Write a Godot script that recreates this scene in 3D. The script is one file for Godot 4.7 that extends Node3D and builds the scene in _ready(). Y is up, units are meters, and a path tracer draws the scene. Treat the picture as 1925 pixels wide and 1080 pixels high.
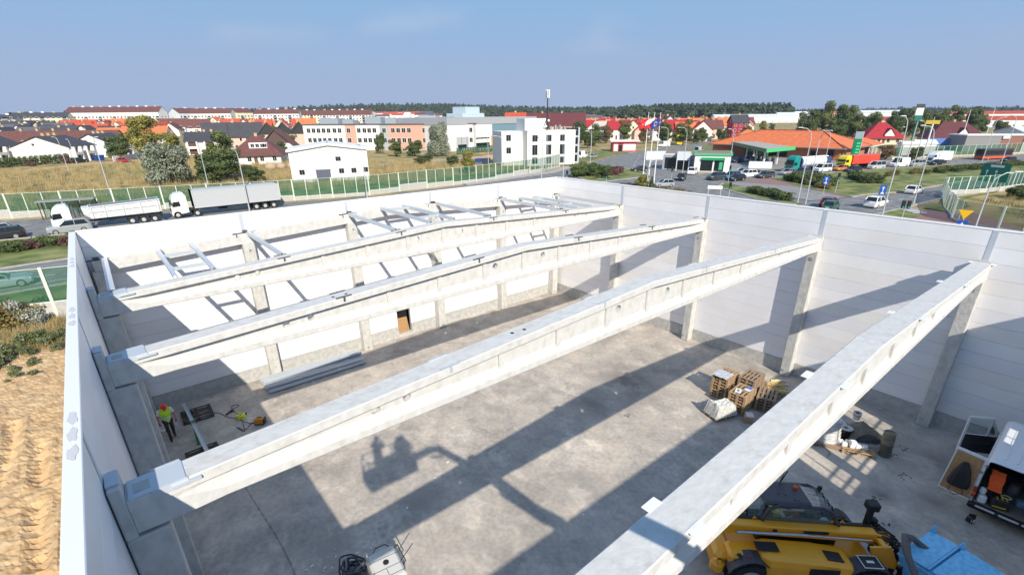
extends Node3D

# ---------- mesh builder: triangles are given counter-clockwise as seen from outside ----------
class B:
	var v := PackedVector3Array()
	var n := PackedVector3Array()
	var c := PackedColorArray()
	var u := PackedVector2Array()
	var t := Transform3D.IDENTITY
	var col := Color(1, 1, 1)
	var tint := false
	func tri(a: Vector3, b: Vector3, d: Vector3):
		a = t * a
		b = t * b
		d = t * d
		var m := (b - a).cross(d - a)
		if m.length_squared() < 1e-16: return
		m = m.normalized()
		v.append(a); v.append(d); v.append(b)
		n.append(m); n.append(m); n.append(m)
		if tint:
			c.append(col); c.append(col); c.append(col)
	func trin(a: Vector3, b: Vector3, d: Vector3, na: Vector3, nb: Vector3, nd: Vector3):
		v.append(t * a); v.append(t * d); v.append(t * b)
		n.append((t.basis * na).normalized()); n.append((t.basis * nd).normalized()); n.append((t.basis * nb).normalized())
		if tint:
			c.append(col); c.append(col); c.append(col)
	func quad(a: Vector3, b: Vector3, d: Vector3, e: Vector3):
		tri(a, b, d)
		tri(a, d, e)
	func hexa(p: Array):   # four bottom corners counter-clockwise seen from below is p3..p0; p0-3 bottom ring (ccw from above), p4-7 top ring
		quad(p[3], p[2], p[1], p[0])
		quad(p[4], p[5], p[6], p[7])
		for i in 4:
			var j := (i + 1) % 4
			quad(p[i], p[j], p[4 + j], p[4 + i])
	func box(m: Vector3, s: Vector3, r := Basis.IDENTITY, bev := 0.0):
		var h := s * 0.5
		if bev > 0.0:
			var rings := []
			for k in [[h.y - bev, 0.0], [h.y, bev]]:
				pass
			var ys := [-h.y, -h.y + bev, h.y - bev, h.y]
			var ins := [bev, 0.0, 0.0, bev]
			for k in 4:
				var ix: float = h.x - ins[k]
				var iz: float = h.z - ins[k]
				var ring := []
				for q in [[1, 1, 0], [1, 1, 1], [-1, 1, 1], [-1, 1, 0], [-1, -1, 0], [-1, -1, 1], [1, -1, 1], [1, -1, 0]]:
					var ox: float = (ix - (bev if q[2] == 1 else 0.0)) * q[0]
					var oz: float = (iz - (bev if q[2] == 0 else 0.0)) * q[1]
					ring.append(m + r * Vector3(ox, ys[k], -oz))
				rings.append(ring)
			loft(rings)
			return
		var p := []
		for y in [-h.y, h.y]:
			for q in [[-1, 1], [1, 1], [1, -1], [-1, -1]]:
				p.append(m + r * Vector3(h.x * q[0], y, h.z * q[1]))
		hexa(p)
	func bx(x0: float, x1: float, y0: float, y1: float, z0: float, z1: float):
		box(Vector3(x0 + x1, y0 + y1, z0 + z1) * 0.5, Vector3(x1 - x0, y1 - y0, z1 - z0))
	func loft(rings: Array, caps := true, closed := true):   # rings counter-clockwise seen against the direction of travel
		var k: int = rings[0].size()
		for i in rings.size() - 1:
			for j in (k if closed else k - 1):
				var jj := (j + 1) % k
				quad(rings[i][j], rings[i][jj], rings[i + 1][jj], rings[i + 1][j])
		if caps:
			for j in range(1, k - 1):
				tri(rings[0][0], rings[0][j + 1], rings[0][j])
				var e: Array = rings[-1]
				tri(e[0], e[j], e[j + 1])
	func prism(pts: PackedVector2Array, z0: float, z1: float):   # outline counter-clockwise in x,y; extruded along z
		if Geometry2D.is_polygon_clockwise(pts) == false: pass
		var area := 0.0
		for i in pts.size():
			area += pts[i].cross(pts[(i + 1) % pts.size()])
		if area < 0:
			pts = pts.duplicate()
			pts.reverse()
		var idx := Geometry2D.triangulate_polygon(pts)
		for i in range(0, idx.size(), 3):
			var a := pts[idx[i]]
			var b := pts[idx[i + 1]]
			var d := pts[idx[i + 2]]
			if (b - a).cross(d - a) < 0:
				var w := b
				b = d
				d = w
			tri(Vector3(a.x, a.y, z1), Vector3(b.x, b.y, z1), Vector3(d.x, d.y, z1))
			tri(Vector3(a.x, a.y, z0), Vector3(d.x, d.y, z0), Vector3(b.x, b.y, z0))
		for i in pts.size():
			var a := pts[i]
			var b := pts[(i + 1) % pts.size()]
			quad(Vector3(a.x, a.y, z0), Vector3(b.x, b.y, z0), Vector3(b.x, b.y, z1), Vector3(a.x, a.y, z1))
	func flat(pts: PackedVector2Array, y: float):   # polygon in x,z facing up
		var idx := Geometry2D.triangulate_polygon(pts)
		for i in range(0, idx.size(), 3):
			var a := pts[idx[i]]
			var b := pts[idx[i + 1]]
			var d := pts[idx[i + 2]]
			if (b - a).cross(d - a) > 0:
				var w := b
				b = d
				d = w
			tri(Vector3(a.x, y, a.y), Vector3(b.x, y, b.y), Vector3(d.x, y, d.y))
	func slab(pts: PackedVector2Array, y0: float, y1: float):
		flat(pts, y1)
		var area := 0.0
		for i in pts.size():
			area += pts[i].cross(pts[(i + 1) % pts.size()])
		for i in pts.size():
			var a := pts[i]
			var b := pts[(i + 1) % pts.size()]
			if area > 0:
				var w := a
				a = b
				b = w
			quad(Vector3(a.x, y0, a.y), Vector3(b.x, y0, b.y), Vector3(b.x, y1, b.y), Vector3(a.x, y1, a.y))
	func tube(path: Array, r, sides := 8, caps := true):
		var rings := []
		var norms := []
		var side := Vector3.ZERO
		for i in path.size():
			var d: Vector3 = ((path[mini(i + 1, path.size() - 1)] as Vector3) - (path[maxi(i - 1, 0)] as Vector3)).normalized()
			if side == Vector3.ZERO:
				side = d.cross(Vector3.UP if absf(d.y) < 0.9 else Vector3.RIGHT).normalized()
			else:
				side = (side - d * side.dot(d)).normalized()
			var w := d.cross(side)
			var rad: float = r[i] if r is Array else r
			var ring := []
			var nr := []
			for k in sides:
				var a := TAU * k / sides
				var q := side * cos(a) + w * sin(a)
				nr.append(q)
				ring.append((path[i] as Vector3) + q * rad)
			rings.append(ring)
			norms.append(nr)
		for i in path.size() - 1:
			for k in sides:
				var kk := (k + 1) % sides
				trin(rings[i][k], rings[i][kk], rings[i + 1][kk], norms[i][k], norms[i][kk], norms[i + 1][kk])
				trin(rings[i][k], rings[i + 1][kk], rings[i + 1][k], norms[i][k], norms[i + 1][kk], norms[i + 1][k])
		if caps:
			for k in range(1, sides - 1):
				tri(rings[0][0], rings[0][k + 1], rings[0][k])
				tri(rings[-1][0], rings[-1][k], rings[-1][k + 1])
	func cyl(a: Vector3, b: Vector3, r0: float, r1: float, sides := 12):
		tube([a, b], [r0, r1], sides)
	func lathe(prof: Array, sides := 16, at := Vector3.ZERO):   # Vector2(radius, height) from the bottom up
		for i in prof.size() - 1:
			var p: Vector2 = prof[i]
			var q: Vector2 = prof[i + 1]
			var sl := Vector2(q.y - p.y, p.x - q.x).normalized()
			for k in sides:
				var a := TAU * k / sides
				var b := TAU * (k + 1) / sides
				var ca := Vector3(cos(a), 0, -sin(a))
				var cb := Vector3(cos(b), 0, -sin(b))
				var na := ca * sl.x + Vector3.UP * sl.y
				var nb := cb * sl.x + Vector3.UP * sl.y
				var a0 := at + ca * p.x + Vector3.UP * p.y
				var b0 := at + cb * p.x + Vector3.UP * p.y
				var a1 := at + ca * q.x + Vector3.UP * q.y
				var b1 := at + cb * q.x + Vector3.UP * q.y
				if p.x > 1e-5: trin(a0, b0, b1, na, nb, nb)
				if q.x > 1e-5: trin(a0, b1, a1, na, nb, na)
	func ball(at: Vector3, s: Vector3, lat := 8, lon := 12):
		for i in lat:
			var f0 := PI * i / lat - PI / 2
			var f1 := PI * (i + 1) / lat - PI / 2
			for k in lon:
				var a := TAU * k / lon
				var b := TAU * (k + 1) / lon
				var p := []
				for q in [[f0, a], [f0, b], [f1, b], [f1, a]]:
					p.append(Vector3(cos(q[0]) * cos(q[1]), sin(q[0]), -cos(q[0]) * sin(q[1])))
				if i > 0: trin(at + p[0] * s, at + p[1] * s, at + p[2] * s, p[0] / s, p[1] / s, p[2] / s)
				if i < lat - 1: trin(at + p[0] * s, at + p[2] * s, at + p[3] * s, p[0] / s, p[2] / s, p[3] / s)
	func mesh() -> ArrayMesh:
		var a := []
		a.resize(Mesh.ARRAY_MAX)
		a[Mesh.ARRAY_VERTEX] = v
		a[Mesh.ARRAY_NORMAL] = n
		if c.size() == v.size() and c.size() > 0: a[Mesh.ARRAY_COLOR] = c
		if u.size() == v.size() and u.size() > 0: a[Mesh.ARRAY_TEX_UV] = u
		var m := ArrayMesh.new()
		if v.size(): m.add_surface_from_arrays(Mesh.PRIMITIVE_TRIANGLES, a)
		return m

var used := {}
var M := {}
var rng := RandomNumberGenerator.new()
const G := -0.6      # the ground outside the hall
const S := 27.39     # clear width of the hall
const HW := 8.77     # top of the walls

func numbered(s: String) -> String:
	var k: int = used.get(s, 0)
	used[s] = k + 1
	return s if k == 0 else "%s_%03d" % [s, k]

func thing(called: String, label: String, category: String, at := Vector3.ZERO, turn := 0.0, group := "") -> Node3D:
	var o := Node3D.new()
	o.name = numbered(called)
	add_child(o)
	o.position = at
	o.rotation.y = turn
	tag(o, label, category, group)
	return o

func tag(o: Node, label: String, category: String, group := ""):
	o.set_meta("label", label)
	o.set_meta("category", category)
	if group != "": o.set_meta("group", group)

func obj(called: String, b, m: Material, parent: Node = null) -> MeshInstance3D:
	var o := MeshInstance3D.new()
	o.mesh = b.mesh() if b is B else b
	o.material_override = m
	if parent == null:
		o.name = numbered(called)
		add_child(o)
	else:
		o.name = called
		parent.add_child(o, true)
	return o

func struct(called: String, b, m: Material, stuff := false, parent: Node = null) -> MeshInstance3D:
	var o := obj(called, b, m, parent)
	o.set_meta("kind", "stuff" if stuff else "structure")
	return o

func copy(o: Node3D, at: Vector3, turn: float, label: String, group := "") -> Node3D:
	var r: Node3D = o.duplicate()
	var base: String = o.get_meta("base", o.name)
	r.name = numbered(base)
	add_child(r)
	r.position = at
	r.rotation.y = turn
	r.set_meta("label", label)
	if group != "": r.set_meta("group", group)
	return r

func repaint(o: Node, part: String, m: Material):
	for k in o.get_children():
		if k is MeshInstance3D and String(k.name).begins_with(part): k.material_override = m

func mat(r: float, g: float, b: float, rough := 0.8, metal := 0.0) -> StandardMaterial3D:
	var m := StandardMaterial3D.new()
	m.albedo_color = Color(r, g, b).linear_to_srgb()
	m.roughness = rough
	m.metallic = metal
	return m

func noise(freq: float, oct := 4, sd := 1, kind := FastNoiseLite.TYPE_SIMPLEX_SMOOTH) -> FastNoiseLite:
	var f := FastNoiseLite.new()
	f.noise_type = kind
	f.frequency = freq
	f.fractal_octaves = oct
	f.seed = sd
	return f

# noise-coloured material laid over the surface in metres: stops are [offset, linear colour]
func grain(stops: Array, metres: float, freq: float, rough := 0.85, sd := 1, oct := 5, bump := 0.0, size := 512, stretch := Vector3.ONE) -> StandardMaterial3D:
	var m := StandardMaterial3D.new()
	var t := NoiseTexture2D.new()
	t.width = size
	t.height = size
	t.seamless = true
	t.noise = noise(freq, oct, sd)
	var g := Gradient.new()
	var off := PackedFloat32Array()
	var cl := PackedColorArray()
	for s in stops:
		off.append(s[0])
		cl.append((s[1] as Color).linear_to_srgb())
	g.offsets = off
	g.colors = cl
	t.color_ramp = g
	m.albedo_texture = t
	m.roughness = rough
	m.uv1_triplanar = true
	m.uv1_world_triplanar = true
	m.uv1_scale = Vector3.ONE / metres * stretch
	if bump > 0.0:
		var nt := NoiseTexture2D.new()
		nt.width = size
		nt.height = size
		nt.seamless = true
		nt.noise = noise(freq * 2.0, oct, sd + 7)
		nt.as_normal_map = true
		nt.bump_strength = bump
		m.normal_enabled = true
		m.normal_texture = nt
	return m

func leafy() -> StandardMaterial3D:
	var m := mat(1, 1, 1, 0.75)
	m.vertex_color_use_as_albedo = true
	m.backlight_enabled = true
	m.backlight = Color(0.12, 0.14, 0.05)
	return m

func V(x: float, y: float, z: float) -> Vector3:
	return Vector3(x, y, z)

func P2(a: Array) -> PackedVector2Array:
	var r := PackedVector2Array()
	for i in range(0, a.size(), 2): r.append(Vector2(a[i], a[i + 1]))
	return r

func _ready():
	rng.seed = 7
	var cam := Camera3D.new()
	cam.name = "camera"
	add_child(cam)
	cam.transform = Transform3D(Basis(V(0.770558, -0.008169, 0.637317), V(0.255175, 0.920238, -0.296728), V(-0.58406, 0.391273, 0.711182)).orthonormalized(), V(1.0557, 12.972, 26.6332))
	cam.projection = Camera3D.PROJECTION_FRUSTUM
	cam.near = 0.1
	cam.far = 9000.0
	cam.size = 0.1 * 1080.0 / 925.0
	cam.frustum_offset = Vector2(0, 0.1 * 69.0 / 925.0)
	cam.current = true
	var we := WorldEnvironment.new()
	we.name = "world"
	var env := Environment.new()
	env.background_mode = Environment.BG_SKY
	env.tonemap_mode = Environment.TONE_MAPPER_LINEAR
	env.tonemap_exposure = 1.2
	env.sdfgi_enabled = true
	env.ssao_enabled = true
	env.ssil_enabled = true
	env.sky = Sky.new()
	env.sky.sky_material = sky()
	env.fog_enabled = true
	env.fog_density = 0.00009
	env.fog_light_color = Color(0.70, 0.77, 0.88)
	we.environment = env
	add_child(we)
	var sun := DirectionalLight3D.new()
	sun.name = "sun"
	add_child(sun)
	sun.look_at_from_position(Vector3.ZERO, V(0.532, -1, -1.40), Vector3.UP)
	sun.light_color = Color(1.0, 0.965, 0.9)
	sun.light_energy = 1.6
	sun.light_angular_distance = 0.5
	sun.shadow_enabled = true
	materials()
	ground()
	roads()
	hall()
	beams()
	lift()
	inside()
	stacks()
	telehandler()
	van()
	barriers()
	traffic()
	furniture()
	plants()
	buildings()
	far_town()

func sky() -> PanoramaSkyMaterial:
	var w := 512
	var h := 256
	var im := Image.create(w, h, false, Image.FORMAT_RGBF)
	var nz := noise(1.0, 5, 5)
	for y in h:
		var e := (0.5 - (y + 0.5) / h) * PI
		var up := sin(e)
		for x in w:
			var a := (x + 0.5) / w * TAU
			var d := V(sin(a) * cos(e), up, -cos(a) * cos(e))
			var c: Color
			if up >= -0.02:
				var k := clampf(up, 0, 1)
				c = Color(0.315, 0.395, 0.56).lerp(Color(0.235, 0.40, 0.63), smoothstep(0.02, 0.2, k))
				c = c.lerp(Color(0.15, 0.30, 0.565), smoothstep(0.12, 0.9, k))
				var q := V(d.x * 3.0, d.y * 11.0, d.z * 3.0)
				var cl := smoothstep(0.16, 0.6, nz.get_noise_3d(q.x, q.y, q.z)) * smoothstep(0.03, 0.16, k) * 0.34
				c = c.lerp(Color(0.50, 0.54, 0.64), cl)
			else:
				c = Color(0.30, 0.29, 0.26)
			im.set_pixel(x, y, c)
	var m := PanoramaSkyMaterial.new()
	m.panorama = ImageTexture.create_from_image(im)
	return m

func materials():
	M.conc = grain([[0.2, Color(0.45, 0.44, 0.415)], [0.5, Color(0.51, 0.50, 0.475)], [0.8, Color(0.55, 0.54, 0.515)]], 3.2, 0.02, 0.85, 3, 6, 1.2, 512, V(1, 0.6, 1))
	M.beam = grain([[0.12, Color(0.50, 0.485, 0.455)], [0.4, Color(0.555, 0.545, 0.525)], [0.8, Color(0.585, 0.58, 0.565)]], 4.3, 0.022, 0.8, 11, 6, 1.0, 512, V(1, 0.6, 1))
	M.plinth = grain([[0.2, Color(0.38, 0.375, 0.36)], [0.5, Color(0.435, 0.43, 0.41)], [0.8, Color(0.48, 0.47, 0.45)]], 3.7, 0.02, 0.9, 21, 6, 1.0)
	M.panel = grain([[0.2, Color(0.815, 0.80, 0.805)], [0.8, Color(0.85, 0.835, 0.84)]], 5.0, 0.006, 0.45, 31, 3)
	M.panels = [M.panel, M.panel.duplicate(), M.panel.duplicate()]
	M.panels[1].albedo_color = Color(0.975, 0.975, 0.985)
	M.panels[2].albedo_color = Color(0.985, 0.98, 0.97)
	M.wall_core = mat(0.5, 0.5, 0.52, 0.9)
	M.white = mat(0.76, 0.76, 0.755, 0.5)
	M.plate = mat(0.50, 0.54, 0.59, 0.45, 0.15)
	M.strip = mat(0.55, 0.59, 0.65, 0.4, 0.25)
	M.galv = grain([[0.3, Color(0.50, 0.55, 0.60)], [0.7, Color(0.64, 0.68, 0.73)]], 0.6, 0.03, 0.42, 41, 3)
	M.galv.metallic = 0.35
	M.dark = mat(0.02, 0.02, 0.022, 0.6)
	M.black = mat(0.012, 0.012, 0.013, 0.45)
	M.rubber = mat(0.02, 0.02, 0.021, 0.85)
	M.rim = mat(0.45, 0.46, 0.48, 0.35, 0.6)
	M.glass = mat(0.015, 0.02, 0.024, 0.06)
	M.steel = mat(0.5, 0.52, 0.54, 0.35, 0.7)
	M.post = mat(0.62, 0.68, 0.58, 0.5)
	M.galv_post = mat(0.55, 0.58, 0.6, 0.45, 0.3)
	M.pane = StandardMaterial3D.new()
	M.pane.transparency = BaseMaterial3D.TRANSPARENCY_ALPHA
	M.pane.albedo_color = Color(0.12, 0.42, 0.33, 0.30)
	M.pane.roughness = 0.12
	M.clear = StandardMaterial3D.new()
	M.clear.transparency = BaseMaterial3D.TRANSPARENCY_ALPHA
	M.clear.albedo_color = Color(0.45, 0.6, 0.62, 0.16)
	M.clear.roughness = 0.08
	M.film = mat(0.55, 0.56, 0.57, 0.18)
	M.film.clearcoat_enabled = true
	M.wood = grain([[0.3, Color(0.30, 0.19, 0.10)], [0.55, Color(0.42, 0.28, 0.16)], [0.75, Color(0.5, 0.36, 0.22)]], 0.7, 0.02, 0.85, 51, 5)
	M.wood2 = grain([[0.3, Color(0.24, 0.16, 0.10)], [0.6, Color(0.34, 0.25, 0.17)]], 0.7, 0.02, 0.85, 52, 5)
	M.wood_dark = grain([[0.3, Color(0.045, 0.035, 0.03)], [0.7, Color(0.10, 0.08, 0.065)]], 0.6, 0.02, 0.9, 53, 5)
	M.ply = grain([[0.3, Color(0.36, 0.20, 0.09)], [0.7, Color(0.46, 0.27, 0.12)]], 0.9, 0.015, 0.7, 54, 4)
	M.yellow = mat(0.92, 0.385, 0.008, 0.35)
	M.yellow.clearcoat_enabled = true
	M.yellow.clearcoat = 0.5
	M.red = mat(0.62, 0.03, 0.02, 0.5)
	M.leaf = leafy()
	M.trunk = mat(0.10, 0.08, 0.06, 0.9)
	M.asphalt = grain([[0.2, Color(0.15, 0.147, 0.148)], [0.5, Color(0.20, 0.195, 0.195)], [0.8, Color(0.235, 0.23, 0.226)]], 14.0, 0.012, 0.9, 61, 5, 0.4)
	M.asphalt2 = grain([[0.2, Color(0.22, 0.215, 0.21)], [0.8, Color(0.29, 0.28, 0.27)]], 9.0, 0.012, 0.9, 62, 5)
	M.paving = grain([[0.2, Color(0.33, 0.31, 0.29)], [0.8, Color(0.43, 0.40, 0.37)]], 6.0, 0.02, 0.9, 63, 5)
	M.redpath = grain([[0.2, Color(0.24, 0.13, 0.115)], [0.8, Color(0.31, 0.18, 0.16)]], 4.0, 0.03, 0.9, 64, 5)
	M.paint = mat(0.62, 0.62, 0.60, 0.7)
	M.grass = grain([[0.15, Color(0.075, 0.095, 0.022)], [0.42, Color(0.14, 0.17, 0.042)], [0.62, Color(0.195, 0.205, 0.06)], [0.85, Color(0.27, 0.25, 0.10)]], 26.0, 0.012, 0.95, 71, 6, 2.0)
	M.field = grain([[0.15, Color(0.15, 0.14, 0.04)], [0.38, Color(0.26, 0.21, 0.075)], [0.6, Color(0.37, 0.27, 0.11)], [0.85, Color(0.45, 0.33, 0.16)]], 60.0, 0.014, 0.95, 72, 6, 2.0)
	M.sand = grain([[0.15, Color(0.40, 0.245, 0.115)], [0.45, Color(0.51, 0.335, 0.17)], [0.8, Color(0.58, 0.41, 0.235)]], 5.5, 0.010, 0.95, 73, 6, 3.0)

func rise(x: float, z: float) -> float:   # the land climbs towards the estates and the wooded ridges
	var dx := x - 1.0
	var dz := z - 26.6
	var d := sqrt(dx * dx + dz * dz)
	var a := atan2(dx, -dz)
	var h := 4.6 * smoothstep(250.0, 560.0, d) * (1.0 - smoothstep(0.30, 0.62, a)) * (1.0 - smoothstep(900.0, 1500.0, d) * 0.4)
	for b in [[900, -1640, 380, 21], [1250, -1560, 420, 8], [1400, -1200, 400, 4], [650, -1850, 300, 8], [960, -600, 210, 4], [1110, -520, 240, 2], [2300, -650, 600, 4], [2650, -350, 700, 5]]:
		var q: float = ((x - b[0]) * (x - b[0]) + (z - b[1]) * (z - b[1])) / (b[2] * b[2])
		if q < 9.0: h += b[3] * exp(-q)
	return h

func ground():
	# the open land: one sheet out to the horizon
	var b := B.new()
	var rings := []
	var rad := 1.0
	var centre := V(30, 0, -30)
	while rad < 6500.0:
		var ring := []
		for k in 120:
			var a := TAU * k / 120
			var x := centre.x + cos(a) * rad
			var z := centre.z - sin(a) * rad
			ring.append(V(x, G - 0.02 + rise(x, z), z))
		rings.append(ring)
		rad = rad * 1.11 + 1.5
	for i in rings.size() - 1:
		for k in 120:
			var kk := (k + 1) % 120
			b.quad(rings[i][k], rings[i + 1][k], rings[i + 1][kk], rings[i][kk])
	for k in 120: b.tri(centre + V(0, G - 0.02, 0), rings[0][k], rings[0][(k + 1) % 120])
	struct("ground", b, M.field)
	# sand beside the long wall, raked into humps and tyre ruts
	b = B.new()
	var nz := noise(0.35, 5, 90)
	var fine := noise(1.6, 4, 91)
	var nx := 110
	var n2 := 300
	var hs := []
	for j in n2 + 1:
		var z := -14.0 + 46.0 * j / n2
		var row := []
		for i in nx + 1:
			var x := -11.0 + 10.78 * i / nx
			var y := G + 0.30 + 0.10 * nz.get_noise_2d(x, z) + 0.08 * fine.get_noise_2d(x, z) + 0.05 * fine.get_noise_2d(x * 2.7, z * 2.7)
			for r in [[-3.5, 4.0, 9.5], [-3.5, -1.2, 3.0], [-4.9, -4.0, 2.0], [-2.6, 0.5, 9.0]]:
				var mid: float = r[0] + 0.2 * sin(z * 0.35 + r[1])
				var w := absf(x - mid)
				if z > r[1] and z < r[2] and w < 0.34:
					y -= 0.24 * (1.0 - w / 0.34) * (0.75 + 0.4 * sin(z * 17.0 + (6.0 if x > mid else 0.0)))
				elif z > r[1] and z < r[2] and w < 0.62:
					y += 0.07 * (1.0 - absf(w - 0.46) / 0.16)
			y *= 1.0
			row.append(V(x, y, z))
		hs.append(row)
	for j in n2:
		for i in nx:
			b.quad(hs[j][i], hs[j + 1][i], hs[j + 1][i + 1], hs[j][i + 1])
	struct("sand", b, M.sand)

func patch(called: String, a: Array, y: float, m: Material):
	var b := B.new()
	b.flat(P2(a), G + y)
	if b.v.is_empty(): printerr("empty patch ", called, a)
	struct(called, b, m)

func kerb(called: String, a: Array, y0 := 0.0, w := 0.3, h := 0.12, m: Material = null):
	var b := B.new()
	for i in range(0, a.size() - 2, 2):
		var p := V(a[i], 0, a[i + 1])
		var q := V(a[i + 2], 0, a[i + 3])
		var d := q - p
		var r := Basis(d.normalized(), Vector3.UP, d.normalized().cross(Vector3.UP))
		b.box((p + q) * 0.5 + V(0, G + y0 + h * 0.5, 0), V(d.length() + w * 0.5, h, w), r)
	struct(called, b, m if m else M.paving)

func roads():
	# dual carriageway passing behind the hall, and the crossroads on its right
	patch("road", [-120, -90, -60, -82, -11, -76, 8, -70.2, 26, -64.3, 40, -60.6, 52, -61.9, 62.5, -62.2, 62.5, -48, 58, -50, 30, -55.5, 0, -57.5, -10, -58.8, -60, -63, -120, -70], 0.012, M.asphalt)
	patch("crossroads", [62, -62.2, 78, -65, 92, -67, 107, -74, 122, -66, 116, -47, 114, -41.5, 118, -25.3, 103, -0.5, 97, 6.8, 92, 11, 84, 32, 60, 32, 60, -62], 0.016, M.asphalt)
	patch("side_street", [104, -72.8, 130, -84, 147, -92, 168, -98, 210, -109, 330, -134, 331, -125, 210, -100, 176, -89, 150, -75, 128, -58, 116, -47], 0.020, M.asphalt)
	patch("road", [112, -41.6, 135, -30.5, 152, -25, 170, -21, 193, -17.5, 207, -10, 234, 1, 330, 42, 520, 130, 516, 140, 330, 55, 212, 5.8, 173, -10, 149, -18, 116, -25.8], 0.024, M.asphalt)
	patch("road", [94, -4.5, 103, -0.5, 114, 1.3, 129, 3.6, 151, 6.4, 235, 24, 400, 70, 398, 82, 235, 34, 150, 15.5, 128, 10.6, 109, 7.6, 92, 6.2], 0.028, M.asphalt)
	patch("road", [-120, -35, -60, -38, -4, -42, 30, -43, 58, -44, 61, -44, 61, -28, 30, -31, -6, -31, -60, -26, -120, -22], 0.020, M.asphalt)
	patch("side_street", [60, 32, 84, 32, 92, 80, 66, 80], 0.012, M.asphalt)
	# green islands and verges
	patch("grass_verge", [-120, -70, -60, -63, -10, -58.7, 0, -57.4, 30, -55.4, 58, -50, 58, -44, 30, -43, -4, -42, -60, -38, -120, -35], 0.03, M.grass)
	patch("grass_verge", [-120, -22, -60, -26, -6, -31, 30, -31, 60, -28, 60, -22, 30, -24, -10, -25, -60, -20], 0.03, M.grass)
	patch("grass_verge", [-60, -25.5, -6, -30.5, 0, -30.6, 0, -19.3, -3.2, -20.1, -14, -23.7, -40, -25.5], 0.04, M.grass)
	patch("traffic_island", [82.5, -46, 91, -58, 116, -67.5, 108, -51, 101, -45.4], 0.13, M.grass)
	patch("traffic_island", [118.4, -24.6, 149, -17.4, 173, -9.4, 212, 6.4, 330, 55, 330, 60, 235, 23, 151, 5.8, 129, 3, 114, 0.7, 106, -2.2, 101.6, -2.9, 109, -15], 0.13, M.grass)
	patch("traffic_island", [103, -27.2, 103.2, -26.2, 94.3, -13.6, 87.4, -5.2, 86.4, -6, 88, -13, 96.5, -24.8], 0.13, M.grass)
	patch("footpath", [107, -26.2, 103.6, -26.4, 94.8, -13.6, 92, -6, 96, -4.2, 100.2, -3.2, 108.2, -15], 0.10, M.asphalt2)
	patch("cycle_path", [116, -25.2, 107.2, -26, 108.2, -15.2, 100.4, -3.2, 101.4, -3, 109.2, -14.6, 118, -24.6], 0.105, M.redpath)
	patch("cycle_path", [72, 10, 84, 9, 98, 9, 98, 14, 84, 24, 72, 24], 0.02, M.redpath)
	patch("grass_verge", [86.2, 5.2, 93.6, 6, 90, 9.5, 84.6, 9], 0.13, M.grass)
	patch("grass_verge", [97, 8.2, 110, 8.6, 128, 11.4, 128, 12.4, 112, 10, 104, 12.4, 96, 11], 0.13, M.grass)
	patch("pavement", [60, -46, 82.3, -46, 84, -38, 78, -26, 60, -26], 0.05, M.paving)
	patch("grass_verge", [60, -24, 77, -24, 76, 9, 60, 9], 0.14, M.grass)
	patch("pavement", [62, -61.9, 78, -64.7, 92, -66.7, 106, -73.6, 106, -76, 92, -69.4, 78, -67, 62, -64], 0.12, M.paving)
	patch("forecourt", [114.5, -42.5, 135, -31.5, 152, -26, 170, -22, 193, -18.5, 200, -26, 192, -50, 186, -70, 168, -84, 140, -66, 128, -57, 117.5, -48], 0.03, M.asphalt2)
	patch("grass_verge", [115, -42, 133, -32, 150, -26.6, 150, -28, 134, -33.8, 117, -43], 0.13, M.grass)
	patch("grass_verge", [107, -76, 130, -86, 147, -93.5, 168, -100, 168, -116, 130, -104, 107, -82], 0.06, M.grass)
	patch("grass_verge", [150, -74, 176, -88, 210, -99, 260, -109, 260, -98, 200, -84, 176, -80], 0.06, M.grass)
	patch("car_park", [126, -100, 138, -98, 150, -102, 150, -108, 130, -108], 0.04, M.asphalt2)
	patch("meadow", [2, -160, 14, -118, 24, -118, 22, -175, 5, -185], 0.02, M.grass)
	patch("track", [-120, -160, -17, -166, 3, -186, 25, -196, 70, -205, 70, -211, 24, -203, -2, -193, -20, -172, -120, -167], 0.03, M.sand)
	patch("track", [55, -118, 80, -116, 120, -118, 128, -106, 130, -110, 122, -124, 80, -121, 55, -122], 0.03, M.paving)
	patch("grass_verge", [36, -84, 60, -76, 100, -82, 100, -70, 60, -65, 40, -64, 20, -70, -12, -79, -100, -90, -100, -100, 0, -98], 0.015, M.grass)
	# kerbs
	kerb("kerb", [-60, -63, -10, -58.7, 0, -57.4])
	kerb("kerb", [-60, -38, -4, -42, 0, -42.1])
	kerb("kerb", [82.5, -46, 91, -58, 116, -67.5, 108, -51, 101, -45.4, 82.5, -46], 0.02, 0.4, 0.13)
	kerb("kerb", [118.4, -24.6, 149, -17.4, 173, -9.4, 212, 6.4, 330, 55], 0.02, 0.4)
	kerb("kerb", [235, 23, 151, 5.8, 129, 3, 114, 0.7, 106, -2.2, 101.6, -2.9], 0.02, 0.5)
	kerb("kerb", [86.4, -6, 88, -13, 96.5, -24.8, 103, -27.2], 0.02, 0.4)
	kerb("kerb", [84.6, 5, 93.6, 6, 109, 7.4, 128, 10.8], 0.02, 0.5)
	kerb("kerb", [62, -62, 78, -64.8, 92, -66.8, 106.5, -73.7], 0.02, 0.6)
	kerb("kerb", [114.5, -42, 135, -31, 152, -25.5, 170, -21.5, 193, -18], 0.02, 0.4)
	kerb("kerb", [-60, -26, -6, -31, 0, -31.2])
	# painted lines
	var b := B.new()
	for k in 60:
		var x := -70.0 + k * 6.0
		for z in [-65.6, -69.8]:
			if x < 12 or x > 300:
				b.bx(x, x + 3, G + 0.03, G + 0.035, z + (-0.055 * x if x < 0 else 0.35 * x) * 0.6 - 0.07, z + (-0.055 * x if x < 0 else 0.35 * x) * 0.6 + 0.07)
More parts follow.
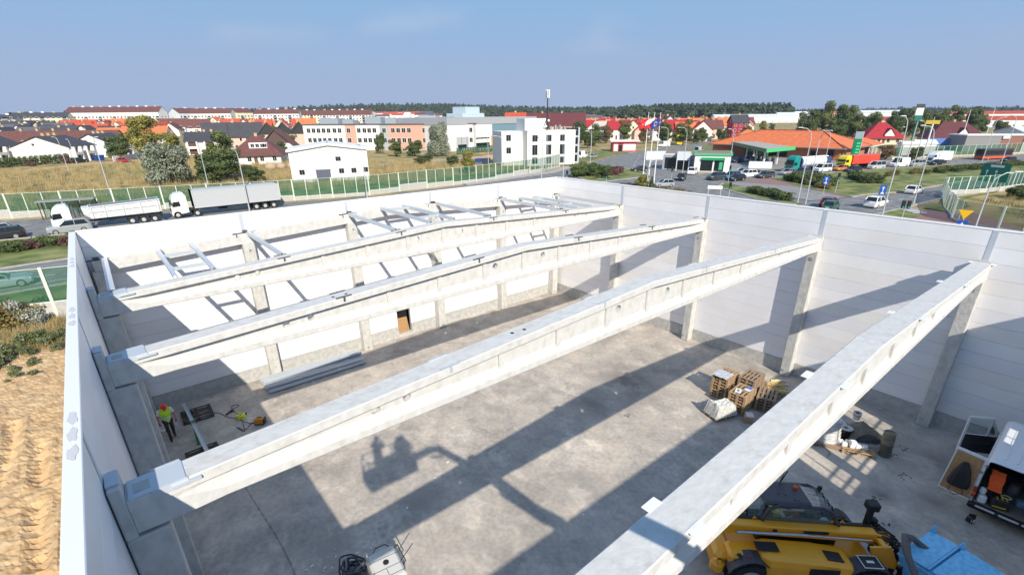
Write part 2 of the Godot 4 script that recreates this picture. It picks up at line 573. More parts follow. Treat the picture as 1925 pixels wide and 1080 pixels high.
	for k in 10:
		var x := -30.0 + k * 4.5
		b.bx(x, x + 2.2, G + 0.03, G + 0.035, -38.6, -38.4)
		b.bx(x + 1.2, x + 3.6, G + 0.03, G + 0.035, -35.6, -35.4)
	b.bx(-40, 10, G + 0.03, G + 0.035, -33.1, -32.95)
	for k in 30:
		var p := V(120, 0, -29.0).lerp(V(214, 0, 0.5), k / 29.0)
		b.box(p + V(0, G + 0.034, 0), V(1.7, 0.005, 0.14), Basis(Vector3.UP, -0.31))
		p = V(98, 0, 2.0).lerp(V(152, 0, 11.0), k / 29.0)
		if k % 2 == 0: b.box(p + V(0, G + 0.034, 0), V(1.8, 0.005, 0.14), Basis(Vector3.UP, -0.16))
	for k in 7: b.box(V(92.4 + k * 0.9, G + 0.022, 8.4 - k * 0.75), V(0.55, 0.005, 3.0), Basis(Vector3.UP, 0.9))
	for k in 12: b.box(V(84 + k * 2.2, G + 0.034, -31.0 - k * 0.1), V(1.0, 0.005, 0.16), Basis(Vector3.UP, -0.9))
	for k in 10: b.box(V(112 + k * 4.5, G + 0.034, -58.0 - k * 3.1), V(2.2, 0.005, 0.14), Basis(Vector3.UP, 0.6))
	for k in 8: b.box(V(78 + k * 0.4, G + 0.034, -14 + k * 5.0), V(0.14, 0.005, 2.4))
	struct("road_marking", b, M.paint)

func floor_material() -> StandardMaterial3D:
	var w := 1024
	var big := noise(0.006, 5, 101).get_image(w, w).get_data()
	var mid := noise(0.025, 5, 102).get_image(w, w).get_data()
	var sm := noise(0.12, 4, 103).get_image(w, w).get_data()
	var sw := noise(0.02, 4, 104)
	sw.domain_warp_enabled = true
	sw.domain_warp_amplitude = 60.0
	var swirl := sw.get_image(w, w).get_data()
	var blots := [[3.2, 20.5, 1.4, -0.10], [5.0, 14.2, 1.5, 0.10], [4.2, 13.6, 1.1, -0.10], [7.0, 13.9, 1.2, -0.06], [17.0, 13.4, 1.6, -0.08], [20.0, 13.2, 1.5, -0.12], [21, 12, 1.5, -0.06], [24, 25, 1.5, -0.08], [21.5, 25.6, 0.9, -0.10], [12.5, 16.5, 1.1, -0.04], [14, 15.5, 1.6, 0.05], [10, 11, 1.8, 0.04], [20.5, 24.3, 0.5, -0.12], [17.5, 10.5, 1.2, 0.05], [13.5, 8.5, 0.35, -0.10], [11.9, 9.2, 0.25, -0.14], [15.2, 8.3, 0.22, -0.16], [2.2, 16.8, 1.6, -0.05], [23.5, 8.0, 1.5, -0.06], [16, 18, 1.3, 0.04], [22, 26.5, 1.2, 0.06]]
	var data := PackedByteArray()
	data.resize(w * w * 3)
	for j in w:
		var z := 30.0 * j / w
		var extra := PackedFloat32Array()
		extra.resize(w)
		for bl in blots:
			if absf(z - bl[1]) < bl[2] * 2.0:
				var i0 := int(clampf((bl[0] - bl[2] * 2.0) / S * w, 0, w - 1))
				var i1 := int(clampf((bl[0] + bl[2] * 2.0) / S * w, 0, w - 1))
				for i in range(i0, i1):
					var x := S * i / w
					var q: float = ((x - bl[0]) * (x - bl[0]) + (z - bl[1]) * (z - bl[1])) / (bl[2] * bl[2])
					extra[i] += bl[3] * exp(-q * 1.6)
		var joint := false
		for i in w:
			var k := j * w + i
			var a := big[k] / 255.0 - 0.5
			var d := mid[k] / 255.0 - 0.5
			var f := sm[k] / 255.0 - 0.5
			var s := swirl[k] / 255.0 - 0.5
			var e := extra[i] * (1.0 + 2.2 * d + 1.2 * f)
			var l := 0.375 + 0.13 * a + 0.12 * d + 0.11 * f + 0.14 * s + e * 1.2
			if absf(i - 104.0 - 5.0 * sin(z * 0.6) + z * 0.35) < 0.8 and z > 7.0 and z < 22.0: l *= 0.55
			if s > 0.24: l += 0.05
			var warm := 0.02 + 0.10 * maxf(d, 0.0) + 0.05 * maxf(a, 0.0)
			l = clampf(l, 0.08, 0.8)
			data[k * 3] = int(255 * pow(l * (1.08 + warm), 0.4545))
			data[k * 3 + 1] = int(255 * pow(l * 0.985, 0.4545))
			data[k * 3 + 2] = int(255 * pow(l * (0.885 - warm), 0.4545))
	var m := StandardMaterial3D.new()
	m.albedo_texture = ImageTexture.create_from_image(Image.create_from_data(w, w, false, Image.FORMAT_RGB8, data))
	m.roughness = 0.82
	var nt := NoiseTexture2D.new()
	nt.width = 512
	nt.height = 512
	nt.seamless = true
	nt.noise = noise(0.03, 5, 107)
	nt.as_normal_map = true
	nt.bump_strength = 1.2
	return m

func wall(called: String, label: String, at: Vector3, turn: float, length: float, bays: int, strips: bool, bay0: float, pitch: float, gap := []):
	# local x runs along the wall, +z faces into the hall
	var t := thing(called, label, "wall", at, turn)
	var b := B.new()
	var lo := 0.72
	if gap.is_empty():
		b.bx(-0.2, length + 0.2, G, HW - 0.06, -0.2, -0.07)
	else:
		b.bx(-0.2, gap[0], G, HW - 0.06, -0.2, -0.07)
		b.bx(gap[1], length + 0.2, G, HW - 0.06, -0.2, -0.07)
		b.bx(gap[0], gap[1], gap[3], HW - 0.06, -0.2, -0.07)
		b.bx(gap[0], gap[1], G, gap[2], -0.2, -0.07)
	obj("wall_core", b, M.wall_core, t)
	var ph := (HW - 0.07 - lo) / 13.0
	var cache := {}
	for k in bays:
		var x0 := 0.0 if k == 0 else bay0 + pitch * (k - 1)
		var x1 := length if k == bays - 1 else bay0 + pitch * k
		for r in 13:
			var y0 := lo + ph * r
			var pieces := [[x0 + 0.012, x1 - 0.012]]
			if not gap.is_empty() and y0 < gap[3] - 0.05 and y0 + ph > gap[2] and x0 < gap[1] and x1 > gap[0]:
				pieces = [[x0 + 0.012, gap[0]], [gap[1], x1 - 0.012]]
			for pc in pieces:
				var w: float = pc[1] - pc[0]
				if w < 0.05: continue
				var key := snappedf(w, 0.001)
				if not cache.has(key):
					var pb := B.new()
					pb.box(V(w * 0.5, ph * 0.5, -0.035), V(w, ph - 0.008, 0.07), Basis(), 0.005)
					cache[key] = pb.mesh()
				var o := obj("wall_panel", cache[key], M.panels[(r * 7 + k * 5 + r * k) % 3], t)
				o.position = V(pc[0], y0, 0)
		if strips and k < bays - 1:
			b = B.new()
			b.bx(x1 - 0.09, x1 + 0.09, 0.72, HW - 0.05, 0.002, 0.012)
			obj("joint_strip", b, M.strip, t)
	b = B.new()
	if gap.is_empty(): b.bx(0, length, 0, lo - 0.012, -0.068, 0.05)
	else:
		b.bx(0, gap[0], 0, lo - 0.012, -0.068, 0.05)
		b.bx(gap[1], length, 0, lo - 0.012, -0.068, 0.05)
		b.bx(gap[0], gap[1], 0, gap[2], -0.068, 0.05)
	obj("plinth", b, M.plinth, t)
	b = B.new()
	b.box(V(length * 0.5, HW - 0.03, -0.1), V(length + 0.41, 0.06, 0.215), Basis(), 0.012)
	obj("coping", b, M.white, t)

func hall():
	# floor slab
	var b := B.new()
	var uv := PackedVector2Array()
	b.quad(V(0, 0, 30), V(S, 0, 30), V(S, 0, 0), V(0, 0, 0))
	for q in [Vector2(0, 1), Vector2(1, 0), Vector2(1, 1), Vector2(0, 1), Vector2(0, 0), Vector2(1, 0)]: uv.append(q)
	b.u = uv
	struct("floor", b, floor_material())
	b = B.new()
	b.bx(-0.2, S + 0.2, G - 0.1, -0.006, -0.2, 30.2)
	struct("floor_slab", b, M.plinth)
	wall("hall_wall", "sunlit white sandwich panel wall at the back of the hall, with a doorway", V(0, 0, 0), 0, S, 5, true, 6.1, 5.24, [13.62, 14.55, 0.2, 2.45])
	wall("hall_wall", "white panel wall at the right with slanting beam shadows", V(S, 0, 0), -PI / 2, 30.0, 5, true, 6.0, 6.0)
	wall("hall_wall", "shaded white panel wall at the left, beside the sand", V(0, 0, 30), PI / 2, 30.0, 5, true, 6.0, 6.0)
	# grey sealant spots on the top of the left wall
	var t: Node3D = get_node("hall_wall_002")
	var fm := grain([[0.3, Color(0.50, 0.50, 0.51)], [0.7, Color(0.6, 0.6, 0.61)]], 0.4, 0.03, 0.9, 140, 4)
	for z in [6.0, 12.0, 18.0]:
		for k in 3:
			b = B.new()
			var pts := PackedVector2Array()
			for i in 14:
				var a := TAU * i / 14
				var rr := 0.85 + 0.1 * sin(a * 3.0 + z + k) + 0.12 * sin(a * 5.0 + k * 2.0) + 0.1 * sin(a * 2.0 + k)
				pts.append(Vector2(cos(a) * 0.24 * rr, sin(a) * 0.075 * rr))
			b.slab(pts, 0, 0.006)
			var o := obj("sealant_patch", b, fm, t)
			o.position = V(30.0 - z + (k - 1) * 0.55, HW + 0.0015, -0.1)
	# the doorway behind: a loose board stands across it
	b = B.new()
	b.prism(P2([-0.42, 0, 0.42, 0, 0.28, 1.02, -0.33, 1.05]), -0.012, 0.012)
	var board := obj("plywood_board", b, M.ply)
	tag(board, "orange brown sheet of wood leaning in the doorway of the back wall", "board")
	board.position = V(14.02, 0.2, -0.1)
	b = B.new()
	b.bx(13.3, 15.2, G, 3.0, -3.2, -3.1)
	b.bx(13.3, 13.4, G, 3.0, -3.1, -0.3)
	b.bx(15.1, 15.2, G, 3.0, -3.1, -0.3)
	b.bx(13.2, 15.3, 3.0, 3.1, -3.3, -0.22)
	tag(obj("site_hut", b, mat(0.05, 0.045, 0.045, 0.8)), "dark lean-to seen through the doorway of the back wall", "hut")
	# the fourth wall, behind the lift, with window openings that let the sun in
	t = thing("hall_wall", "white panel wall with small high windows closing the front of the hall", "wall")
	b = B.new()
	var wins := [[17.1, 18.26], [18.8, 20.06], [22.0, 23.3]]
	b.bx(-0.2, S + 0.2, G, 4.6, 30.0, 30.2)
	b.bx(-0.2, S + 0.2, 6.6, HW, 30.0, 30.2)
	var x := -0.2
	for q in wins:
		b.bx(x, q[0], 4.6, 6.6, 30.0, 30.2)
		x = q[1]
	b.bx(x, S + 0.2, 4.6, 6.6, 30.0, 30.2)
	obj("wall_core", b, M.panel, t)
	for q in wins:
		b = B.new()
		for y in [4.85, 5.25]: b.bx(q[0], q[1], y, y + 0.07, 30.08, 30.13)
		b.bx(q[0] + 0.5, q[0] + 0.54, 4.6, 6.6, 30.08, 30.13)
		obj("window_bar", b, M.dark, t)
	# columns
	var idx := 0
	for z in [6.0, 12.0, 18.0, 24.0]:
		t = thing("concrete_column", ["concrete column on the right wall nearest the far corner", "second concrete column from the far corner along the right wall", "concrete column on the right wall behind the pallet stacks", "concrete column on the right wall beside the white van"][idx], "column", V(0, 0, z))
		b = B.new()
		b.box(V(27.145, 3.43, 0), V(0.47, 6.84, 0.46), Basis(), 0.02)
		b.box(V(27.25, 7.2, 0), V(0.2, 0.7, 0.4))
		obj("shaft", b, M.conc, t)
		b = B.new()
		b.box(V(26.905, 6.45, 0.0), V(0.03, 0.16, 0.14))
		obj("fixing_plate", b, M.steel, t)
		b = B.new()
		b.box(V(26.9, 0.35, -0.08), V(0.04, 0.1, 0.1))
		obj("fixing_plate", b, M.steel, t)
		t = thing("concrete_column", ["notched concrete column holding the left end of the farthest girder", "notched concrete column holding the left end of the second girder", "notched concrete column at the left holding the girder above the worker", "notched concrete column at the left holding the nearest girder"][idx], "column", V(0, 0, z))
		b = B.new()
		b.box(V(0.325, 3.42, 0), V(0.60, 6.82, 0.6), Basis(), 0.025)
		b.box(V(0.11, 7.33, 0), V(0.17, 1.0, 0.6), Basis(), 0.02)
		obj("shaft", b, M.conc, t)
		b = B.new()
		b.lathe([Vector2(0.05, 0), Vector2(0.05, 0.012), Vector2(0, 0.012)], 12)
		var o := obj("bolt_recess", b, M.dark, t)
		o.position = V(0.3, 4.2, 0.295)
		o.rotation.x = PI / 2
		b = B.new()
		b.box(V(0.11, 7.85, 0), V(0.17, 0.03, 0.4))
		obj("head_plate", b, M.plate, t)
		idx += 1
	idx = 0
	for xc in [0.35, 6.1, 11.34, 16.58, 21.82, 26.9]:
		t = thing("concrete_column", ["corner concrete column in the far left corner of the hall", "slim concrete column on the back wall, first from the left corner", "slim concrete column on the back wall left of the doorway", "slim concrete column on the back wall right of the doorway", "slim concrete column on the back wall near the far right corner", "corner concrete column in the far right corner of the hall"][idx], "column", V(xc, 0, 0.29))
		b = B.new()
		var top := btop(xc) - 0.42
		b.box(V(0, top * 0.5, 0), V(0.52, top, 0.46), Basis(), 0.02)
		b.tube([V(0, top - 0.28, -0.2), V(0, top - 0.28, 0.232)], 0.26, 16)
		obj("shaft", b, M.conc, t)
		b = B.new()
		b.box(V(0.02, top - 0.38, 0.236), V(0.1, 0.1, 0.02))
		b.box(V(-0.02, 0.2, 0.236), V(0.12, 0.1, 0.02))
		obj("fixing_plate", b, M.steel, t)
		b = B.new()
		b.box(V(-0.05, btop(xc) + 0.03, 0.0), V(1.0, 0.04, 0.1))
		b.box(V(0, btop(xc) + 0.1, 0.02), V(0.22, 0.1, 0.16))
		for k in [-0.42, 0.3]: b.box(V(k, btop(xc) - 0.06, 0.16), V(0.05, 0.14, 0.03))
		obj("roof_bracket", b, mat(0.09, 0.09, 0.1, 0.5, 0.3), t)
		idx += 1

func btop(x: float) -> float:
	return 7.53 + 0.70 * (1.0 - absf(x - 13.7) / 13.5)

func girder() -> Node3D:
	var t := thing("concrete_girder", "", "girder")
	var b := B.new()
	var xs := [0.2, 0.22, 0.8, 1.5]
	var holes := [[4.4, 0.10, 7.38], [5.12, 0.10, 7.42], [12.2, 0.12, 7.62], [14.7, 0.12, 7.62], [22.9, 0.07, 7.4], [23.9, 0.07, 7.36]]
	for h in holes:
		xs.append(h[0] - 0.16)
		xs.append(h[0] + 0.16)
	for x in [3.0, 8.0, 10.0, 13.7, 17.0, 20.0, 25.8, 26.6, 27.04]: xs.append(x)
	xs.sort()
	var rings := []
	for x in xs:
		var end := maxf(1.0 - smoothstep(0.8, 1.5, x), smoothstep(25.8, 26.6, x))
		var y := btop(x)
		var web: float = lerpf(0.075, 0.262, end)
		var bf: float = lerpf(0.20, 0.265, end)
		var r := []
		for q in [[0.27, y], [0.29, y - 0.02], [0.29, y - 0.20], [web, y - lerpf(0.29, 0.215, end)], [web, 7.27], [bf, lerpf(7.06, 7.26, end)], [bf, 6.90], [bf - 0.02, 6.88]]:
			r.append(V(x, q[1], q[0]))
		for i in range(7, -1, -1): r.append(V(x, r[i].y, -r[i].z))
		rings.append(r)
	for i in xs.size() - 1:
		var hole := -1.0
		var hy := 0.0
		for h in holes:
			if absf((xs[i] + xs[i + 1]) * 0.5 - h[0]) < 0.05:
				hole = h[1]
				hy = h[2]
		for j in 16:
			var jj := (j + 1) % 16
			if hole > 0 and (j == 3 or j == 11):
				# web with a round opening
				var a: Vector3 = rings[i][j]
				var d: Vector3 = rings[i][jj]
				var e: Vector3 = rings[i + 1][jj]
				var f: Vector3 = rings[i + 1][j]
				var hx: float = (xs[i] + xs[i + 1]) * 0.5
				var cy := minf(hy, minf(maxf(a.y, d.y), maxf(e.y, f.y)) - hole - 0.01)
				var z: float = a.z
				var sq := []
				var ci := []
				for k in 24:
					var an := TAU * k / 24
					ci.append(V(hx + cos(an) * hole, cy + sin(an) * hole, z))
					var m := maxf(absf(cos(an)), absf(sin(an)))
					var px := hx + cos(an) / m * 0.16
					var top: float = lerpf(maxf(a.y, d.y), maxf(e.y, f.y), (px - xs[i]) / 0.32)
					var py := (top if sin(an) > 0 else 7.27)
					var ty := cy + (sin(an) / m) * absf(py - cy)
					sq.append(V(px, ty, z))
				for k in 24:
					var kk := (k + 1) % 24
					if z > 0: b.quad(ci[k], sq[k], sq[kk], ci[kk])
					else: b.quad(ci[kk], sq[kk], sq[k], ci[k])
					if z > 0: b.quad(ci[kk], ci[kk] - V(0, 0, 2 * z), ci[k] - V(0, 0, 2 * z), ci[k])
			else:
				b.quad(rings[i][j], rings[i][jj], rings[i + 1][jj], rings[i + 1][j])
	for j in range(1, 15):
		b.tri(rings[0][0], rings[0][j + 1], rings[0][j])
		b.tri(rings[-1][0], rings[-1][j], rings[-1][j + 1])
	obj("girder_body", b, M.beam, t)
	for x in [7.7, 9.66, 11.66, 13.6, 15.6, 17.6, 19.6]:
		b = B.new()
		for s in [-1, 1]:
			b.hexa([V(x - 0.08, 7.2, s * 0.09 + 0.045), V(x + 0.08, 7.2, s * 0.09 + 0.045), V(x + 0.08, 7.2, s * 0.09 - 0.045), V(x - 0.08, 7.2, s * 0.09 - 0.045), V(x - 0.08, btop(x) - 0.25, s * 0.09 + 0.045), V(x + 0.08, btop(x) - 0.25, s * 0.09 + 0.045), V(x + 0.08, btop(x) - 0.25, s * 0.09 - 0.045), V(x - 0.08, btop(x) - 0.25, s * 0.09 - 0.045)])
		obj("stiffener", b, M.beam, t)
	return t

func beams():
	var lb := ["farthest I-shaped concrete girder, with steel purlins between it and the back wall", "second I-shaped concrete girder from the back wall", "third I-shaped concrete girder, running over the worker and the bundle of channels", "nearest I-shaped concrete girder, rising across the picture over the yellow loader"]
	var g0 := girder()
	var all := [g0]
	g0.set_meta("base", "concrete_girder")
	g0.set_meta("group", "roof girders of the hall")
	for k in range(1, 4): all.append(copy(g0, V(0, 0, 12 + 6 * (k - 1)), 0, lb[k], "roof girders of the hall"))
	g0.position.z = 6
	g0.set_meta("label", lb[0])
	for k in 4:
		var t: Node3D = all[k]
		var small := k < 2
		for x in [6.14, 11.3, 16.6, 21.9, 26.8]:
			for s in [-1, 1]:
				var b := B.new()
				if k == 3:
					b.box(V(x - (0.1 if s < 0 else 0.0), btop(x) - 0.004, s * 0.33), V(0.3, 0.022, 0.15), Basis(Vector3.BACK, -0.05 if x > 13.7 else 0.05), 0.008)
					b.box(V(x, btop(x) - 0.05, s * 0.305), V(0.08, 0.12, 0.028))
				else:
					b.box(V(x, btop(x) + 0.02, s * 0.27), V(0.5, 0.025, 0.05), Basis(Vector3.BACK, -0.05 if x > 13.7 else 0.05))
					b.box(V(x, btop(x) - 0.05, s * 0.30), V(0.06, 0.16, 0.025))
				obj("purlin_bracket", b, M.white if k == 3 else (M.galv if k == 2 else mat(0.1, 0.1, 0.11, 0.5, 0.3)), t)
		if k > 0 or true:
			var b := B.new()
			b.box(V(0.62, btop(0.62) + 0.012, 0), V(0.78, 0.02, 0.56), Basis(Vector3.BACK, 0.05), 0.006)
			b.box(V(0.78, btop(0.78) - 0.04, 0.30), V(0.5, 0.14, 0.02), Basis(Vector3.BACK, 0.05))
			b.box(V(1.0, btop(1.0) - 0.05, 0.33), V(0.42, 0.04, 0.06), Basis(Vector3.BACK, 0.05))
			b.box(V(0.78, btop(0.78) + 0.0, -0.31), V(0.42, 0.05, 0.05), Basis(Vector3.BACK, 0.05))
			obj("end_plate", b, M.plate, t)
			b = B.new()
			b.box(V(0.42, btop(0.42) + 0.026, 0.02), V(0.22, 0.006, 0.26), Basis(Vector3.BACK, 0.05))
			obj("grout_patch", b, M.plinth, t)
	# rusty leftovers on the nearest girder, loose plates and holes
	var b := B.new()
	var r := RandomNumberGenerator.new()
	r.seed = 3
	for k in 26:
		var q := V(11.6 + r.randfn(0, 0.35), 0, 24.0 + r.randfn(0, 0.10))
		b.box(V(q.x, btop(q.x) + 0.008, q.z), V(0.02 + 0.05 * r.randf(), 0.012, 0.03), Basis(Vector3.UP, r.randf() * 3))
	for q in [[11.35, 23.92], [11.7, 23.97], [21.4, 23.98]]:
		b.lathe([Vector2(0.09, 0), Vector2(0.06, 0.03), Vector2(0, 0.035)], 9, V(q[0], btop(q[0]), q[1]))
		b.tube([V(q[0], btop(q[0]) + 0.02, q[1]), V(q[0] + 0.16, btop(q[0]) + 0.05, q[1] + 0.05), V(q[0] + 0.3, btop(q[0]) + 0.03, q[1] - 0.06)], 0.008, 5)
	obj("rust_debris", b, mat(0.16, 0.07, 0.025, 0.9), all[3]).set_meta("kind", "stuff")
	for q in [[8.2, -0.06, 2], [8.55, 0.0, 2], [5.9, 0.0, 1], [6.3, 0.05, 1]]:
		b = B.new()
		b.lathe([Vector2(0.05, 0), Vector2(0.05, 0.004), Vector2(0, 0.004)], 10, V(q[0], btop(q[0]) + 0.002, q[1]))
		obj("lifting_socket", b, M.dark, all[q[2]])
	# edge beam on the back wall columns
	var t := thing("edge_beam", "slim sloping concrete beam resting on the back wall columns", "beam")
	b = B.new()
	var rings := []
	for x in [0.2, 0.9, 13.7, 26.4, 27.1]:
		var y := btop(x) + 0.02
		rings.append([V(x, y - 0.47, 0.10), V(x, y - 0.47, 0.46), V(x, y - 0.02, 0.46), V(x, y, 0.44), V(x, y, 0.10)])
	for k in rings: k.reverse()
	b.loft(rings)
	obj("beam_body", b, M.beam, t)
	# purlins of the first bay
	var pi := 0
	for q in [[0.62, ""], [2.5, ""], [3.75, ""], [6.2, ""], [11.28, ""], [13.15, ""], [14.5, ""], [16.75, ""], [21.7, ""], [23.3, ""], [24.6, ""], [26.75, ""]]:
		var x: float = q[0]
		b = B.new()
		var w := 0.07 if x > 1.0 else 0.1
		var y := btop(x) + 0.1
		b.bx(-w, w, -0.01, 0.0, 0, 5.35)
		b.bx(w - 0.012, w, -0.16, -0.01, 0, 5.35)
		b.bx(-w, -w + 0.012, -0.16, -0.01, 0, 5.35)
		var o := obj("steel_purlin", b, M.galv)
		tag(o, "galvanised steel purlin of the back bay, " + ["at the left end of the girder", "left side of the first framed opening", "right side of the first framed opening", "above the first column from the left", "above the column left of the doorway", "left side of the middle framed opening", "right side of the middle framed opening", "above the column right of the doorway", "above the fourth column from the left", "left of the far right framed opening", "right of the far right framed opening", "beside the far right corner"][pi], "purlin", "purlins of the back bay")
		o.position = V(x, y, 0.45)
		pi += 1
	for q in [[2.57, 3.68, 2.0, "back"], [2.57, 3.68, 4.5, "front"], [13.22, 14.43, 1.3, "back"], [13.22, 14.43, 4.4, "front"], [23.37, 24.53, 1.4, "back"], [23.37, 24.53, 4.2, "front"]]:
		b = B.new()
		b.bx(0, q[1] - q[0], -0.14, -0.02, -0.045, 0.045)
		var o := obj("cross_member", b, M.galv)
		tag(o, "short galvanised steel bar on the %s side of the %s framed roof opening" % [q[3], "first" if q[0] < 5 else ("middle" if q[0] < 20 else "far right")], "steel bar")
		o.position = V(q[0], btop((q[0] + q[1]) * 0.5) + 0.09, q[2])

# ---------- people ----------
func blob(b: B, bones: Array, cell: float, k: float):   # bones: [from, to, radius, radius, colour]; surface nets over a smooth union of tapered capsules
	var lo := V(1e9, 1e9, 1e9)
	var hi := -lo
	for o in bones:
		var r: float = maxf(o[2], o[3]) + cell * 3.0
		for e in 2:
			lo = lo.min((o[e] as Vector3) - V(r, r, r))
			hi = hi.max((o[e] as Vector3) + V(r, r, r))
	var nx := int((hi.x - lo.x) / cell) + 2
	var ny := int((hi.y - lo.y) / cell) + 2
	var nz := int((hi.z - lo.z) / cell) + 2
	var f := PackedFloat32Array()
	f.resize(nx * ny * nz)
	f.fill(1.0)
	var own := PackedInt32Array()
	own.resize(nx * ny * nz)
	var best := PackedFloat32Array()
	best.resize(nx * ny * nz)
	best.fill(1.0)
	for bi in bones.size():
		var o: Array = bones[bi]
		var a: Vector3 = o[0]
		var d: Vector3 = (o[1] as Vector3) - a
		var ll := maxf(d.length_squared(), 1e-9)
		var r := maxf(o[2], o[3]) + maxf(cell * 2.5, k)
		var p0 := (a.min(o[1]) - V(r, r, r) - lo) / cell
		var p1 := (a.max(o[1]) + V(r, r, r) - lo) / cell
		for z in range(maxi(int(p0.z), 0), mini(int(p1.z) + 1, nz)):
			for y in range(maxi(int(p0.y), 0), mini(int(p1.y) + 1, ny)):
				for x in range(maxi(int(p0.x), 0), mini(int(p1.x) + 1, nx)):
					var q := lo + V(x, y, z) * cell
					var t := clampf((q - a).dot(d) / ll, 0.0, 1.0)
					var e := q.distance_to(a + d * t) - lerpf(o[2], o[3], t)
					var n := x + nx * (y + ny * z)
					if e < best[n]:
						best[n] = e
						own[n] = bi
					var h := maxf(k - absf(f[n] - e), 0.0) / k
					f[n] = minf(f[n], e) - h * h * k * 0.25
	var vert := {}
	var steps := [1, nx, nx * ny]
	for z in nz - 1:
		for y in ny - 1:
			for x in nx - 1:
				var n := x + nx * (y + ny * z)
				var c := 0
				for q in 8:
					if f[n + (q & 1) + nx * ((q >> 1) & 1) + nx * ny * (q >> 2)] < 0: c += 1
				if c == 0 or c == 8: continue
				var s := Vector3.ZERO
				var w := 0
				for e in [[0, 1], [2, 3], [4, 5], [6, 7], [0, 2], [1, 3], [4, 6], [5, 7], [0, 4], [1, 5], [2, 6], [3, 7]]:
					var fa: float = f[n + (e[0] & 1) + nx * ((e[0] >> 1) & 1) + nx * ny * (e[0] >> 2)]
					var fb: float = f[n + (e[1] & 1) + nx * ((e[1] >> 1) & 1) + nx * ny * (e[1] >> 2)]
					if (fa < 0) != (fb < 0):
						var pa := V(e[0] & 1, (e[0] >> 1) & 1, e[0] >> 2)
						var pb := V(e[1] & 1, (e[1] >> 1) & 1, e[1] >> 2)
						s += pa.lerp(pb, fa / (fa - fb))
						w += 1
				var g := V(f[n + 1] - f[n], f[n + nx] - f[n], f[n + nx * ny] - f[n]) + V(f[n + 1 + nx + nx * ny] - f[n + nx + nx * ny], f[n + 1 + nx + nx * ny] - f[n + 1 + nx * ny], f[n + 1 + nx + nx * ny] - f[n + 1 + nx])
				vert[n] = [lo + (V(x, y, z) + s / w) * cell, g.normalized(), own[n]]
	b.tint = true
	for n in vert:
		var y: int = (n / nx) % ny
		var z: int = n / (nx * ny)
		var x: int = n % nx
		for ax in 3:
			var s1: int = steps[(ax + 1) % 3]
			var s2: int = steps[(ax + 2) % 3]
			var n2: int = n + steps[ax]
			if (f[n] < 0) == (f[n2] < 0): continue
			if not (vert.has(n - s1) and vert.has(n - s2) and vert.has(n - s1 - s2)): continue
			var q := [vert[n], vert[n - s1], vert[n - s1 - s2], vert[n - s2]]
			if f[n] >= 0: q.reverse()
			b.col = bones[q[0][2]][4]
			b.trin(q[0][0], q[1][0], q[2][0], q[0][1], q[1][1], q[2][1])
			b.trin(q[0][0], q[2][0], q[3][0], q[0][1], q[2][1], q[3][1])

func head_bones(c: Vector3, up: Vector3, fw: Vector3, skin: Color) -> Array:
	var rt := fw.cross(up).normalized()
	return [[c + up * 0.03 - fw * 0.02, c + up * 0.03 + fw * 0.015, 0.088, 0.082, skin], [c - up * 0.04 + fw * 0.02, c - up * 0.075 + fw * 0.045, 0.062, 0.042, skin], [c + up * 0.01 + fw * 0.09, c - up * 0.025 + fw * 0.112, 0.011, 0.016, skin],
		[c + rt * 0.085 + up * 0.012, c + rt * 0.088 - up * 0.022, 0.016, 0.012, skin], [c - rt * 0.085 + up * 0.012, c - rt * 0.088 - up * 0.022, 0.016, 0.012, skin], [c + rt * 0.032 + up * 0.018 + fw * 0.085, c + rt * 0.034 + up * 0.018 + fw * 0.086, 0.012, 0.012, Color(0.03, 0.025, 0.02)], [c - rt * 0.032 + up * 0.018 + fw * 0.085, c - rt * 0.034 + up * 0.018 + fw * 0.086, 0.012, 0.012, Color(0.03, 0.025, 0.02)], [c - rt * 0.02 - up * 0.06 + fw * 0.095, c + rt * 0.02 - up * 0.06 + fw * 0.095, 0.008, 0.008, Color(0.32, 0.10, 0.08)]]

func hand_bones(w: Vector3, dir: Vector3, palm: Vector3, side: float, c: Color, curl := 0.5) -> Array:   # dir: towards the knuckles; palm: the way the palm faces
	var rt := dir.cross(palm).normalized() * side
	var o := [[w, w + dir * 0.075, 0.03, 0.034, c], [w + rt * 0.018 + dir * 0.03, w + rt * 0.024 + dir * 0.078, 0.022, 0.017, c], [w - rt * 0.018 + dir * 0.03, w - rt * 0.024 + dir * 0.072, 0.022, 0.016, c]]
	var len := [0.072, 0.082, 0.076, 0.06]
	for i in 4:
		var b := w + dir * 0.078 + rt * (0.031 - 0.021 * i)
		var d1 := (dir + palm * curl).normalized()
		var d2 := (dir * (1.0 - curl * 0.7) + palm * curl * 1.6).normalized()
		var m: Vector3 = b + d1 * len[i] * 0.5
		o.append([b, m, 0.0105, 0.0095, c])
		o.append([m, m + d2 * len[i] * 0.5, 0.0095, 0.008, c])
	var th := w + rt * 0.03 + dir * 0.025
	var tm := th + (rt * 0.75 + dir * 0.6 + palm * 0.35).normalized() * 0.038
	o.append([th, tm, 0.014, 0.011, c])
	o.append([tm, tm + (dir + palm * 0.5).normalized() * 0.03, 0.011, 0.009, c])
	return o

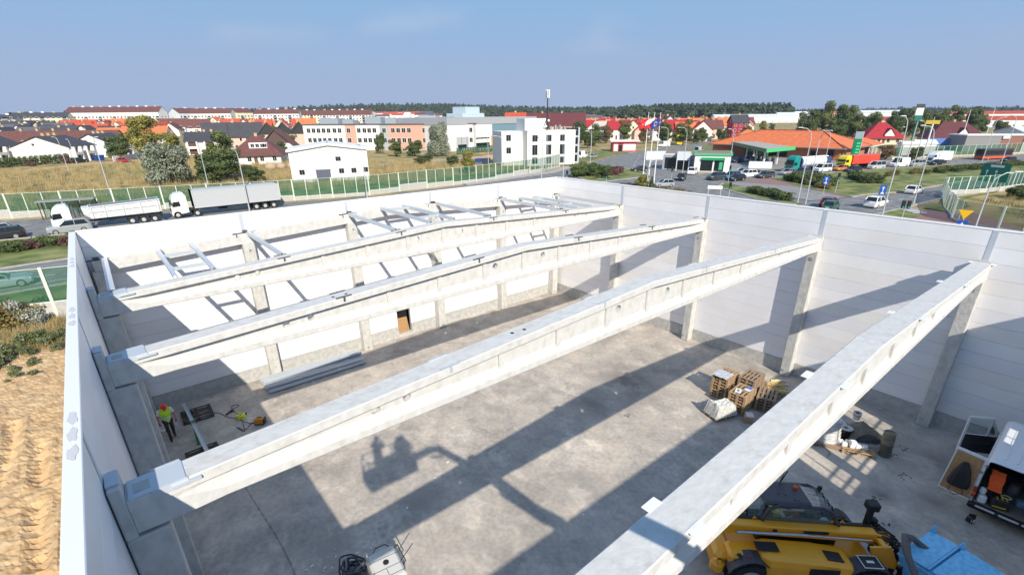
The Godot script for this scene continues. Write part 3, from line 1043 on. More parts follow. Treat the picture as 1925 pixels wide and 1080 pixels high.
func figure(t: Node3D, j: Dictionary, vest := true, helmet := Color(0.75, 0.04, 0.02)):
	var skin := Color(0.42, 0.22, 0.15)
	var trou := Color(0.022, 0.022, 0.026)
	var shirt := Color(0.72, 0.72, 0.74)
	var boot := Color(0.03, 0.022, 0.016)
	var up: Vector3 = (j.head - j.neck).normalized()
	var fw: Vector3 = j.look
	var bones := [[j.pelvis, j.chest, 0.125, 0.145, shirt], [j.chest + V(0.07, 0.02, 0), j.chest - V(0.07, -0.02, 0), 0.115, 0.115, shirt], [j.shl, j.shr, 0.075, 0.075, shirt], [j.neck - V(0, 0.06, 0), j.head - up * 0.06, 0.058, 0.052, skin], [j.hipl, j.hipr, 0.115, 0.115, trou], [j.pelvis - V(0, 0.02, 0), j.pelvis, 0.135, 0.125, trou]]
	for s in ["l", "r"]:
		bones.append([j["hip" + s], j["knee" + s], 0.095, 0.066, trou])
		bones.append([j["knee" + s], j["ank" + s], 0.066, 0.05, trou])
		bones.append([j["ank" + s] - V(0, 0.03, 0), j["toe" + s], 0.05, 0.036, boot])
		var e: Vector3 = j["el" + s]
		var sh: Vector3 = j["sh" + s]
		bones.append([sh, sh.lerp(e, 0.55), 0.066, 0.058, shirt])
		bones.append([sh.lerp(e, 0.5), e, 0.05, 0.042, skin])
		bones.append([e, j["wr" + s], 0.042, 0.03, skin])
	var b := B.new()
	blob(b, bones, 0.018, 0.045)
	blob(b, head_bones(j.head, up, fw, skin), 0.008, 0.02)
	var m := mat(1, 1, 1, 0.75)
	m.vertex_color_use_as_albedo = true
	obj("body", b, m, t)
	for s in ["l", "r"]:
		b = B.new()
		blob(b, hand_bones(j["wr" + s], j["hd" + s], j["pm" + s], -1.0 if s == "l" else 1.0, Color(0.35, 0.03, 0.03)), 0.0045, 0.012)
		obj("glove", b, m, t)
	if vest:
		b = B.new()
		var vy := Color(0.55, 0.85, 0.03)
		blob(b, [[j.pelvis - V(0, 0.02, 0), j.chest, 0.155, 0.165, vy], [j.chest + V(0.09, 0.03, 0), j.chest - V(0.09, -0.03, 0), 0.128, 0.128, vy], [j.shl.lerp(j.shr, 0.3) + V(0, 0.0, 0.01), j.shl.lerp(j.shr, 0.06), 0.088, 0.086, vy], [j.shr.lerp(j.shl, 0.3) + V(0, 0.0, 0.01), j.shr.lerp(j.shl, 0.06), 0.088, 0.086, vy]], 0.016, 0.03)
		obj("safety_vest", b, m, t)
		b = B.new()
		var ax: Vector3 = (j.chest - j.pelvis).normalized()
		for q in [0.22, 0.52]:
			var cc: Vector3 = j.pelvis.lerp(j.chest, q)
			var prev := []
			b.t = Transform3D(Basis(ax.cross(fw).normalized(), ax, ax.cross(fw).normalized().cross(ax)), cc)
			b.lathe([Vector2(0.172, -0.026), Vector2(0.175, 0.026)], 20)
		b.t = Transform3D.IDENTITY
		obj("reflective_band", b, mat(0.75, 0.77, 0.75, 0.35), t)
	if helmet.a > 0.0:
		b = B.new()
		b.t = Transform3D(Basis(fw.cross(up).normalized() * -1.0, up, fw.cross(up).normalized().cross(up) * -1.0).orthonormalized(), j.head + up * 0.035)
		b.lathe([Vector2(0.135, 0.0), Vector2(0.125, 0.02), Vector2(0.118, 0.05), Vector2(0.10, 0.09), Vector2(0.06, 0.118), Vector2(0, 0.128)], 18)
		b.box(V(0, 0.008, 0.14), V(0.17, 0.012, 0.09))
		b.box(V(0, 0.12, 0), V(0.03, 0.02, 0.16))
		b.t = Transform3D.IDENTITY
		obj("helmet", b, mat(helmet.r, helmet.g, helmet.b, 0.35), t)

func lift():
	# the aerial work platform from which the view is taken; it stands in front of the hall and its boom reaches over the wall
	var t := thing("boom_lift", "boom lift with a work platform reaching over the front wall", "lift")
	var b := B.new()
	b.bx(0.2, 2.2, 11.18, 11.24, 26.95, 27.75)
	for x in [0.2, 2.16]:
		for y in [11.35, 11.8, 12.3]: b.bx(x, x + 0.04, y, y + 0.04, 26.95, 27.75)
	for z in [26.95, 27.71]:
		for y in [11.8, 12.26]: b.bx(0.2, 2.2, y, y + 0.04, z, z + 0.04)
		for x in [0.2, 0.9, 1.5, 2.16]: b.bx(x, x + 0.04, 11.2, 12.3, z, z + 0.04)
	b.bx(0.2, 2.2, 11.2, 11.75, 27.71, 27.74)
	b.bx(0.2, 2.2, 11.2, 11.6, 26.96, 26.98)
	b.bx(0.5, 1.5, 11.75, 12.3, 27.66, 27.7)
	b.bx(1.5, 2.1, 11.3, 12.5, 27.3, 27.7)
	b.bx(1.6, 1.95, 12.5, 12.8, 27.4, 27.6)
	obj("platform", b, mat(0.16, 0.16, 0.17, 0.6), t)
	b = B.new()
	b.tube([V(2.2, 11.6, 27.5), V(2.9, 11.7, 27.6), V(3.35, 11.5, 27.5), V(4.6, 10.5, 29.3)], 0.15, 8)
	b.tube([V(2.9, 11.35, 27.55), V(3.4, 11.15, 27.55)], 0.05, 6)
	b.tube([V(4.5, 10.55, 29.2), V(4.95, 9.95, 30.7), V(5.2, 9.9, 31.5)], 0.24, 8)
	b.tube([V(4.4, 10.15, 29.4), V(5.0, 9.6, 30.8)], 0.05, 6)
	b.tube([V(5.2, 9.9, 31.5), V(5.3, 9.6, 31.9), V(6.4, 1.9, 34.6)], 0.26, 8)
	obj("boom", b, M.yellow, t)
	b = B.new()
	b.box(V(6.4, 0.9, 35.2), V(2.2, 0.8, 3.6), Basis(), 0.08)
	b.box(V(6.4, 1.6, 34.9), V(1.4, 0.8, 2.2), Basis(), 0.08)
	obj("chassis", b, M.yellow, t)
	for x in [5.2, 7.6]:
		for z in [33.9, 36.5]:
			b = B.new()
			b.tube([V(x - 0.16, G + 0.5, z), V(x + 0.16, G + 0.5, z)], 0.5, 16)
			obj("wheel", b, M.rubber, t)
	t = thing("person", "photographer in a work vest standing on the lift platform", "person", V(0.85, 11.24, 27.15), -0.69)
	t.rotation.y = PI - 0.69
	figure(t, {"pelvis": V(0, 0.96, 0), "chest": V(0, 1.28, 0.02), "neck": V(0, 1.5, 0.02), "head": V(0, 1.64, 0.05), "look": V(0, -0.2, 0.98).normalized(), "hipl": V(0.09, 0.93, 0), "hipr": V(-0.09, 0.93, 0), "kneel": V(0.11, 0.5, 0.03), "kneer": V(-0.11, 0.5, 0.03), "ankl": V(0.12, 0.09, -0.02), "ankr": V(-0.12, 0.09, -0.02), "toel": V(0.14, 0.04, 0.15), "toer": V(-0.14, 0.04, 0.15), "shl": V(0.18, 1.43, 0.01), "shr": V(-0.18, 1.43, 0.01), "ell": V(0.26, 1.24, 0.16), "elr": V(-0.26, 1.24, 0.16), "wrl": V(0.12, 1.45, 0.22), "wrr": V(-0.12, 1.45, 0.22), "hdl": V(-0.5, 0.6, 0.3).normalized(), "hdr": V(0.5, 0.6, 0.3).normalized(), "pml": V(-0.6, -0.4, 0.1).normalized(), "pmr": V(0.6, -0.4, 0.1).normalized()}, true, Color(0.8, 0.8, 0.8))

func worker():
	var t := thing("person", "worker in a red helmet and lime yellow safety vest walking beside the left wall", "person", V(0.93, 0, 3.13), 0.06)
	figure(t, {"pelvis": V(0, 0.96, 0), "chest": V(0, 1.27, 0.03), "neck": V(0, 1.48, 0.05), "head": V(0, 1.61, 0.11), "look": V(0.05, -0.55, 0.83).normalized(), "hipl": V(0.09, 0.92, 0), "hipr": V(-0.09, 0.92, 0.02), "kneel": V(0.1, 0.49, 0.02), "kneer": V(-0.1, 0.51, 0.15), "ankl": V(0.1, 0.13, -0.2), "ankr": V(-0.09, 0.09, 0.2), "toel": V(0.11, 0.04, -0.02), "toer": V(-0.10, 0.04, 0.37), "shl": V(0.2, 1.42, 0.02), "shr": V(-0.2, 1.42, 0.02), "ell": V(0.3, 1.15, 0.0), "elr": V(-0.3, 1.14, -0.02), "wrl": V(0.3, 0.91, 0.11), "wrr": V(-0.31, 0.9, 0.1), "hdl": V(-0.1, -0.95, 0.3).normalized(), "hdr": V(0.1, -0.95, 0.3).normalized(), "pml": V(-1, 0, 0.1).normalized(), "pmr": V(1, 0, 0.1).normalized()})

# ---------- small things on the hall floor ----------
func pallet_board(b: B, m: Vector3, s: Vector3, r: Basis):
	b.box(m, s, r)

func pallet_mesh_parts(t: Node3D, y: float, w: float, d: float, m: Material, seed_: int, deck := 5, skip := []):
	var r := RandomNumberGenerator.new()
	r.seed = seed_
	# runners, blocks, stringers and deck boards, each a piece of its own
	var runner := B.new()
	runner.box(Vector3.ZERO, V(w, 0.022, 0.1))
	var rm := runner.mesh()
	var cross_ := B.new()
	cross_.box(Vector3.ZERO, V(0.14, 0.022, d))
	var cm := cross_.mesh()
	var bl := B.new()
	bl.box(Vector3.ZERO, V(0.14, 0.078, 0.1))
	var bm := bl.mesh()
	for k in 3:
		var z := (k - 1) * (d * 0.5 - 0.05)
		obj("runner", rm, m, t).position = V(0, y + 0.011, z)
		for q in 3: obj("block", bm, m, t).position = V((q - 1) * (w * 0.5 - 0.07), y + 0.061, z)
	for q in 3: obj("stringer", cm, m, t).position = V((q - 1) * (w * 0.5 - 0.07), y + 0.111, 0)
	for k in deck:
		if k in skip: continue
		var o := obj("deck_board", rm, m, t)
		o.position = V(r.randf_range(-0.006, 0.006), y + 0.133, -d * 0.5 + 0.05 + (d - 0.1) * k / (deck - 1.0))
		o.rotation.y = r.randf_range(-0.012, 0.012)

func cable(called: String, label: String, pts: Array, r: float, m: Material, cat := "cable"):
	var c := Curve3D.new()
	for i in pts.size():
		var a: Vector3 = pts[maxi(i - 1, 0)]
		var d: Vector3 = pts[mini(i + 1, pts.size() - 1)]
		c.add_point(pts[i], (a - d) / 6.0, (d - a) / 6.0)
	c.bake_interval = 0.06
	var b := B.new()
	b.tube(Array(c.get_baked_points()), r, 6)
	tag(obj(called, b, m), label, cat)

func inside():
	worker()
	var b := B.new()
	# dark pallet with a channel laid over it
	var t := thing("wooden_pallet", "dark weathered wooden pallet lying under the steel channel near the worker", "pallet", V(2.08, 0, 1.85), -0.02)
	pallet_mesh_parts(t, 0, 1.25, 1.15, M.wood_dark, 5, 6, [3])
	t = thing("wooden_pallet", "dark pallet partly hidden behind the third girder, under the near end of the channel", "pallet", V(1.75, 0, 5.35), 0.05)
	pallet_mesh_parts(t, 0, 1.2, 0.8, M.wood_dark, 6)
	b = B.new()
	b.bx(-0.075, 0.075, 0.0, 0.012, -2.5, 2.5)
	b.bx(-0.075, -0.063, 0.012, 0.06, -2.5, 2.5)
	b.bx(0.063, 0.075, 0.012, 0.06, -2.5, 2.5)
	var o := obj("steel_channel", b, M.galv)
	tag(o, "long pale steel channel lying across the two dark pallets", "channel")
	o.position = V(1.8, 0.3, 3.3)
	o.rotation.y = 0.03
	b = B.new()
	b.box(V(0, 0.12, 0), V(0.3, 0.24, 0.1))
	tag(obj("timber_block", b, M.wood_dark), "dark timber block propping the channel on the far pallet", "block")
	get_node("timber_block").position = V(1.78, 0.05, 1.7)
	b = B.new()
	b.tube([V(0, 0.27, 0), V(-0.06, 0.12, 0.9), V(-0.09, 0.02, 1.55)], 0.05, 6)
	b.bx(-0.12, 0.12, 0.37, 0.385, -0.06, 0.06)
	b.bx(-0.12, -0.1, 0.24, 0.38, -0.06, 0.06)
	b.bx(0.1, 0.12, 0.24, 0.38, -0.06, 0.06)
	o = obj("lifting_sling", b, mat(0.015, 0.17, 0.04, 0.7))
	tag(o, "green sling looped round the steel channel", "sling")
	o.position = V(1.8, 0, 2.95)
	# power tools and leads
	t = thing("angle_grinder", "black hand grinder on the floor left of the yellow cable reel", "power tool", V(3.28, 0, 2.62), 0.7)
	b = B.new()
	b.tube([V(-0.2, 0.06, 0), V(0.12, 0.06, 0)], [0.035, 0.045], 8)
	b.tube([V(0.12, 0.06, 0), V(0.12, 0.07, 0.14)], 0.02, 6)
	obj("motor_body", b, M.black, t)
	b = B.new()
	b.lathe([Vector2(0.11, 0), Vector2(0.11, 0.012), Vector2(0, 0.012)], 14, V(0.16, 0.02, 0))
	obj("disc", b, M.dark, t)
	t = thing("cable_reel", "bright yellow cable reel on the floor", "cable reel", V(3.62, 0, 3.45), 0.4)
	b = B.new()
	b.lathe([Vector2(0.02, 0), Vector2(0.19, 0), Vector2(0.2, 0.03), Vector2(0.19, 0.14), Vector2(0.2, 0.19), Vector2(0.16, 0.23), Vector2(0.05, 0.235), Vector2(0, 0.235)], 9)
	obj("drum", b, mat(0.75, 0.72, 0.05, 0.45), t)
	b = B.new()
	for k in 3: b.box(V(cos(k * 2.1) * 0.08, 0.24, sin(k * 2.1) * 0.08), V(0.07, 0.02, 0.05))
	b.box(V(0.24, 0.1, 0), V(0.08, 0.1, 0.05))
	obj("socket", b, M.black, t)
	t = thing("tool_case", "orange tool case standing by the edge of the shadow", "case", V(4.2, 0, 4.5), -0.6)
	b = B.new()
	b.box(V(0, 0.17, 0), V(0.42, 0.3, 0.3), Basis(), 0.05)
	obj("case_body", b, mat(0.72, 0.27, 0.01, 0.45), t)
	b = B.new()
	b.bx(-0.215, 0.215, 0.02, 0.06, -0.155, 0.155)
	b.bx(-0.1, 0.1, 0.325, 0.35, -0.02, 0.02)
	b.box(V(0.2, 0.17, 0), V(0.05, 0.26, 0.31), Basis(), 0.015)
	obj("trim", b, M.dark, t)
	cable("power_cable", "thin black cable running from the dark pallet to the orange case", [V(2.7, 0.02, 2.15), V(2.92, 0.02, 2.3), V(3.14, 0.02, 2.92), V(3.44, 0.02, 3.36), V(3.70, 0.02, 3.97), V(4.0, 0.02, 4.36)], 0.013, M.black)
	cable("power_cable", "black cable lying in loops in front of the yellow reel", [V(3.6, 0.03, 3.7), V(3.47, 0.02, 4.72), V(3.28, 0.02, 4.1), V(3.5, 0.035, 4.6), V(3.89, 0.02, 4.24), V(4.05, 0.05, 4.4)], 0.013, M.black)
	cable("power_cable", "black cable with a loop leading to the hand grinder", [V(3.6, 0.03, 3.1), V(3.45, 0.02, 2.2), V(3.66, 0.02, 1.98), V(3.8, 0.02, 2.2), V(3.5, 0.03, 2.35), V(3.3, 0.05, 2.55)], 0.012, M.black)
	b = B.new()
	b.box(V(0, 0.03, 0), V(0.22, 0.03, 0.1), Basis(Vector3.UP, 0.3))
	b.box(V(-0.12, 0.03, -0.05), V(0.06, 0.06, 0.1))
	o = obj("scrap_bracket", b, M.white)
	tag(o, "small pale scrap piece at the foot of the left columns", "scrap")
	o.position = V(0.72, 0, 2.3)
	# the bundle of channels on the floor
	t = thing("channel_bundle", "stack of pale blue galvanised roof channels lying along the back wall", "bundle", V(7.85, 0, 1.5), 0.0)
	var ch := B.new()
	ch.bx(-2.62, 2.62, 0, 0.012, -0.09, 0.09)
	ch.bx(-2.62, 2.62, 0.012, 0.17, -0.09, -0.078)
	ch.bx(-2.62, 2.62, 0.012, 0.17, 0.078, 0.09)
	ch.bx(-2.62, 2.62, 0.158, 0.17, -0.078, -0.05)
	ch.bx(-2.62, 2.62, 0.158, 0.17, 0.05, 0.078)
	var cm := ch.mesh()
	var k := 0
	for q in [[0, 0.05, 0.45], [0, 0.05, 0.24], [0, 0.05, 0.03], [0, 0.05, -0.18], [0.05, 0.05, -0.40], [-0.06, 0.235, 0.32], [0.03, 0.235, 0.1], [0, 0.235, -0.12], [-0.02, 0.235, -0.34], [0.0, 0.42, -0.05], [-0.1, 0.42, -0.28]]:
		o = obj("channel", cm, M.galv, t)
		o.position = V(q[0], q[1], q[2])
		o.rotation.y = -0.008 * (k % 3)
		k += 1
	b = B.new()
	for x in [-1.8, 0.0, 1.8]: b.bx(x - 0.05, x + 0.05, 0, 0.05, -0.6, 0.6)
	obj("bearer", b, M.wood2, t)
	# the pale machine at the bottom edge
	t = thing("site_welder", "pale grey boxed machine with a black round cap on top, at the bottom edge", "machine", V(4.84, 0, 16.1), -0.12)
	b = B.new()
	b.box(V(0, 0.47, 0), V(0.86, 0.82, 1.25), Basis(), 0.07)
	obj("housing", b, mat(0.62, 0.60, 0.56, 0.5), t)
	b = B.new()
	for z in [-0.27, 0.13, 0.42]: b.bx(-0.433, 0.433, 0.1, 0.883, z, z + 0.022)
	b.bx(-0.05, -0.03, 0.1, 0.883, 0.17, 0.42)
	obj("panel_seam", b, mat(0.16, 0.15, 0.14, 0.7), t)
	b = B.new()
	b.lathe([Vector2(0.085, 0.87), Vector2(0.085, 0.905), Vector2(0.07, 0.915), Vector2(0, 0.915)], 20, V(0.02, 0, -0.06))
	obj("filler_cap", b, M.black, t)
	b = B.new()
	b.tube([V(0.44, 0.7, -0.6), V(0.56, 0.78, -0.62), V(0.56, 0.78, 0.1), V(0.44, 0.7, 0.12)], 0.018, 6)
	b.tube([V(0.43, 0.75, 0.0), V(0.95, 0.9, -0.28)], 0.014, 6)
	b.tube([V(-0.2, 0.85, -0.62), V(-0.1, 0.95, -0.66), V(0.2, 0.95, -0.66), V(0.3, 0.85, -0.62)], 0.016, 6)
	obj("grab_handle", b, M.dark, t)
	for x in [-0.38, 0.38]:
		b = B.new()
		b.tube([V(x - 0.05, 0.14, 0.4), V(x + 0.05, 0.14, 0.4)], 0.14, 14)
		obj("wheel", b, M.rubber, t)
	t = thing("hose_heap", "tangle of dark hoses and cables beside the pale machine", "hoses", V(4.22, 0, 15.0))
	var r := RandomNumberGenerator.new()
	r.seed = 21
	for n in 9:
		b = B.new()
		var path := []
		var ph := r.randf() * TAU
		var rr := r.randf_range(0.25, 0.5)
		var ex := r.randf_range(0.7, 1.3)
		var cx := r.randf_range(-0.12, 0.12)
		for i in 19:
			var a := ph + i * 0.36
			path.append(V(cx + cos(a) * rr * (0.85 + 0.2 * sin(a * 3.0)), 0.06 + n * 0.05 + 0.06 * sin(a * 2.0 + n), sin(a) * rr * ex + r.randf_range(-0.03, 0.03)))
		b.tube(path, 0.028 if n % 3 else 0.04, 6)
		obj("hose", b, mat(0.03, 0.04, 0.06, 0.6) if n % 3 else mat(0.22, 0.22, 0.21, 0.7), t)
	b = B.new()
	for n in 40: b.box(V(4.0 + r.randfn(0, 0.5), 0.015, 14.7 + r.randfn(0, 0.5)), V(0.02, 0.02, 0.05) * r.randf_range(0.6, 2.0), Basis(Vector3.UP, r.randf() * 3))
	for q in [[3.3, 13.9], [9.3, 12.4], [9.5, 8.5], [8.4, 12.9], [11.4, 17.9], [3.0, 20.8], [6.8, 13.6]]: b.box(V(q[0], 0.012, q[1]), V(0.09, 0.02, 0.05), Basis(Vector3.UP, q[0]))
	var lit := obj("litter", b, M.white)
	lit.set_meta("kind", "stuff")
	tag(lit, "scattered pale scraps and offcuts on the concrete floor", "litter")
	b = B.new()
	for q in [[17.5, 15.0], [22.4, 24.5], [24.4, 24.0], [25.2, 22.2], [23.5, 23.8], [18.9, 24.9], [20.0, 24.2]]:
		for n in 7: b.box(V(q[0] + r.randfn(0, 0.15), 0.008, q[1] + r.randfn(0, 0.1)), V(0.07, 0.012, 0.03), Basis(Vector3.UP, r.randf() * 3))
	lit = obj("litter", b, M.dark)
	lit.set_meta("kind", "stuff")
	tag(lit, "dark crumbs and dirt on the floor at the right", "litter")

func stacks():
	var r := RandomNumberGenerator.new()
	r.seed = 9
	# [x, z, turn, count, material, label]
	var sets := [[22.75, 16.85, 0.03, 8, M.wood, "tall stack of wooden pallets with a crumpled metallic sheet on top, at the back left"], [22.1, 18.05, 0.06, 7, M.wood, "front stack of light wooden pallets with papers on its top"], [23.55, 17.75, 0.05, 8, M.wood2, "stack of brown pallets standing behind the other two, no papers on it"], [23.2, 18.75, 0.3, 5, M.wood2, "low dark stack of pallets in front of the firewood"]]
	var proto := {}
	for s in sets:
		var t := thing("pallet_stack", s[5], "pallet stack", V(s[0], 0, s[1]), s[2])
		for k in s[3]:
			var w := 1.2
			var y: float = k * 0.146
			var tw := r.randf_range(-0.02, 0.02)
			var ox := r.randf_range(-0.025, 0.025)
			for n in 3:
				var z := (n - 1) * 0.35
				var pb: Mesh
				if not proto.has("r"):
					var q := B.new()
					q.box(Vector3.ZERO, V(1.2, 0.022, 0.1))
					proto.r = q.mesh()
					q = B.new()
					q.box(Vector3.ZERO, V(0.14, 0.078, 0.1))
					proto.b = q.mesh()
					q = B.new()
					q.box(Vector3.ZERO, V(0.14, 0.022, 0.8))
					proto.c = q.mesh()
				obj("runner", proto.r, s[4], t).position = V(ox, y + 0.011, z)
				for e in 3: obj("block", proto.b, s[4], t).position = V(ox + (e - 1) * 0.53, y + 0.061, z)
			for e in 3: obj("stringer", proto.c, s[4], t).position = V(ox + (e - 1) * 0.53, y + 0.111, 0)
			for n in 5:
				var o := obj("deck_board", proto.r, s[4] if (k + n) % 4 else M.wood2, t)
				o.position = V(ox, y + 0.133, -0.35 + 0.175 * n)
				o.rotation.y = tw * 0.4
	var b := B.new()
	var pts := []
	for j in 7:
		var row := []
		for i in 9: row.append(V(-0.62 + 0.1 * i, 0.02 + 0.035 * absf(sin(i * 1.9 + j)) + (0.02 if j % 2 else 0.0) - 0.1 * maxf(0.0, -0.45 + i * -0.1), -0.42 + 0.13 * j))
		pts.append(row)
	for j in 6:
		for i in 8: b.quad(pts[j][i], pts[j + 1][i], pts[j + 1][i + 1], pts[j][i + 1])
	var foil := mat(0.75, 0.77, 0.8, 0.25, 0.6)
	var o := obj("foil_sheet", b, foil)
	tag(o, "crumpled shiny foil sheet lying on the tall back pallet stack", "foil")
	o.position = V(22.68, 1.17, 16.85)
	for q in [[21.85, 17.95, 0.3, "white printed sheet lying on the front pallet stack, left of the blue one"], [22.35, 18.2, 0.0, "white and blue cardboard sleeve lying on the front pallet stack"]]:
		var t := thing("paper", q[3], "paper", V(q[0], 1.028, q[1]), q[2])
		b = B.new()
		b.bx(-0.2, 0.2, 0, 0.012, -0.13, 0.13)
		obj("sheet", b, M.white, t)
		b = B.new()
		if q[2] > 0: b.bx(-0.07, 0.08, 0.0135, 0.0145, -0.06, 0.05)
		else: b.bx(-0.02, 0.19, 0.0135, 0.06, -0.1, 0.12)
		obj("print", b, mat(0.07, 0.08, 0.12, 0.6) if q[2] > 0 else mat(0.12, 0.18, 0.42, 0.5), t)
	# firewood and straw beside the pallets
	var t := thing("timber_offcuts", "heap of pale sawn timber ends and straw beside the pallets", "timber", V(24.75, 0, 18.5))
	for n in 48:
		b = B.new()
		var q := V(r.randf_range(-0.5, 0.7), 0.06 + r.randf() * 0.45, r.randf_range(-0.45, 0.45))
		b.box(Vector3.ZERO, V(0.5, 0.09, 0.1), Basis(), 0.008)
		var e := obj("timber_end", b, mat(0.6, 0.42 + r.randf() * 0.1, 0.2 + r.randf() * 0.1, 0.85), t)
		e.position = q
		e.rotation = V(r.randfn(0, 0.15), r.randfn(2.2, 0.3), r.randfn(0, 0.12))
	b = B.new()
	for n in 500:
		var q := V(r.randfn(-0.5, 0.3), 0.25 + absf(r.randfn(0, 0.18)), r.randfn(-0.05, 0.25))
		b.box(q, V(0.22, 0.008, 0.008), Basis.from_euler(V(r.randf() * 0.8, r.randf() * 6, r.randf() * 0.8)))
	var st := obj("straw", b, mat(0.55, 0.36, 0.14, 0.9), t)
	st.set_meta("kind", "stuff")
	# wrapped pallet load
	t = thing("wrapped_load", "low pallet of bags under crumpled clear plastic in front of the pallet stacks", "wrapped load", V(20.85, 0, 17.75), -0.32)
	pallet_mesh_parts(t, 0, 1.2, 0.8, M.wood, 31)
	b = B.new()
	var nz := noise(2.2, 4, 77)
	var rows := []
	for j in 13:
		var row := []
		for i in 19:
			var u := -1.0 + 2.0 * i / 18.0
			var v := -1.0 + 2.0 * j / 12.0
			var edge := maxf(absf(u), absf(v))
			var hgt := 0.16 + (0.5 * (1.0 - smoothstep(0.78, 1.0, edge)) if edge < 1.0 else 0.0)
			hgt += 0.11 * nz.get_noise_2d(u * 2.0, v * 1.4) * (1.0 if edge < 0.98 else 0.2)
			hgt += (0.12 if u < -0.5 and edge < 0.9 else 0.0)
			row.append(V(u * 0.62 + 0.03 * nz.get_noise_2d(v * 3, u), hgt, v * 0.43 + 0.03 * nz.get_noise_2d(u * 3, v + 5.0)))
		rows.append(row)
	for j in 12:
		for i in 18: b.quad(rows[j][i], rows[j + 1][i], rows[j + 1][i + 1], rows[j][i + 1])
	obj("plastic_cover", b, grain([[0.3, Color(0.38, 0.37, 0.34)], [0.7, Color(0.68, 0.68, 0.66)]], 0.9, 0.02, 0.25, 78, 4), t)
	b = B.new()
	b.box(V(0.32, 0.3, 0.1), V(0.55, 0.26, 0.58), Basis(), 0.06)
	b.box(V(-0.25, 0.32, 0.0), V(0.5, 0.3, 0.7), Basis(), 0.07)
	obj("bag", b, mat(0.42, 0.40, 0.36, 0.8), t)
	t = thing("cardboard_box", "small brown cardboard box with plastic film beside the nearest girder, by the pallets", "box", V(21.45, 0, 18.8), 0.4)
	b = B.new()
	b.box(V(0, 0.14, 0), V(0.5, 0.28, 0.4), Basis(), 0.01)
	obj("carton", b, mat(0.4, 0.25, 0.15, 0.85), t)
	b = B.new()
	b.box(V(0.03, 0.3, 0.02), V(0.44, 0.04, 0.34), Basis(Vector3.UP, 0.2), 0.015)
	obj("film", b, M.film, t)
	# coil, reels, tarp and pallet right of the nearest girder
	t = thing("wrapped_coil", "large pipe coil wrapped in shiny clear film", "coil", V(22.55, 0, 21.55), 0.2)
	b = B.new()
	var prof := [Vector2(0.0, 0.14), Vector2(0.6, 0.14)]
	for k in 12: prof.append(Vector2(0.62 - 0.018 * (k % 2) - 0.012 * k, 0.2 + 0.085 * k))
	prof.append(Vector2(0.3, 1.2))
	prof.append(Vector2(0.28, 0.9))
	b.lathe(prof, 26)
	obj("film_wrap", b, grain([[0.3, Color(0.32, 0.32, 0.33)], [0.5, Color(0.5, 0.5, 0.51)], [0.72, Color(0.78, 0.78, 0.78)]], 1.1, 0.015, 0.16, 79, 4, 0, 512, V(0.6, 4, 0.6)), t)
	b = B.new()
	b.box(V(0, 0.07, 0), V(1.3, 0.13, 1.2), Basis(Vector3.UP, 0.2))
	obj("base_pallet", b, M.wood2, t)
	var rl := ["black cable reel with a white rim standing behind the wrapped coil", "black cable reel with a pale disc lying right of the wrapped coil", "small black cable reel behind the other reels"]
	var k := 0
	for q in [[23.35, 21.5, 0.35, 0.4], [23.42, 22.05, 0.32, 0.9], [23.75, 21.75, 0.25, 0.2]]:
		t = thing("wire_reel", rl[k], "reel", V(q[0], 0, q[1]), q[3])
		b = B.new()
		b.lathe([Vector2(0, 0.0), Vector2(q[2], 0.0), Vector2(q[2], 0.04), Vector2(q[2] * 0.7, 0.05), Vector2(q[2] * 0.7, 0.4), Vector2(q[2], 0.41), Vector2(q[2], 0.45), Vector2(q[2] * 0.9, 0.46)], 18)
		obj("drum", b, M.black, t)
		b = B.new()
		b.lathe([Vector2(q[2] * 0.9, 0.455), Vector2(q[2] * 0.75, 0.47), Vector2(q[2] * 0.3, 0.465), Vector2(q[2] * 0.28, 0.40)], 18)
		obj("flange", b, mat(0.5, 0.5, 0.48, 0.5), t)
		t.rotation.z = 0.15 * (k - 1)
		k += 1
	b = B.new()
	rows = []
	for j in 15:
		var row := []
		for i in 17:
			var u := -1.0 + 2.0 * i / 16.0
			var v := -1.0 + 2.0 * j / 14.0
			var e := sqrt(u * u * 0.9 + v * v)
			var y := 0.02 + 0.62 * maxf(0.0, 1.0 - e) + 0.1 * absf(nz.get_noise_2d(u * 1.5, v * 1.5 + 9.0)) * (1.0 if e < 1.1 else 0.3)
			row.append(V(u * 0.85, y, v * 0.62))
		rows.append(row)
	for j in 14:
		for i in 16: b.quad(rows[j][i], rows[j + 1][i], rows[j + 1][i + 1], rows[j][i + 1])
	o = obj("tarpaulin", b, grain([[0.3, Color(0.17, 0.14, 0.10)], [0.7, Color(0.29, 0.25, 0.19)]], 0.8, 0.02, 0.8, 80, 4))
	tag(o, "brown tarpaulin heaped over materials, with a white bucket on top", "tarpaulin")
	o.position = V(24.15, 0, 22.4)
	o.rotation.y = -0.3
	b = B.new()
	rows = []
	for j in 7:
		var row := []
		for i in 11:
			var u := -1.0 + 2.0 * i / 10.0
			var v := -1.0 + 2.0 * j / 6.0
			row.append(V(u * 0.6, 0.02 + 0.26 * maxf(0.0, 1.0 - u * u - v * v * 0.7) + 0.05 * absf(nz.get_noise_2d(u * 3, v * 3)), v * 0.3))
		rows.append(row)
	for j in 6:
		for i in 10: b.quad(rows[j][i], rows[j + 1][i], rows[j + 1][i + 1], rows[j][i + 1])
	o = obj("rubber_sheet", b, M.black)
	tag(o, "black rubber sheet crumpled in front of the brown tarpaulin", "sheet")
	o.position = V(23.75, 0.02, 22.85)
	o.rotation.y = -0.35
	t = thing("bucket", "white plastic bucket with a red print standing on the brown tarpaulin", "bucket", V(24.2, 0.6, 22.15))
	b = B.new()
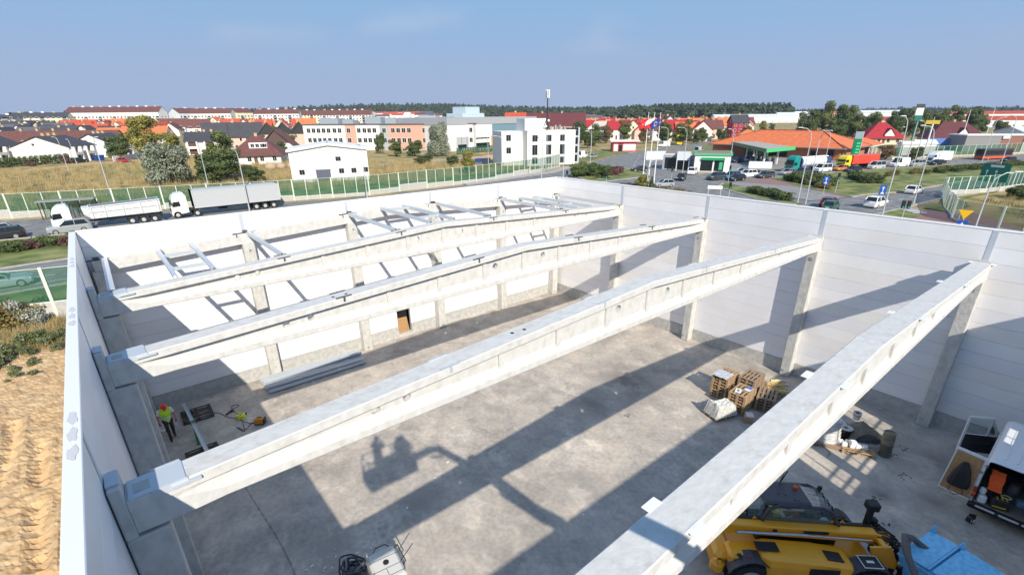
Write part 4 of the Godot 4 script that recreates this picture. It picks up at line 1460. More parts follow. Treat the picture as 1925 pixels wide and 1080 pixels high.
	b.lathe([Vector2(0, 0.0), Vector2(0.13, 0.0), Vector2(0.16, 0.32), Vector2(0.172, 0.32), Vector2(0.172, 0.34), Vector2(0.15, 0.34), Vector2(0.12, 0.05), Vector2(0, 0.05)], 20)
	obj("tub", b, M.white, t)
	b = B.new()
	b.lathe([Vector2(0.149, 0.17), Vector2(0.1575, 0.25)], 20)
	obj("print_band", b, mat(0.6, 0.32, 0.32, 0.5), t)
	b = B.new()
	b.box(V(0.02, 0.2, 0), V(0.12, 0.22, 0.1), Basis(Vector3.UP, 0.5))
	b.box(V(-0.04, 0.22, 0.04), V(0.05, 0.3, 0.05), Basis(Vector3.BACK, 0.2))
	obj("rag", b, M.dark, t)
	t = thing("wooden_pallet", "light wooden pallet carrying small white boxes, in the patch of sun", "pallet", V(22.75, 0, 22.75), -1.05)
	pallet_mesh_parts(t, 0, 1.2, 0.8, M.wood, 41)
	k = 0
	for q in [[22.5, 22.35, 0.0], [22.62, 22.6, 0.1], [22.74, 22.42, 0.1], [22.75, 22.78, 0.05], [22.88, 22.6, 0.0], [22.62, 22.6, 0.2], [22.86, 22.98, 0.0], [22.55, 22.2, 0.2]]:
		b = B.new()
		b.box(V(0, 0.075, 0), V(0.19, 0.15, 0.19), Basis(), 0.008)
		o = obj("carton", b, M.white)
		tag(o, "small white square carton on the sunlit pallet", "carton", "white cartons on the pallet")
		o.position = V(q[0], 0.146 + (0.15 if k == 5 else 0.0), q[1])
		o.rotation.y = -1.05 + q[2]
		k += 1
	for q in range(4):
		b = B.new()
		b.tube([V(-0.6, 0, 0), V(0.6, 0, 0)], 0.022, 8)
		o = obj("pipe", b, mat(0.36, 0.30, 0.27, 0.5))
		tag(o, "thin grey brown pipe lying on the sunlit pallet beside the white cartons", "pipe", "pipes on the pallet")
		o.position = V(23.0 + q * 0.05, 0.17, 22.85 - q * 0.03)
		o.rotation.y = -1.0
	for n in 4:
		t = thing("drum", "dull olive drum, %s" % ["lowest of its pile beside the pallet", "second from the floor in the pile beside the pallet", "third from the floor in the pile beside the pallet", "topmost of the pile beside the pallet, with an open top"][n], "drum", V(23.25 + 0.02 * n, 0.27 * n, 23.6 - 0.015 * n))
		b = B.new()
		b.lathe([Vector2(0, 0), Vector2(0.2, 0), Vector2(0.225, 0.03), Vector2(0.21, 0.09), Vector2(0.21, 0.18), Vector2(0.225, 0.24), Vector2(0.2, 0.265), Vector2(0.17, 0.265), Vector2(0.16, 0.22), Vector2(0, 0.22)], 18)
		obj("shell", b, mat(0.20, 0.18, 0.12, 0.6) if n > 1 else mat(0.10, 0.09, 0.065, 0.6), t)
	cable("strap", "thin black strap curling out from under the nearest girder", [V(21.7, 0.02, 21.5), V(21.95, 0.02, 21.75), V(21.75, 0.02, 22.1), V(21.4, 0.02, 22.15)], 0.012, M.black, "strap")
	b = B.new()
	b.lathe([Vector2(0, 0), Vector2(0.11, 0), Vector2(0.13, 0.02), Vector2(0.13, 0.2), Vector2(0.09, 0.26), Vector2(0.03, 0.27), Vector2(0.03, 0.3), Vector2(0, 0.3)], 4)
	b.bx(-0.015, 0.015, 0.26, 0.33, -0.1, 0.1)
	t = thing("jerrycan", "black jerrycan with a white label standing on the floor by the van", "jerrycan", V(21.3, 0, 26.65), 0.5)
	obj("can", b, M.black, t)
	b = B.new()
	b.box(V(-0.094, 0.12, 0.0), V(0.006, 0.13, 0.11), Basis(Vector3.UP, PI / 4))
	b.box(V(-0.066, 0.11, 0.066), V(0.12, 0.12, 0.006), Basis(Vector3.UP, PI / 4 - PI / 2))
	obj("label_plate", b, M.white, t)

# ---------- yellow loader, blue skip, van ----------
func big_wheel(t: Node3D, c: Vector3, r: float, w: float, rim_m: Material):
	var b := B.new()
	var s := 1.0 if c.z > 0 else -1.0
	b.tube([c + V(0, 0, -w * 0.5), c + V(0, 0, -w * 0.4), c + V(0, 0, w * 0.4), c + V(0, 0, w * 0.5)], [r * 0.9, r, r, r * 0.9], 28)
	for k in 26:
		var a := TAU * k / 26
		for q in [-1, 1]:
			b.box(c + V(cos(a + q * 0.06) * r, sin(a + q * 0.06) * r, q * w * 0.22), V(0.05, 0.09, w * 0.5), Basis(Vector3.BACK, a) * Basis(Vector3.RIGHT, 0.35 * q))
	obj("tyre", b, M.rubber, t)
	b = B.new()
	b.tube([c + V(0, 0, s * w * 0.3), c + V(0, 0, s * w * 0.515)], r * 0.55, 20)
	b.tube([c + V(0, 0, s * w * 0.5), c + V(0, 0, s * w * 0.6)], r * 0.2, 12)
	for k in 8: b.tube([c + V(cos(k * 0.785) * r * 0.4, sin(k * 0.785) * r * 0.4, s * w * 0.5), c + V(cos(k * 0.785) * r * 0.4, sin(k * 0.785) * r * 0.4, s * w * 0.56)], 0.022, 6)
	obj("rim", b, rim_m, t)

func telehandler():
	var t := thing("telescopic_loader", "yellow telescopic loader with a dark cab and a person inside, under the nearest girder", "loader", V(14.66, 0, 23.42), -0.765)
	var dk := mat(0.055, 0.052, 0.062, 0.45)
	var b := B.new()
	for q in [-1.6, 1.6]:
		for z in [-0.93, 0.93]: big_wheel(t, V(q, 0.6, z), 0.6, 0.42, M.steel)
	# chassis and counterweight
	b = B.new()
	b.box(V(0, 0.72, 0), V(4.1, 0.5, 0.9), Basis(), 0.05)
	b.box(V(-2.25, 0.78, 0.0), V(0.55, 0.7, 1.5), Basis(), 0.12)
	b.box(V(-2.42, 0.72, 0.72), V(0.42, 0.5, 0.42), Basis(), 0.14)
	b.box(V(-2.42, 0.72, -0.72), V(0.42, 0.5, 0.42), Basis(), 0.14)
	obj("chassis", b, M.yellow, t)
	# engine cover on the right-hand side
	b = B.new()
	var rings := []
	for q in [[-1.35, 1.42, 0.40, 1.02], [-1.15, 1.46, 0.38, 1.18], [0.2, 1.40, 0.38, 1.2], [1.1, 1.26, 0.38, 1.16], [1.25, 1.15, 0.42, 1.10]]:
		rings.append([V(q[0], 0.78, q[2]), V(q[0], q[1], q[2]), V(q[0], q[1], q[3] - 0.2), V(q[0], q[1] - 0.07, q[3] - 0.06), V(q[0], q[1] - 0.24, q[3]), V(q[0], 0.78, q[3])])
	for q in rings: q.reverse()
	b.loft(rings)
	b.box(V(-1.75, 1.05, 0.62), V(0.9, 0.5, 0.62), Basis(), 0.08)
	obj("engine_cover", b, M.yellow, t)
	b = B.new()
	b.box(V(-1.15, 1.49, 0.7), V(0.62, 0.05, 0.34), Basis(), 0.02)
	b.box(V(0.68, 1.345, 0.80), V(0.46, 0.03, 0.34), Basis(Vector3.BACK, -0.155))
	b.box(V(0.3, 1.1, 1.205), V(0.8, 0.3, 0.02))
	b.box(V(0.35, 1.72, 0.335), V(0.7, 0.09, 0.02))
	obj("vent", b, M.black, t)
	b = B.new()
	b.box(V(-1.7, 1.2, 0.96), V(0.1, 0.3, 0.05), Basis(), 0.01)
	b.box(V(-1.95, 1.32, 0.9), V(0.1, 0.05, 0.08))
	obj("latch", b, M.black, t)
	b = B.new()
	b.box(V(-1.7, 1.3, 0.98), V(0.06, 0.12, 0.04))
	obj("latch_tab", b, M.red, t)
	# mudguards
	for q in [-1.6, 1.6]:
		for s in [-1, 1]:
			b = B.new()
			var pr := []
			for k in 9:
				var a := 0.35 + k * 0.3
				pr.append(V(q + cos(a) * 0.70, 0.6 + sin(a) * 0.70, 0))
			for k in 8:
				b.hexa([pr[k + 1] + V(0, 0, s * 0.93 + 0.24), pr[k] + V(0, 0, s * 0.93 + 0.24), pr[k] + V(0, 0, s * 0.93 - 0.24), pr[k + 1] + V(0, 0, s * 0.93 - 0.24), pr[k + 1] * V(1, 1, 1) + V(0, 0.035, s * 0.93 + 0.24), pr[k] + V(0, 0.035, s * 0.93 + 0.24), pr[k] + V(0, 0.035, s * 0.93 - 0.24), pr[k + 1] + V(0, 0.035, s * 0.93 - 0.24)])
			obj("mudguard", b, dk, t)
	b = B.new()
	b.bx(1.36, 1.84, 1.345, 1.36, 0.74, 1.14)
	obj("sticker", b, M.black, t)
	b = B.new()
	for e in [[1.34, 1.36], [1.84, 1.86]]: b.bx(e[0], e[1], 1.346, 1.364, 0.74, 1.14)
	for e in [[0.72, 0.74], [1.14, 1.16]]: b.bx(1.34, 1.86, 1.346, 1.364, e[0], e[1])
	b.bx(1.5, 1.7, 1.361, 1.366, 0.9, 0.98)
	obj("sticker_frame", b, M.white, t)
	# boom
	b = B.new()
	b.box(V(-0.05, 1.62, 0.14), V(4.3, 0.36, 0.30), Basis(Vector3.BACK, -0.03), 0.03)
	b.box(V(2.05, 1.52, 0.14), V(0.9, 0.28, 0.23), Basis(Vector3.BACK, -0.06), 0.02)
	b.hexa([V(1.95, 0.95, 0.62), V(2.75, 0.75, 0.62), V(2.75, 0.75, 0.55), V(1.95, 0.95, 0.55), V(1.75, 1.55, 0.62), V(2.3, 1.6, 0.62), V(2.3, 1.6, 0.55), V(1.75, 1.55, 0.55)])
	b.hexa([V(1.95, 0.95, -0.22), V(2.75, 0.75, -0.22), V(2.75, 0.75, -0.29), V(1.95, 0.95, -0.29), V(1.75, 1.55, -0.22), V(2.3, 1.6, -0.22), V(2.3, 1.6, -0.29), V(1.75, 1.55, -0.29)])
	b.box(V(2.15, 1.55, 0.4), V(0.16, 0.12, 0.5), Basis(), 0.02)
	for x in [-1.3, 0.95, 1.2]: b.tube([V(x - 0.05, 1.86, 0.02), V(x, 1.93, 0.02), V(x + 0.05, 1.86, 0.02)], 0.022, 6)
	obj("boom", b, M.yellow, t)
	b = B.new()
	b.box(V(-0.1, 1.8, -0.03), V(4.4, 0.11, 0.12), Basis(Vector3.BACK, -0.03), 0.02)
	b.box(V(-0.8, 1.72, 0.31), V(0.12, 0.06, 0.04))
	obj("cable_duct", b, M.black, t)
	b = B.new()
	b.tube([V(-1.9, 1.66, 0.38), V(0.1, 1.66, 0.38)], 0.045, 10)
	b.tube([V(0.1, 1.65, 0.38), V(1.9, 1.58, 0.38)], 0.032, 10)
	obj("hydraulic_ram", b, M.steel, t)
	# fork carriage and hoses
	b = B.new()
	for z in [-0.5, -0.2, 0.45, 0.75]: b.bx(2.62, 2.72, 0.3, 1.35, z - 0.05, z + 0.05)
	for y in [0.35, 0.85, 1.3]: b.bx(2.62, 2.72, y - 0.05, y + 0.05, -0.55, 0.8)
	for z in [-0.2, 0.45]: b.bx(2.62, 3.8, 0.28, 0.33, z - 0.06, z + 0.06)
	obj("fork_carriage", b, M.black, t)
	for k in 5:
		b = B.new()
		b.tube([V(2.0, 1.62, 0.0 + k * 0.05), V(2.35, 1.75 - 0.04 * k, 0.0 + k * 0.09), V(2.72, 1.5, 0.1 + k * 0.12), V(2.65, 1.0, 0.1 + k * 0.1)], 0.025, 6)
		obj("hose", b, M.black, t)
	# working light on a bracket and the mirror
	b = B.new()
	b.box(V(2.0, 1.95, -0.14), V(0.16, 0.75, 0.14), Basis(), 0.02)
	b.box(V(2.0, 2.4, -0.14), V(0.32, 0.26, 0.3), Basis(Vector3.RIGHT, 0.1), 0.03)
	b.box(V(2.22, 1.75, -0.2), V(0.2, 0.3, 0.22), Basis(), 0.05)
	obj("work_light", b, M.black, t)
	# cab
	b = B.new()
	rings = []
	for q in [[2.40, 0.0], [2.47, 0.0], [2.50, 0.07]]:
		var i: float = q[1]
		rings.append([V(-1.1 + i, q[0], 0.03 - i), V(0.2, q[0], 0.06 - i), V(0.2, q[0], -0.93 + i), V(-1.1 + i, q[0], -0.90 + i)])
	b.loft(rings)
	obj("cab_roof", b, dk, t)
	b = B.new()
	b.hexa([V(0.2, 2.42, 0.05), V(0.78, 2.30, 0.03), V(0.78, 2.30, -0.90), V(0.2, 2.42, -0.92), V(0.2, 2.445, 0.05), V(0.78, 2.325, 0.03), V(0.78, 2.325, -0.90), V(0.2, 2.445, -0.92)])
	b.hexa([V(0.79, 2.28, 0.02), V(1.22, 1.25, 0.02), V(1.22, 1.25, -0.9), V(0.79, 2.28, -0.9), V(0.81, 2.30, 0.02), V(1.24, 1.27, 0.02), V(1.24, 1.27, -0.9), V(0.81, 2.30, -0.9)])
	b.bx(-1.12, -1.10, 1.3, 2.38, -0.88, 0.0)
	b.prism(P2([-1.05, 1.35, 1.15, 1.35, 1.0, 1.7, 0.72, 2.28, -0.75, 2.38, -1.0, 2.1]), 0.035, 0.05)
	b.prism(P2([-1.05, 1.35, 1.15, 1.35, 1.0, 1.7, 0.72, 2.28, -0.75, 2.38, -1.0, 2.1]), -0.93, -0.915)
	obj("cab_glass", b, M.clear, t)
	for z in [0.05, -0.93]:
		b = B.new()
		b.tube([V(-1.1, 1.25, z), V(-1.08, 1.9, z), V(-0.95, 2.28, z), V(-0.7, 2.42, z), V(0.55, 2.38, z), V(0.85, 2.22, z), V(1.1, 1.75, z), V(1.24, 1.25, z)], 0.055, 8)
		b.tube([V(-1.1, 1.3, z), V(1.24, 1.28, z)], 0.05, 8)
		obj("cab_frame", b, dk, t)
	b = B.new()
	for k in 7: b.tube([V(0.85 + 0.06 * k, 2.33 - 0.135 * k, -0.05), V(0.85 + 0.06 * k, 2.33 - 0.135 * k, -0.88)], 0.012, 5)
	for z in [-0.05, -0.3, -0.6, -0.88]: b.tube([V(0.82, 2.4, z), V(1.32, 1.3, z)], 0.016, 5)
	for k in 5: b.tube([V(0.3, 2.46, -0.85 + k * 0.2), V(0.76, 2.37, -0.85 + k * 0.2)], 0.008, 4)
	obj("screen_guard", b, M.black, t)
	b = B.new()
	b.bx(-1.1, 1.2, 0.75, 1.27, -0.93, 0.0)
	b.box(V(-0.75, 1.5, -0.45), V(0.2, 0.75, 0.5), Basis(), 0.06)
	b.box(V(-0.45, 1.33, -0.45), V(0.55, 0.15, 0.5), Basis(), 0.05)
	b.box(V(0.75, 1.45, -0.45), V(0.4, 0.4, 0.8), Basis(), 0.08)
	obj("cab_interior", b, M.dark, t)
	b = B.new()
	b.box(V(0.35, 1.42, -0.1), V(0.3, 0.02, 0.2), Basis(Vector3.BACK, 0.2))
	obj("clipboard", b, mat(0.3, 0.6, 0.55, 0.6), t)
	b = B.new()
	b.lathe([Vector2(0.12, 0), Vector2(0.10, 0.08), Vector2(0.05, 0.12), Vector2(0, 0.125)], 14, V(0.85, 1.66, -0.2))
	obj("spare_helmet", b, mat(0.45, 0.7, 0.75, 0.4), t)
	b = B.new()
	b.lathe([Vector2(0.06, 2.5), Vector2(0.07, 2.53), Vector2(0.065, 2.58), Vector2(0.03, 2.61), Vector2(0, 2.612)], 14, V(0.02, 0, -0.62))
	obj("beacon", b, mat(0.75, 0.10, 0.02, 0.2), t)
	b = B.new()
	b.tube([V(-0.35, 2.5, -0.85), V(-0.2, 3.0, -0.95)], 0.012, 5)
	b.tube([V(-0.3, 2.5, -0.9), V(-0.12, 2.85, -0.98)], 0.02, 5)
	b.box(V(0.82, 2.42, -0.78), V(0.12, 0.14, 0.1), Basis(), 0.02)
	for q in [[-0.4, -0.3], [-0.6, -0.35], [-0.2, -0.12], [-0.1, -0.1]]: b.box(V(q[0], 2.505, q[1]), V(0.05, 0.015, 0.03))
	b.box(V(1.6, 1.3, -0.95), V(0.5, 0.1, 0.45), Basis(), 0.04)
	obj("aerial", b, M.black, t)
	var d := thing("person", "loader driver in a lime yellow vest sitting in the cab", "person", t.transform * V(-0.42, 0.42, -0.45), -0.765 + PI / 2)
	figure(d, {"pelvis": V(0, 1.06, -0.1), "chest": V(0, 1.38, -0.08), "neck": V(0, 1.58, -0.04), "head": V(0, 1.72, 0.0), "look": V(0, -0.2, 0.98).normalized(), "hipl": V(0.1, 1.05, -0.05), "hipr": V(-0.1, 1.05, -0.05), "kneel": V(0.13, 1.08, 0.38), "kneer": V(-0.13, 1.08, 0.38), "ankl": V(0.13, 0.68, 0.46), "ankr": V(-0.13, 0.68, 0.46), "toel": V(0.13, 0.62, 0.62), "toer": V(-0.13, 0.62, 0.62), "shl": V(0.19, 1.52, -0.06), "shr": V(-0.19, 1.52, -0.06), "ell": V(0.27, 1.28, 0.12), "elr": V(-0.27, 1.28, 0.12), "wrl": V(0.16, 1.3, 0.36), "wrr": V(-0.16, 1.3, 0.36), "hdl": V(-0.2, 0.2, 0.95).normalized(), "hdr": V(0.2, 0.2, 0.95).normalized(), "pml": V(-0.2, -0.95, 0.1).normalized(), "pmr": V(0.2, -0.95, 0.1).normalized()}, true, Color(0, 0, 0, 0))
	# the blue skip on the forks
	var blue := grain([[0.2, Color(0.13, 0.47, 0.78)], [0.7, Color(0.22, 0.60, 0.90)]], 1.4, 0.015, 0.45, 180, 5)
	t = thing("steel_skip", "bright blue steel skip with corner lugs in front of the yellow loader", "skip", V(16.55, 0, 26.85), -0.22)
	b = B.new()
	rings = []
	for q in [[0.42, 0.62, 0.72], [1.38, 0.82, 1.05], [1.46, 0.86, 1.09], [1.5, 0.84, 1.07]]:
		rings.append([V(-q[1], q[0], q[2]), V(q[1], q[0], q[2]), V(q[1], q[0], -q[2]), V(-q[1], q[0], -q[2])])
	b.loft(rings)
	obj("skip_body", b, blue, t)
	b = B.new()
	b.box(V(0, 1.54, -0.72), V(1.66, 0.06, 0.66), Basis(Vector3.RIGHT, -0.08), 0.012)
	b.box(V(0, 1.54, 0.38), V(1.66, 0.06, 1.32), Basis(Vector3.RIGHT, 0.05), 0.012)
	obj("lid", b, blue, t)
	b = B.new()
	for q in [[0.8, -1.0], [0.8, -0.3], [0.8, 0.95], [-0.8, -1.0], [-0.8, 0.95]]:
		b.box(V(q[0], 1.6, q[1]), V(0.1, 0.2, 0.14), Basis(), 0.02)
		b.box(V(q[0], 1.72, q[1]), V(0.08, 0.14, 0.09), Basis(), 0.02)
	b.box(V(0, 1.585, -0.36), V(1.68, 0.03, 0.05))
	obj("lug", b, mat(0.2, 0.52, 0.78, 0.4), t)
	t = thing("hydraulic_hose", "thick dusty black hose looped between the loader and the blue skip", "hose", V(15.75, 0, 25.7))
	b = B.new()
	for k in 2: b.tube([V(-0.6, 1.1, 0.9 - k * 0.1), V(-0.55, 1.6, 0.5), V(-0.1, 1.95 - k * 0.15, 0.05 + k * 0.12), V(0.45, 1.95 - k * 0.15, -0.1 + k * 0.1), V(0.8, 1.75, 0.05), V(0.95, 1.5, 0.4)], 0.085 - 0.02 * k, 9)
	obj("tube", b, grain([[0.3, Color(0.05, 0.05, 0.052)], [0.75, Color(0.22, 0.20, 0.18)]], 0.4, 0.03, 0.7, 181, 4), t)

func van():
	var t := thing("white_van", "white panel van with its rear and side doors open, by the right wall", "van", V(21.8, 0, 27.4), 0)
	var wm := mat(0.74, 0.75, 0.77, 0.3)
	wm.clearcoat_enabled = true
	var b := B.new()
	# shell: roof, sides, nose; the back is open
	var rings := []
	for q in [[0.0, 2.22, 0.80], [0.15, 2.3, 0.84], [3.3, 2.32, 0.84], [3.75, 2.2, 0.80]]:
		rings.append([V(q[0], q[1] - 0.25, -0.97), V(q[0], q[1] - 0.08, -0.93), V(q[0], q[1], -q[2]), V(q[0], q[1], q[2]), V(q[0], q[1] - 0.08, 0.93), V(q[0], q[1] - 0.25, 0.97), V(q[0], q[1] - 0.27, 0.90), V(q[0], q[1] - 0.06, q[2] - 0.05), V(q[0], q[1] - 0.06, -q[2] + 0.05), V(q[0], q[1] - 0.27, -0.90)])
	b.loft(rings)
	b.bx(0.0, 2.75, 0.45, 2.02, -1.0, -0.93)
	b.bx(0.0, 4.6, 0.45, 2.02, 0.93, 1.0)
	b.bx(2.65, 2.75, 1.9, 2.05, -1.0, -0.93)
	b.bx(3.85, 4.6, 0.5, 1.15, -1.0, -0.93)
	b.hexa([V(3.75, 1.1, 1.0), V(4.85, 0.45, 0.98), V(4.85, 0.45, -0.98), V(3.75, 1.1, -1.0), V(3.95, 1.2, 1.0), V(4.9, 0.95, 0.95), V(4.9, 0.95, -0.95), V(3.95, 1.2, -1.0)])
	b.bx(0.0, 0.12, 2.0, 2.2, -0.9, 0.9)
	obj("body", b, wm, t)
	b = B.new()
	for z in [-0.6, -0.3, 0.0, 0.3, 0.6]: b.box(V(1.75, 2.315, z), V(3.0, 0.02, 0.06), Basis(), 0.006)
	obj("roof_rib", b, wm, t)
	b = B.new()
	b.hexa([V(3.7, 2.1, 0.85), V(4.0, 1.2, 0.93), V(4.0, 1.2, -0.93), V(3.7, 2.1, -0.85), V(3.76, 2.12, 0.85), V(4.06, 1.22, 0.93), V(4.06, 1.22, -0.93), V(3.76, 2.12, -0.85)])
	obj("windscreen", b, M.glass, t)
	b = B.new()
	b.bx(0.02, 2.7, 0.5, 0.56, -0.93, 0.93)
	obj("load_floor", b, mat(0.19, 0.17, 0.155, 0.8), t)
	b = B.new()
	b.bx(2.55, 2.62, 0.56, 2.05, -0.93, 0.93)
	b.bx(0.1, 2.6, 0.56, 2.0, 0.9, 0.925)
	b.bx(0.1, 2.6, 0.56, 2.0, -0.925, -0.9)
	b.bx(2.7, 3.9, 0.5, 0.6, -0.93, 0.93)
	obj("lining", b, mat(0.06, 0.06, 0.065, 0.8), t)
	b = B.new()
	b.box(V(-0.08, 0.42, 0), V(0.2, 0.2, 2.0), Basis(), 0.04)
	b.bx(-0.02, 0.06, 0.3, 0.5, -1.0, 1.0)
	b.bx(0.1, 4.6, 0.28, 0.46, -0.98, 0.98)
	obj("bumper", b, M.black, t)
	b = B.new()
	for z in [-0.55, 0.05, 0.62]: b.box(V(-0.16, 0.49, z), V(0.1, 0.05, 0.5), Basis(), 0.01)
	obj("tread_plate", b, mat(0.5, 0.51, 0.52, 0.5), t)
	b = B.new()
	b.box(V(-0.01, 1.0, -0.96), V(0.09, 0.24, 0.1), Basis(), 0.02)
	b.box(V(-0.01, 0.75, -0.96), V(0.09, 0.12, 0.1), Basis(), 0.02)
	obj("tail_light", b, mat(0.45, 0.03, 0.015, 0.25), t)
	b = B.new()
	b.box(V(-0.012, 0.86, -0.96), V(0.094, 0.08, 0.1), Basis(), 0.01)
	obj("indicator", b, mat(0.7, 0.2, 0.02, 0.25), t)
	# left rear door, swung right round, with a hardboard lining
	b = B.new()
	b.hexa([V(-0.02, 0.5, -1.0), V(0.06, 0.5, -1.0), V(0.14, 0.5, -1.88), V(0.06, 0.5, -1.88), V(0.16, 2.16, -0.98), V(0.22, 2.16, -0.98), V(0.34, 2.16, -1.8), V(0.28, 2.16, -1.8)])
	obj("rear_door", b, wm, t)
	b = B.new()
	b.hexa([V(-0.035, 0.56, -1.04), V(-0.022, 0.56, -1.04), V(0.06, 0.56, -1.84), V(0.047, 0.56, -1.84), V(0.14, 2.08, -1.03), V(0.155, 2.08, -1.03), V(0.262, 2.08, -1.76), V(0.247, 2.08, -1.76)])
	obj("hardboard_lining", b, M.ply, t)
	b = B.new()
	for q in [[0.6, -1.0], [1.7, -1.0]]: b.box(V(0.0, q[0], q[1]), V(0.06, 0.1, 0.08))
	obj("hinge", b, mat(0.3, 0.28, 0.25, 0.6), t)
	# front door
	b = B.new()
	var fd := Basis(Vector3.UP, -0.92)
	b.t = Transform3D(fd, V(4.0, 0, -1.0))
	b.bx(-1.2, 0, 0.45, 1.25, -0.04, 0.04)
	for q in [[-1.2, -1.13], [-0.42, -0.38]]: b.bx(q[0], q[1], 1.25, 2.0, -0.03, 0.03)
	b.hexa([V(-0.08, 1.25, 0.03), V(0.0, 1.25, 0.03), V(0.0, 1.25, -0.03), V(-0.08, 1.25, -0.03), V(-0.42, 2.0, 0.03), V(-0.36, 2.0, 0.03), V(-0.36, 2.0, -0.03), V(-0.42, 2.0, -0.03)])
	b.bx(-1.2, -0.36, 1.97, 2.05, -0.03, 0.03)
	obj("front_door", b, wm, t)
	b = B.new()
	b.t = Transform3D(fd, V(4.0, 0, -1.0))
	b.bx(-1.14, -0.04, 0.5, 1.27, 0.042, 0.08)
	b.box(V(-0.6, 0.95, 0.1), V(0.7, 0.08, 0.06), Basis(), 0.02)
	b.box(V(-0.15, 1.4, -0.18), V(0.1, 0.28, 0.2), Basis(), 0.03)
	obj("door_lining", b, mat(0.03, 0.03, 0.035, 0.7), t)
	b = B.new()
	b.t = Transform3D(fd, V(4.0, 0, -1.0))
	b.bx(-1.13, -0.42, 1.27, 1.97, -0.006, 0.006)
	b.prism(P2([-0.38, 1.27, -0.08, 1.27, -0.38, 1.92]), -0.006, 0.006)
	obj("door_window", b, M.clear, t)
	b = B.new()
	b.box(V(3.1, 1.0, -0.5), V(0.5, 0.2, 0.55), Basis(), 0.06)
	b.box(V(2.85, 1.45, -0.5), V(0.15, 0.8, 0.5), Basis(Vector3.BACK, 0.15), 0.06)
	obj("seat", b, mat(0.12, 0.12, 0.13, 0.9), t)
	for q in [[0.95, -0.9], [0.95, 0.9], [3.9, 0.9], [3.9, -0.9]]:
		b = B.new()
		b.tube([V(q[0], 0.33, q[1] - 0.1), V(q[0], 0.33, q[1] + 0.1)], 0.33, 18)
		obj("wheel", b, M.rubber, t)
	# what is in the van
	b = B.new()
	var nz := noise(3.0, 3, 200)
	var rows := []
	for j in 9:
		var row := []
		for i in 7: row.append(V(0.3 + 0.06 * nz.get_noise_2d(i, j), 1.85 - 0.09 * j, -0.78 + 0.06 * i + 0.05 * nz.get_noise_2d(j * 2.0, i)) + V(-0.02 * j, 0, 0.01 * j))
		rows.append(row)
	for j in 8:
		for i in 6: b.quad(rows[j][i], rows[j + 1][i], rows[j + 1][i + 1], rows[j][i + 1])
	var o := obj("safety_jacket", b, mat(0.85, 0.11, 0.01, 0.7))
	tag(o, "orange high visibility jacket hanging inside the back of the van", "jacket")
	o.position = V(21.75, 0, 27.4)
	t = thing("tool_bag", "black tool box with yellow stripes on the van floor", "tool box", V(22.0, 0.56, 27.1), 0.3)
	b = B.new()
	b.box(V(0, 0.2, 0), V(0.4, 0.4, 0.5), Basis(), 0.05)
	obj("box_body", b, M.black, t)
	b = B.new()
	for z in [-0.12, 0.0, 0.12]: b.bx(-0.16, -0.02, 0.402, 0.408, z - 0.02, z + 0.02)
	b.bx(-0.21, -0.2, 0.1, 0.14, -0.2, 0.15)
	obj("stripe", b, mat(0.75, 0.42, 0.02, 0.5), t)
	b = B.new()
	var ring := []
	for k in 17: ring.append(V(0.05 + cos(k * 0.393) * 0.09, 0.43, 0.12 + sin(k * 0.393) * 0.13))
	b.tube(ring, 0.02, 6, false)
	obj("strap_roll", b, mat(0.62, 0.6, 0.3, 0.6), t)
	var names := ["pale blue crumpled bag on the van floor behind the tool box", "small white carton inside the van by the tail light", "second small white carton, lower, inside the van by the tail light", "dark round spool in the right part of the van", "grey helmet shaped thing deep in the van", "dark machine part at the right edge of the van opening"]
	var k := 0
	for q in [[22.6, 0.56, 27.6, 0.28, 0.22, 0.3], [21.95, 0.86, 26.62, 0.2, 0.24, 0.16], [21.9, 0.56, 26.68, 0.24, 0.28, 0.22], [22.0, 0.56, 27.95, 0.3, 0.3, 0.3], [23.2, 0.56, 27.3, 0.3, 0.4, 0.3], [23.0, 0.56, 28.0, 0.4, 0.7, 0.4]]:
		b = B.new()
		if k in [3, 4]: b.lathe([Vector2(0, 0), Vector2(q[3] * 0.5, 0.02), Vector2(q[3] * 0.55, q[4] * 0.5), Vector2(q[3] * 0.4, q[4]), Vector2(0, q[4])], 14)
		else: b.box(V(0, q[4] * 0.5, 0), V(q[3], q[4], q[5]), Basis(Vector3.UP, 0.3), 0.04)
		o = obj(["bag", "carton", "carton", "spool", "helmet", "machine_part"][k], b, [mat(0.18, 0.33, 0.42, 0.6), M.white, M.white, M.black, mat(0.2, 0.2, 0.22, 0.5), M.dark][k])
		tag(o, names[k], ["bag", "carton", "carton", "spool", "helmet", "part"][k])
		o.position = V(q[0], q[1], q[2])
		k += 1
	# rucksack hanging on the door
	t = thing("rucksack", "black bag with a cord hanging on the inside of the van's rear door", "bag", V(21.84, 1.3, 25.98), 0.12)
	b = B.new()
	rings = []
	for q in [[-0.42, 0.16, 0.30], [-0.3, 0.18, 0.32], [0.1, 0.14, 0.24], [0.4, 0.07, 0.13], [0.5, 0.04, 0.07]]:
		var rg := []
		for n in 12:
			var a := TAU * n / 12
			rg.append(V(cos(a) * q[1] - 0.06 + (q[0] + 0.42) * 0.1, q[0], -sin(a) * q[2]))
		rings.append(rg)
	b.loft(rings)
	obj("bag_body", b, M.black, t)
	b = B.new()
	b.tube([V(-0.12, -0.35, 0.1), V(-0.2, -0.6, 0.2), V(-0.22, -0.72, 0.0), V(-0.2, -0.62, -0.2), V(-0.1, -0.35, -0.15)], 0.014, 6)
	obj("cord", b, M.black, t)

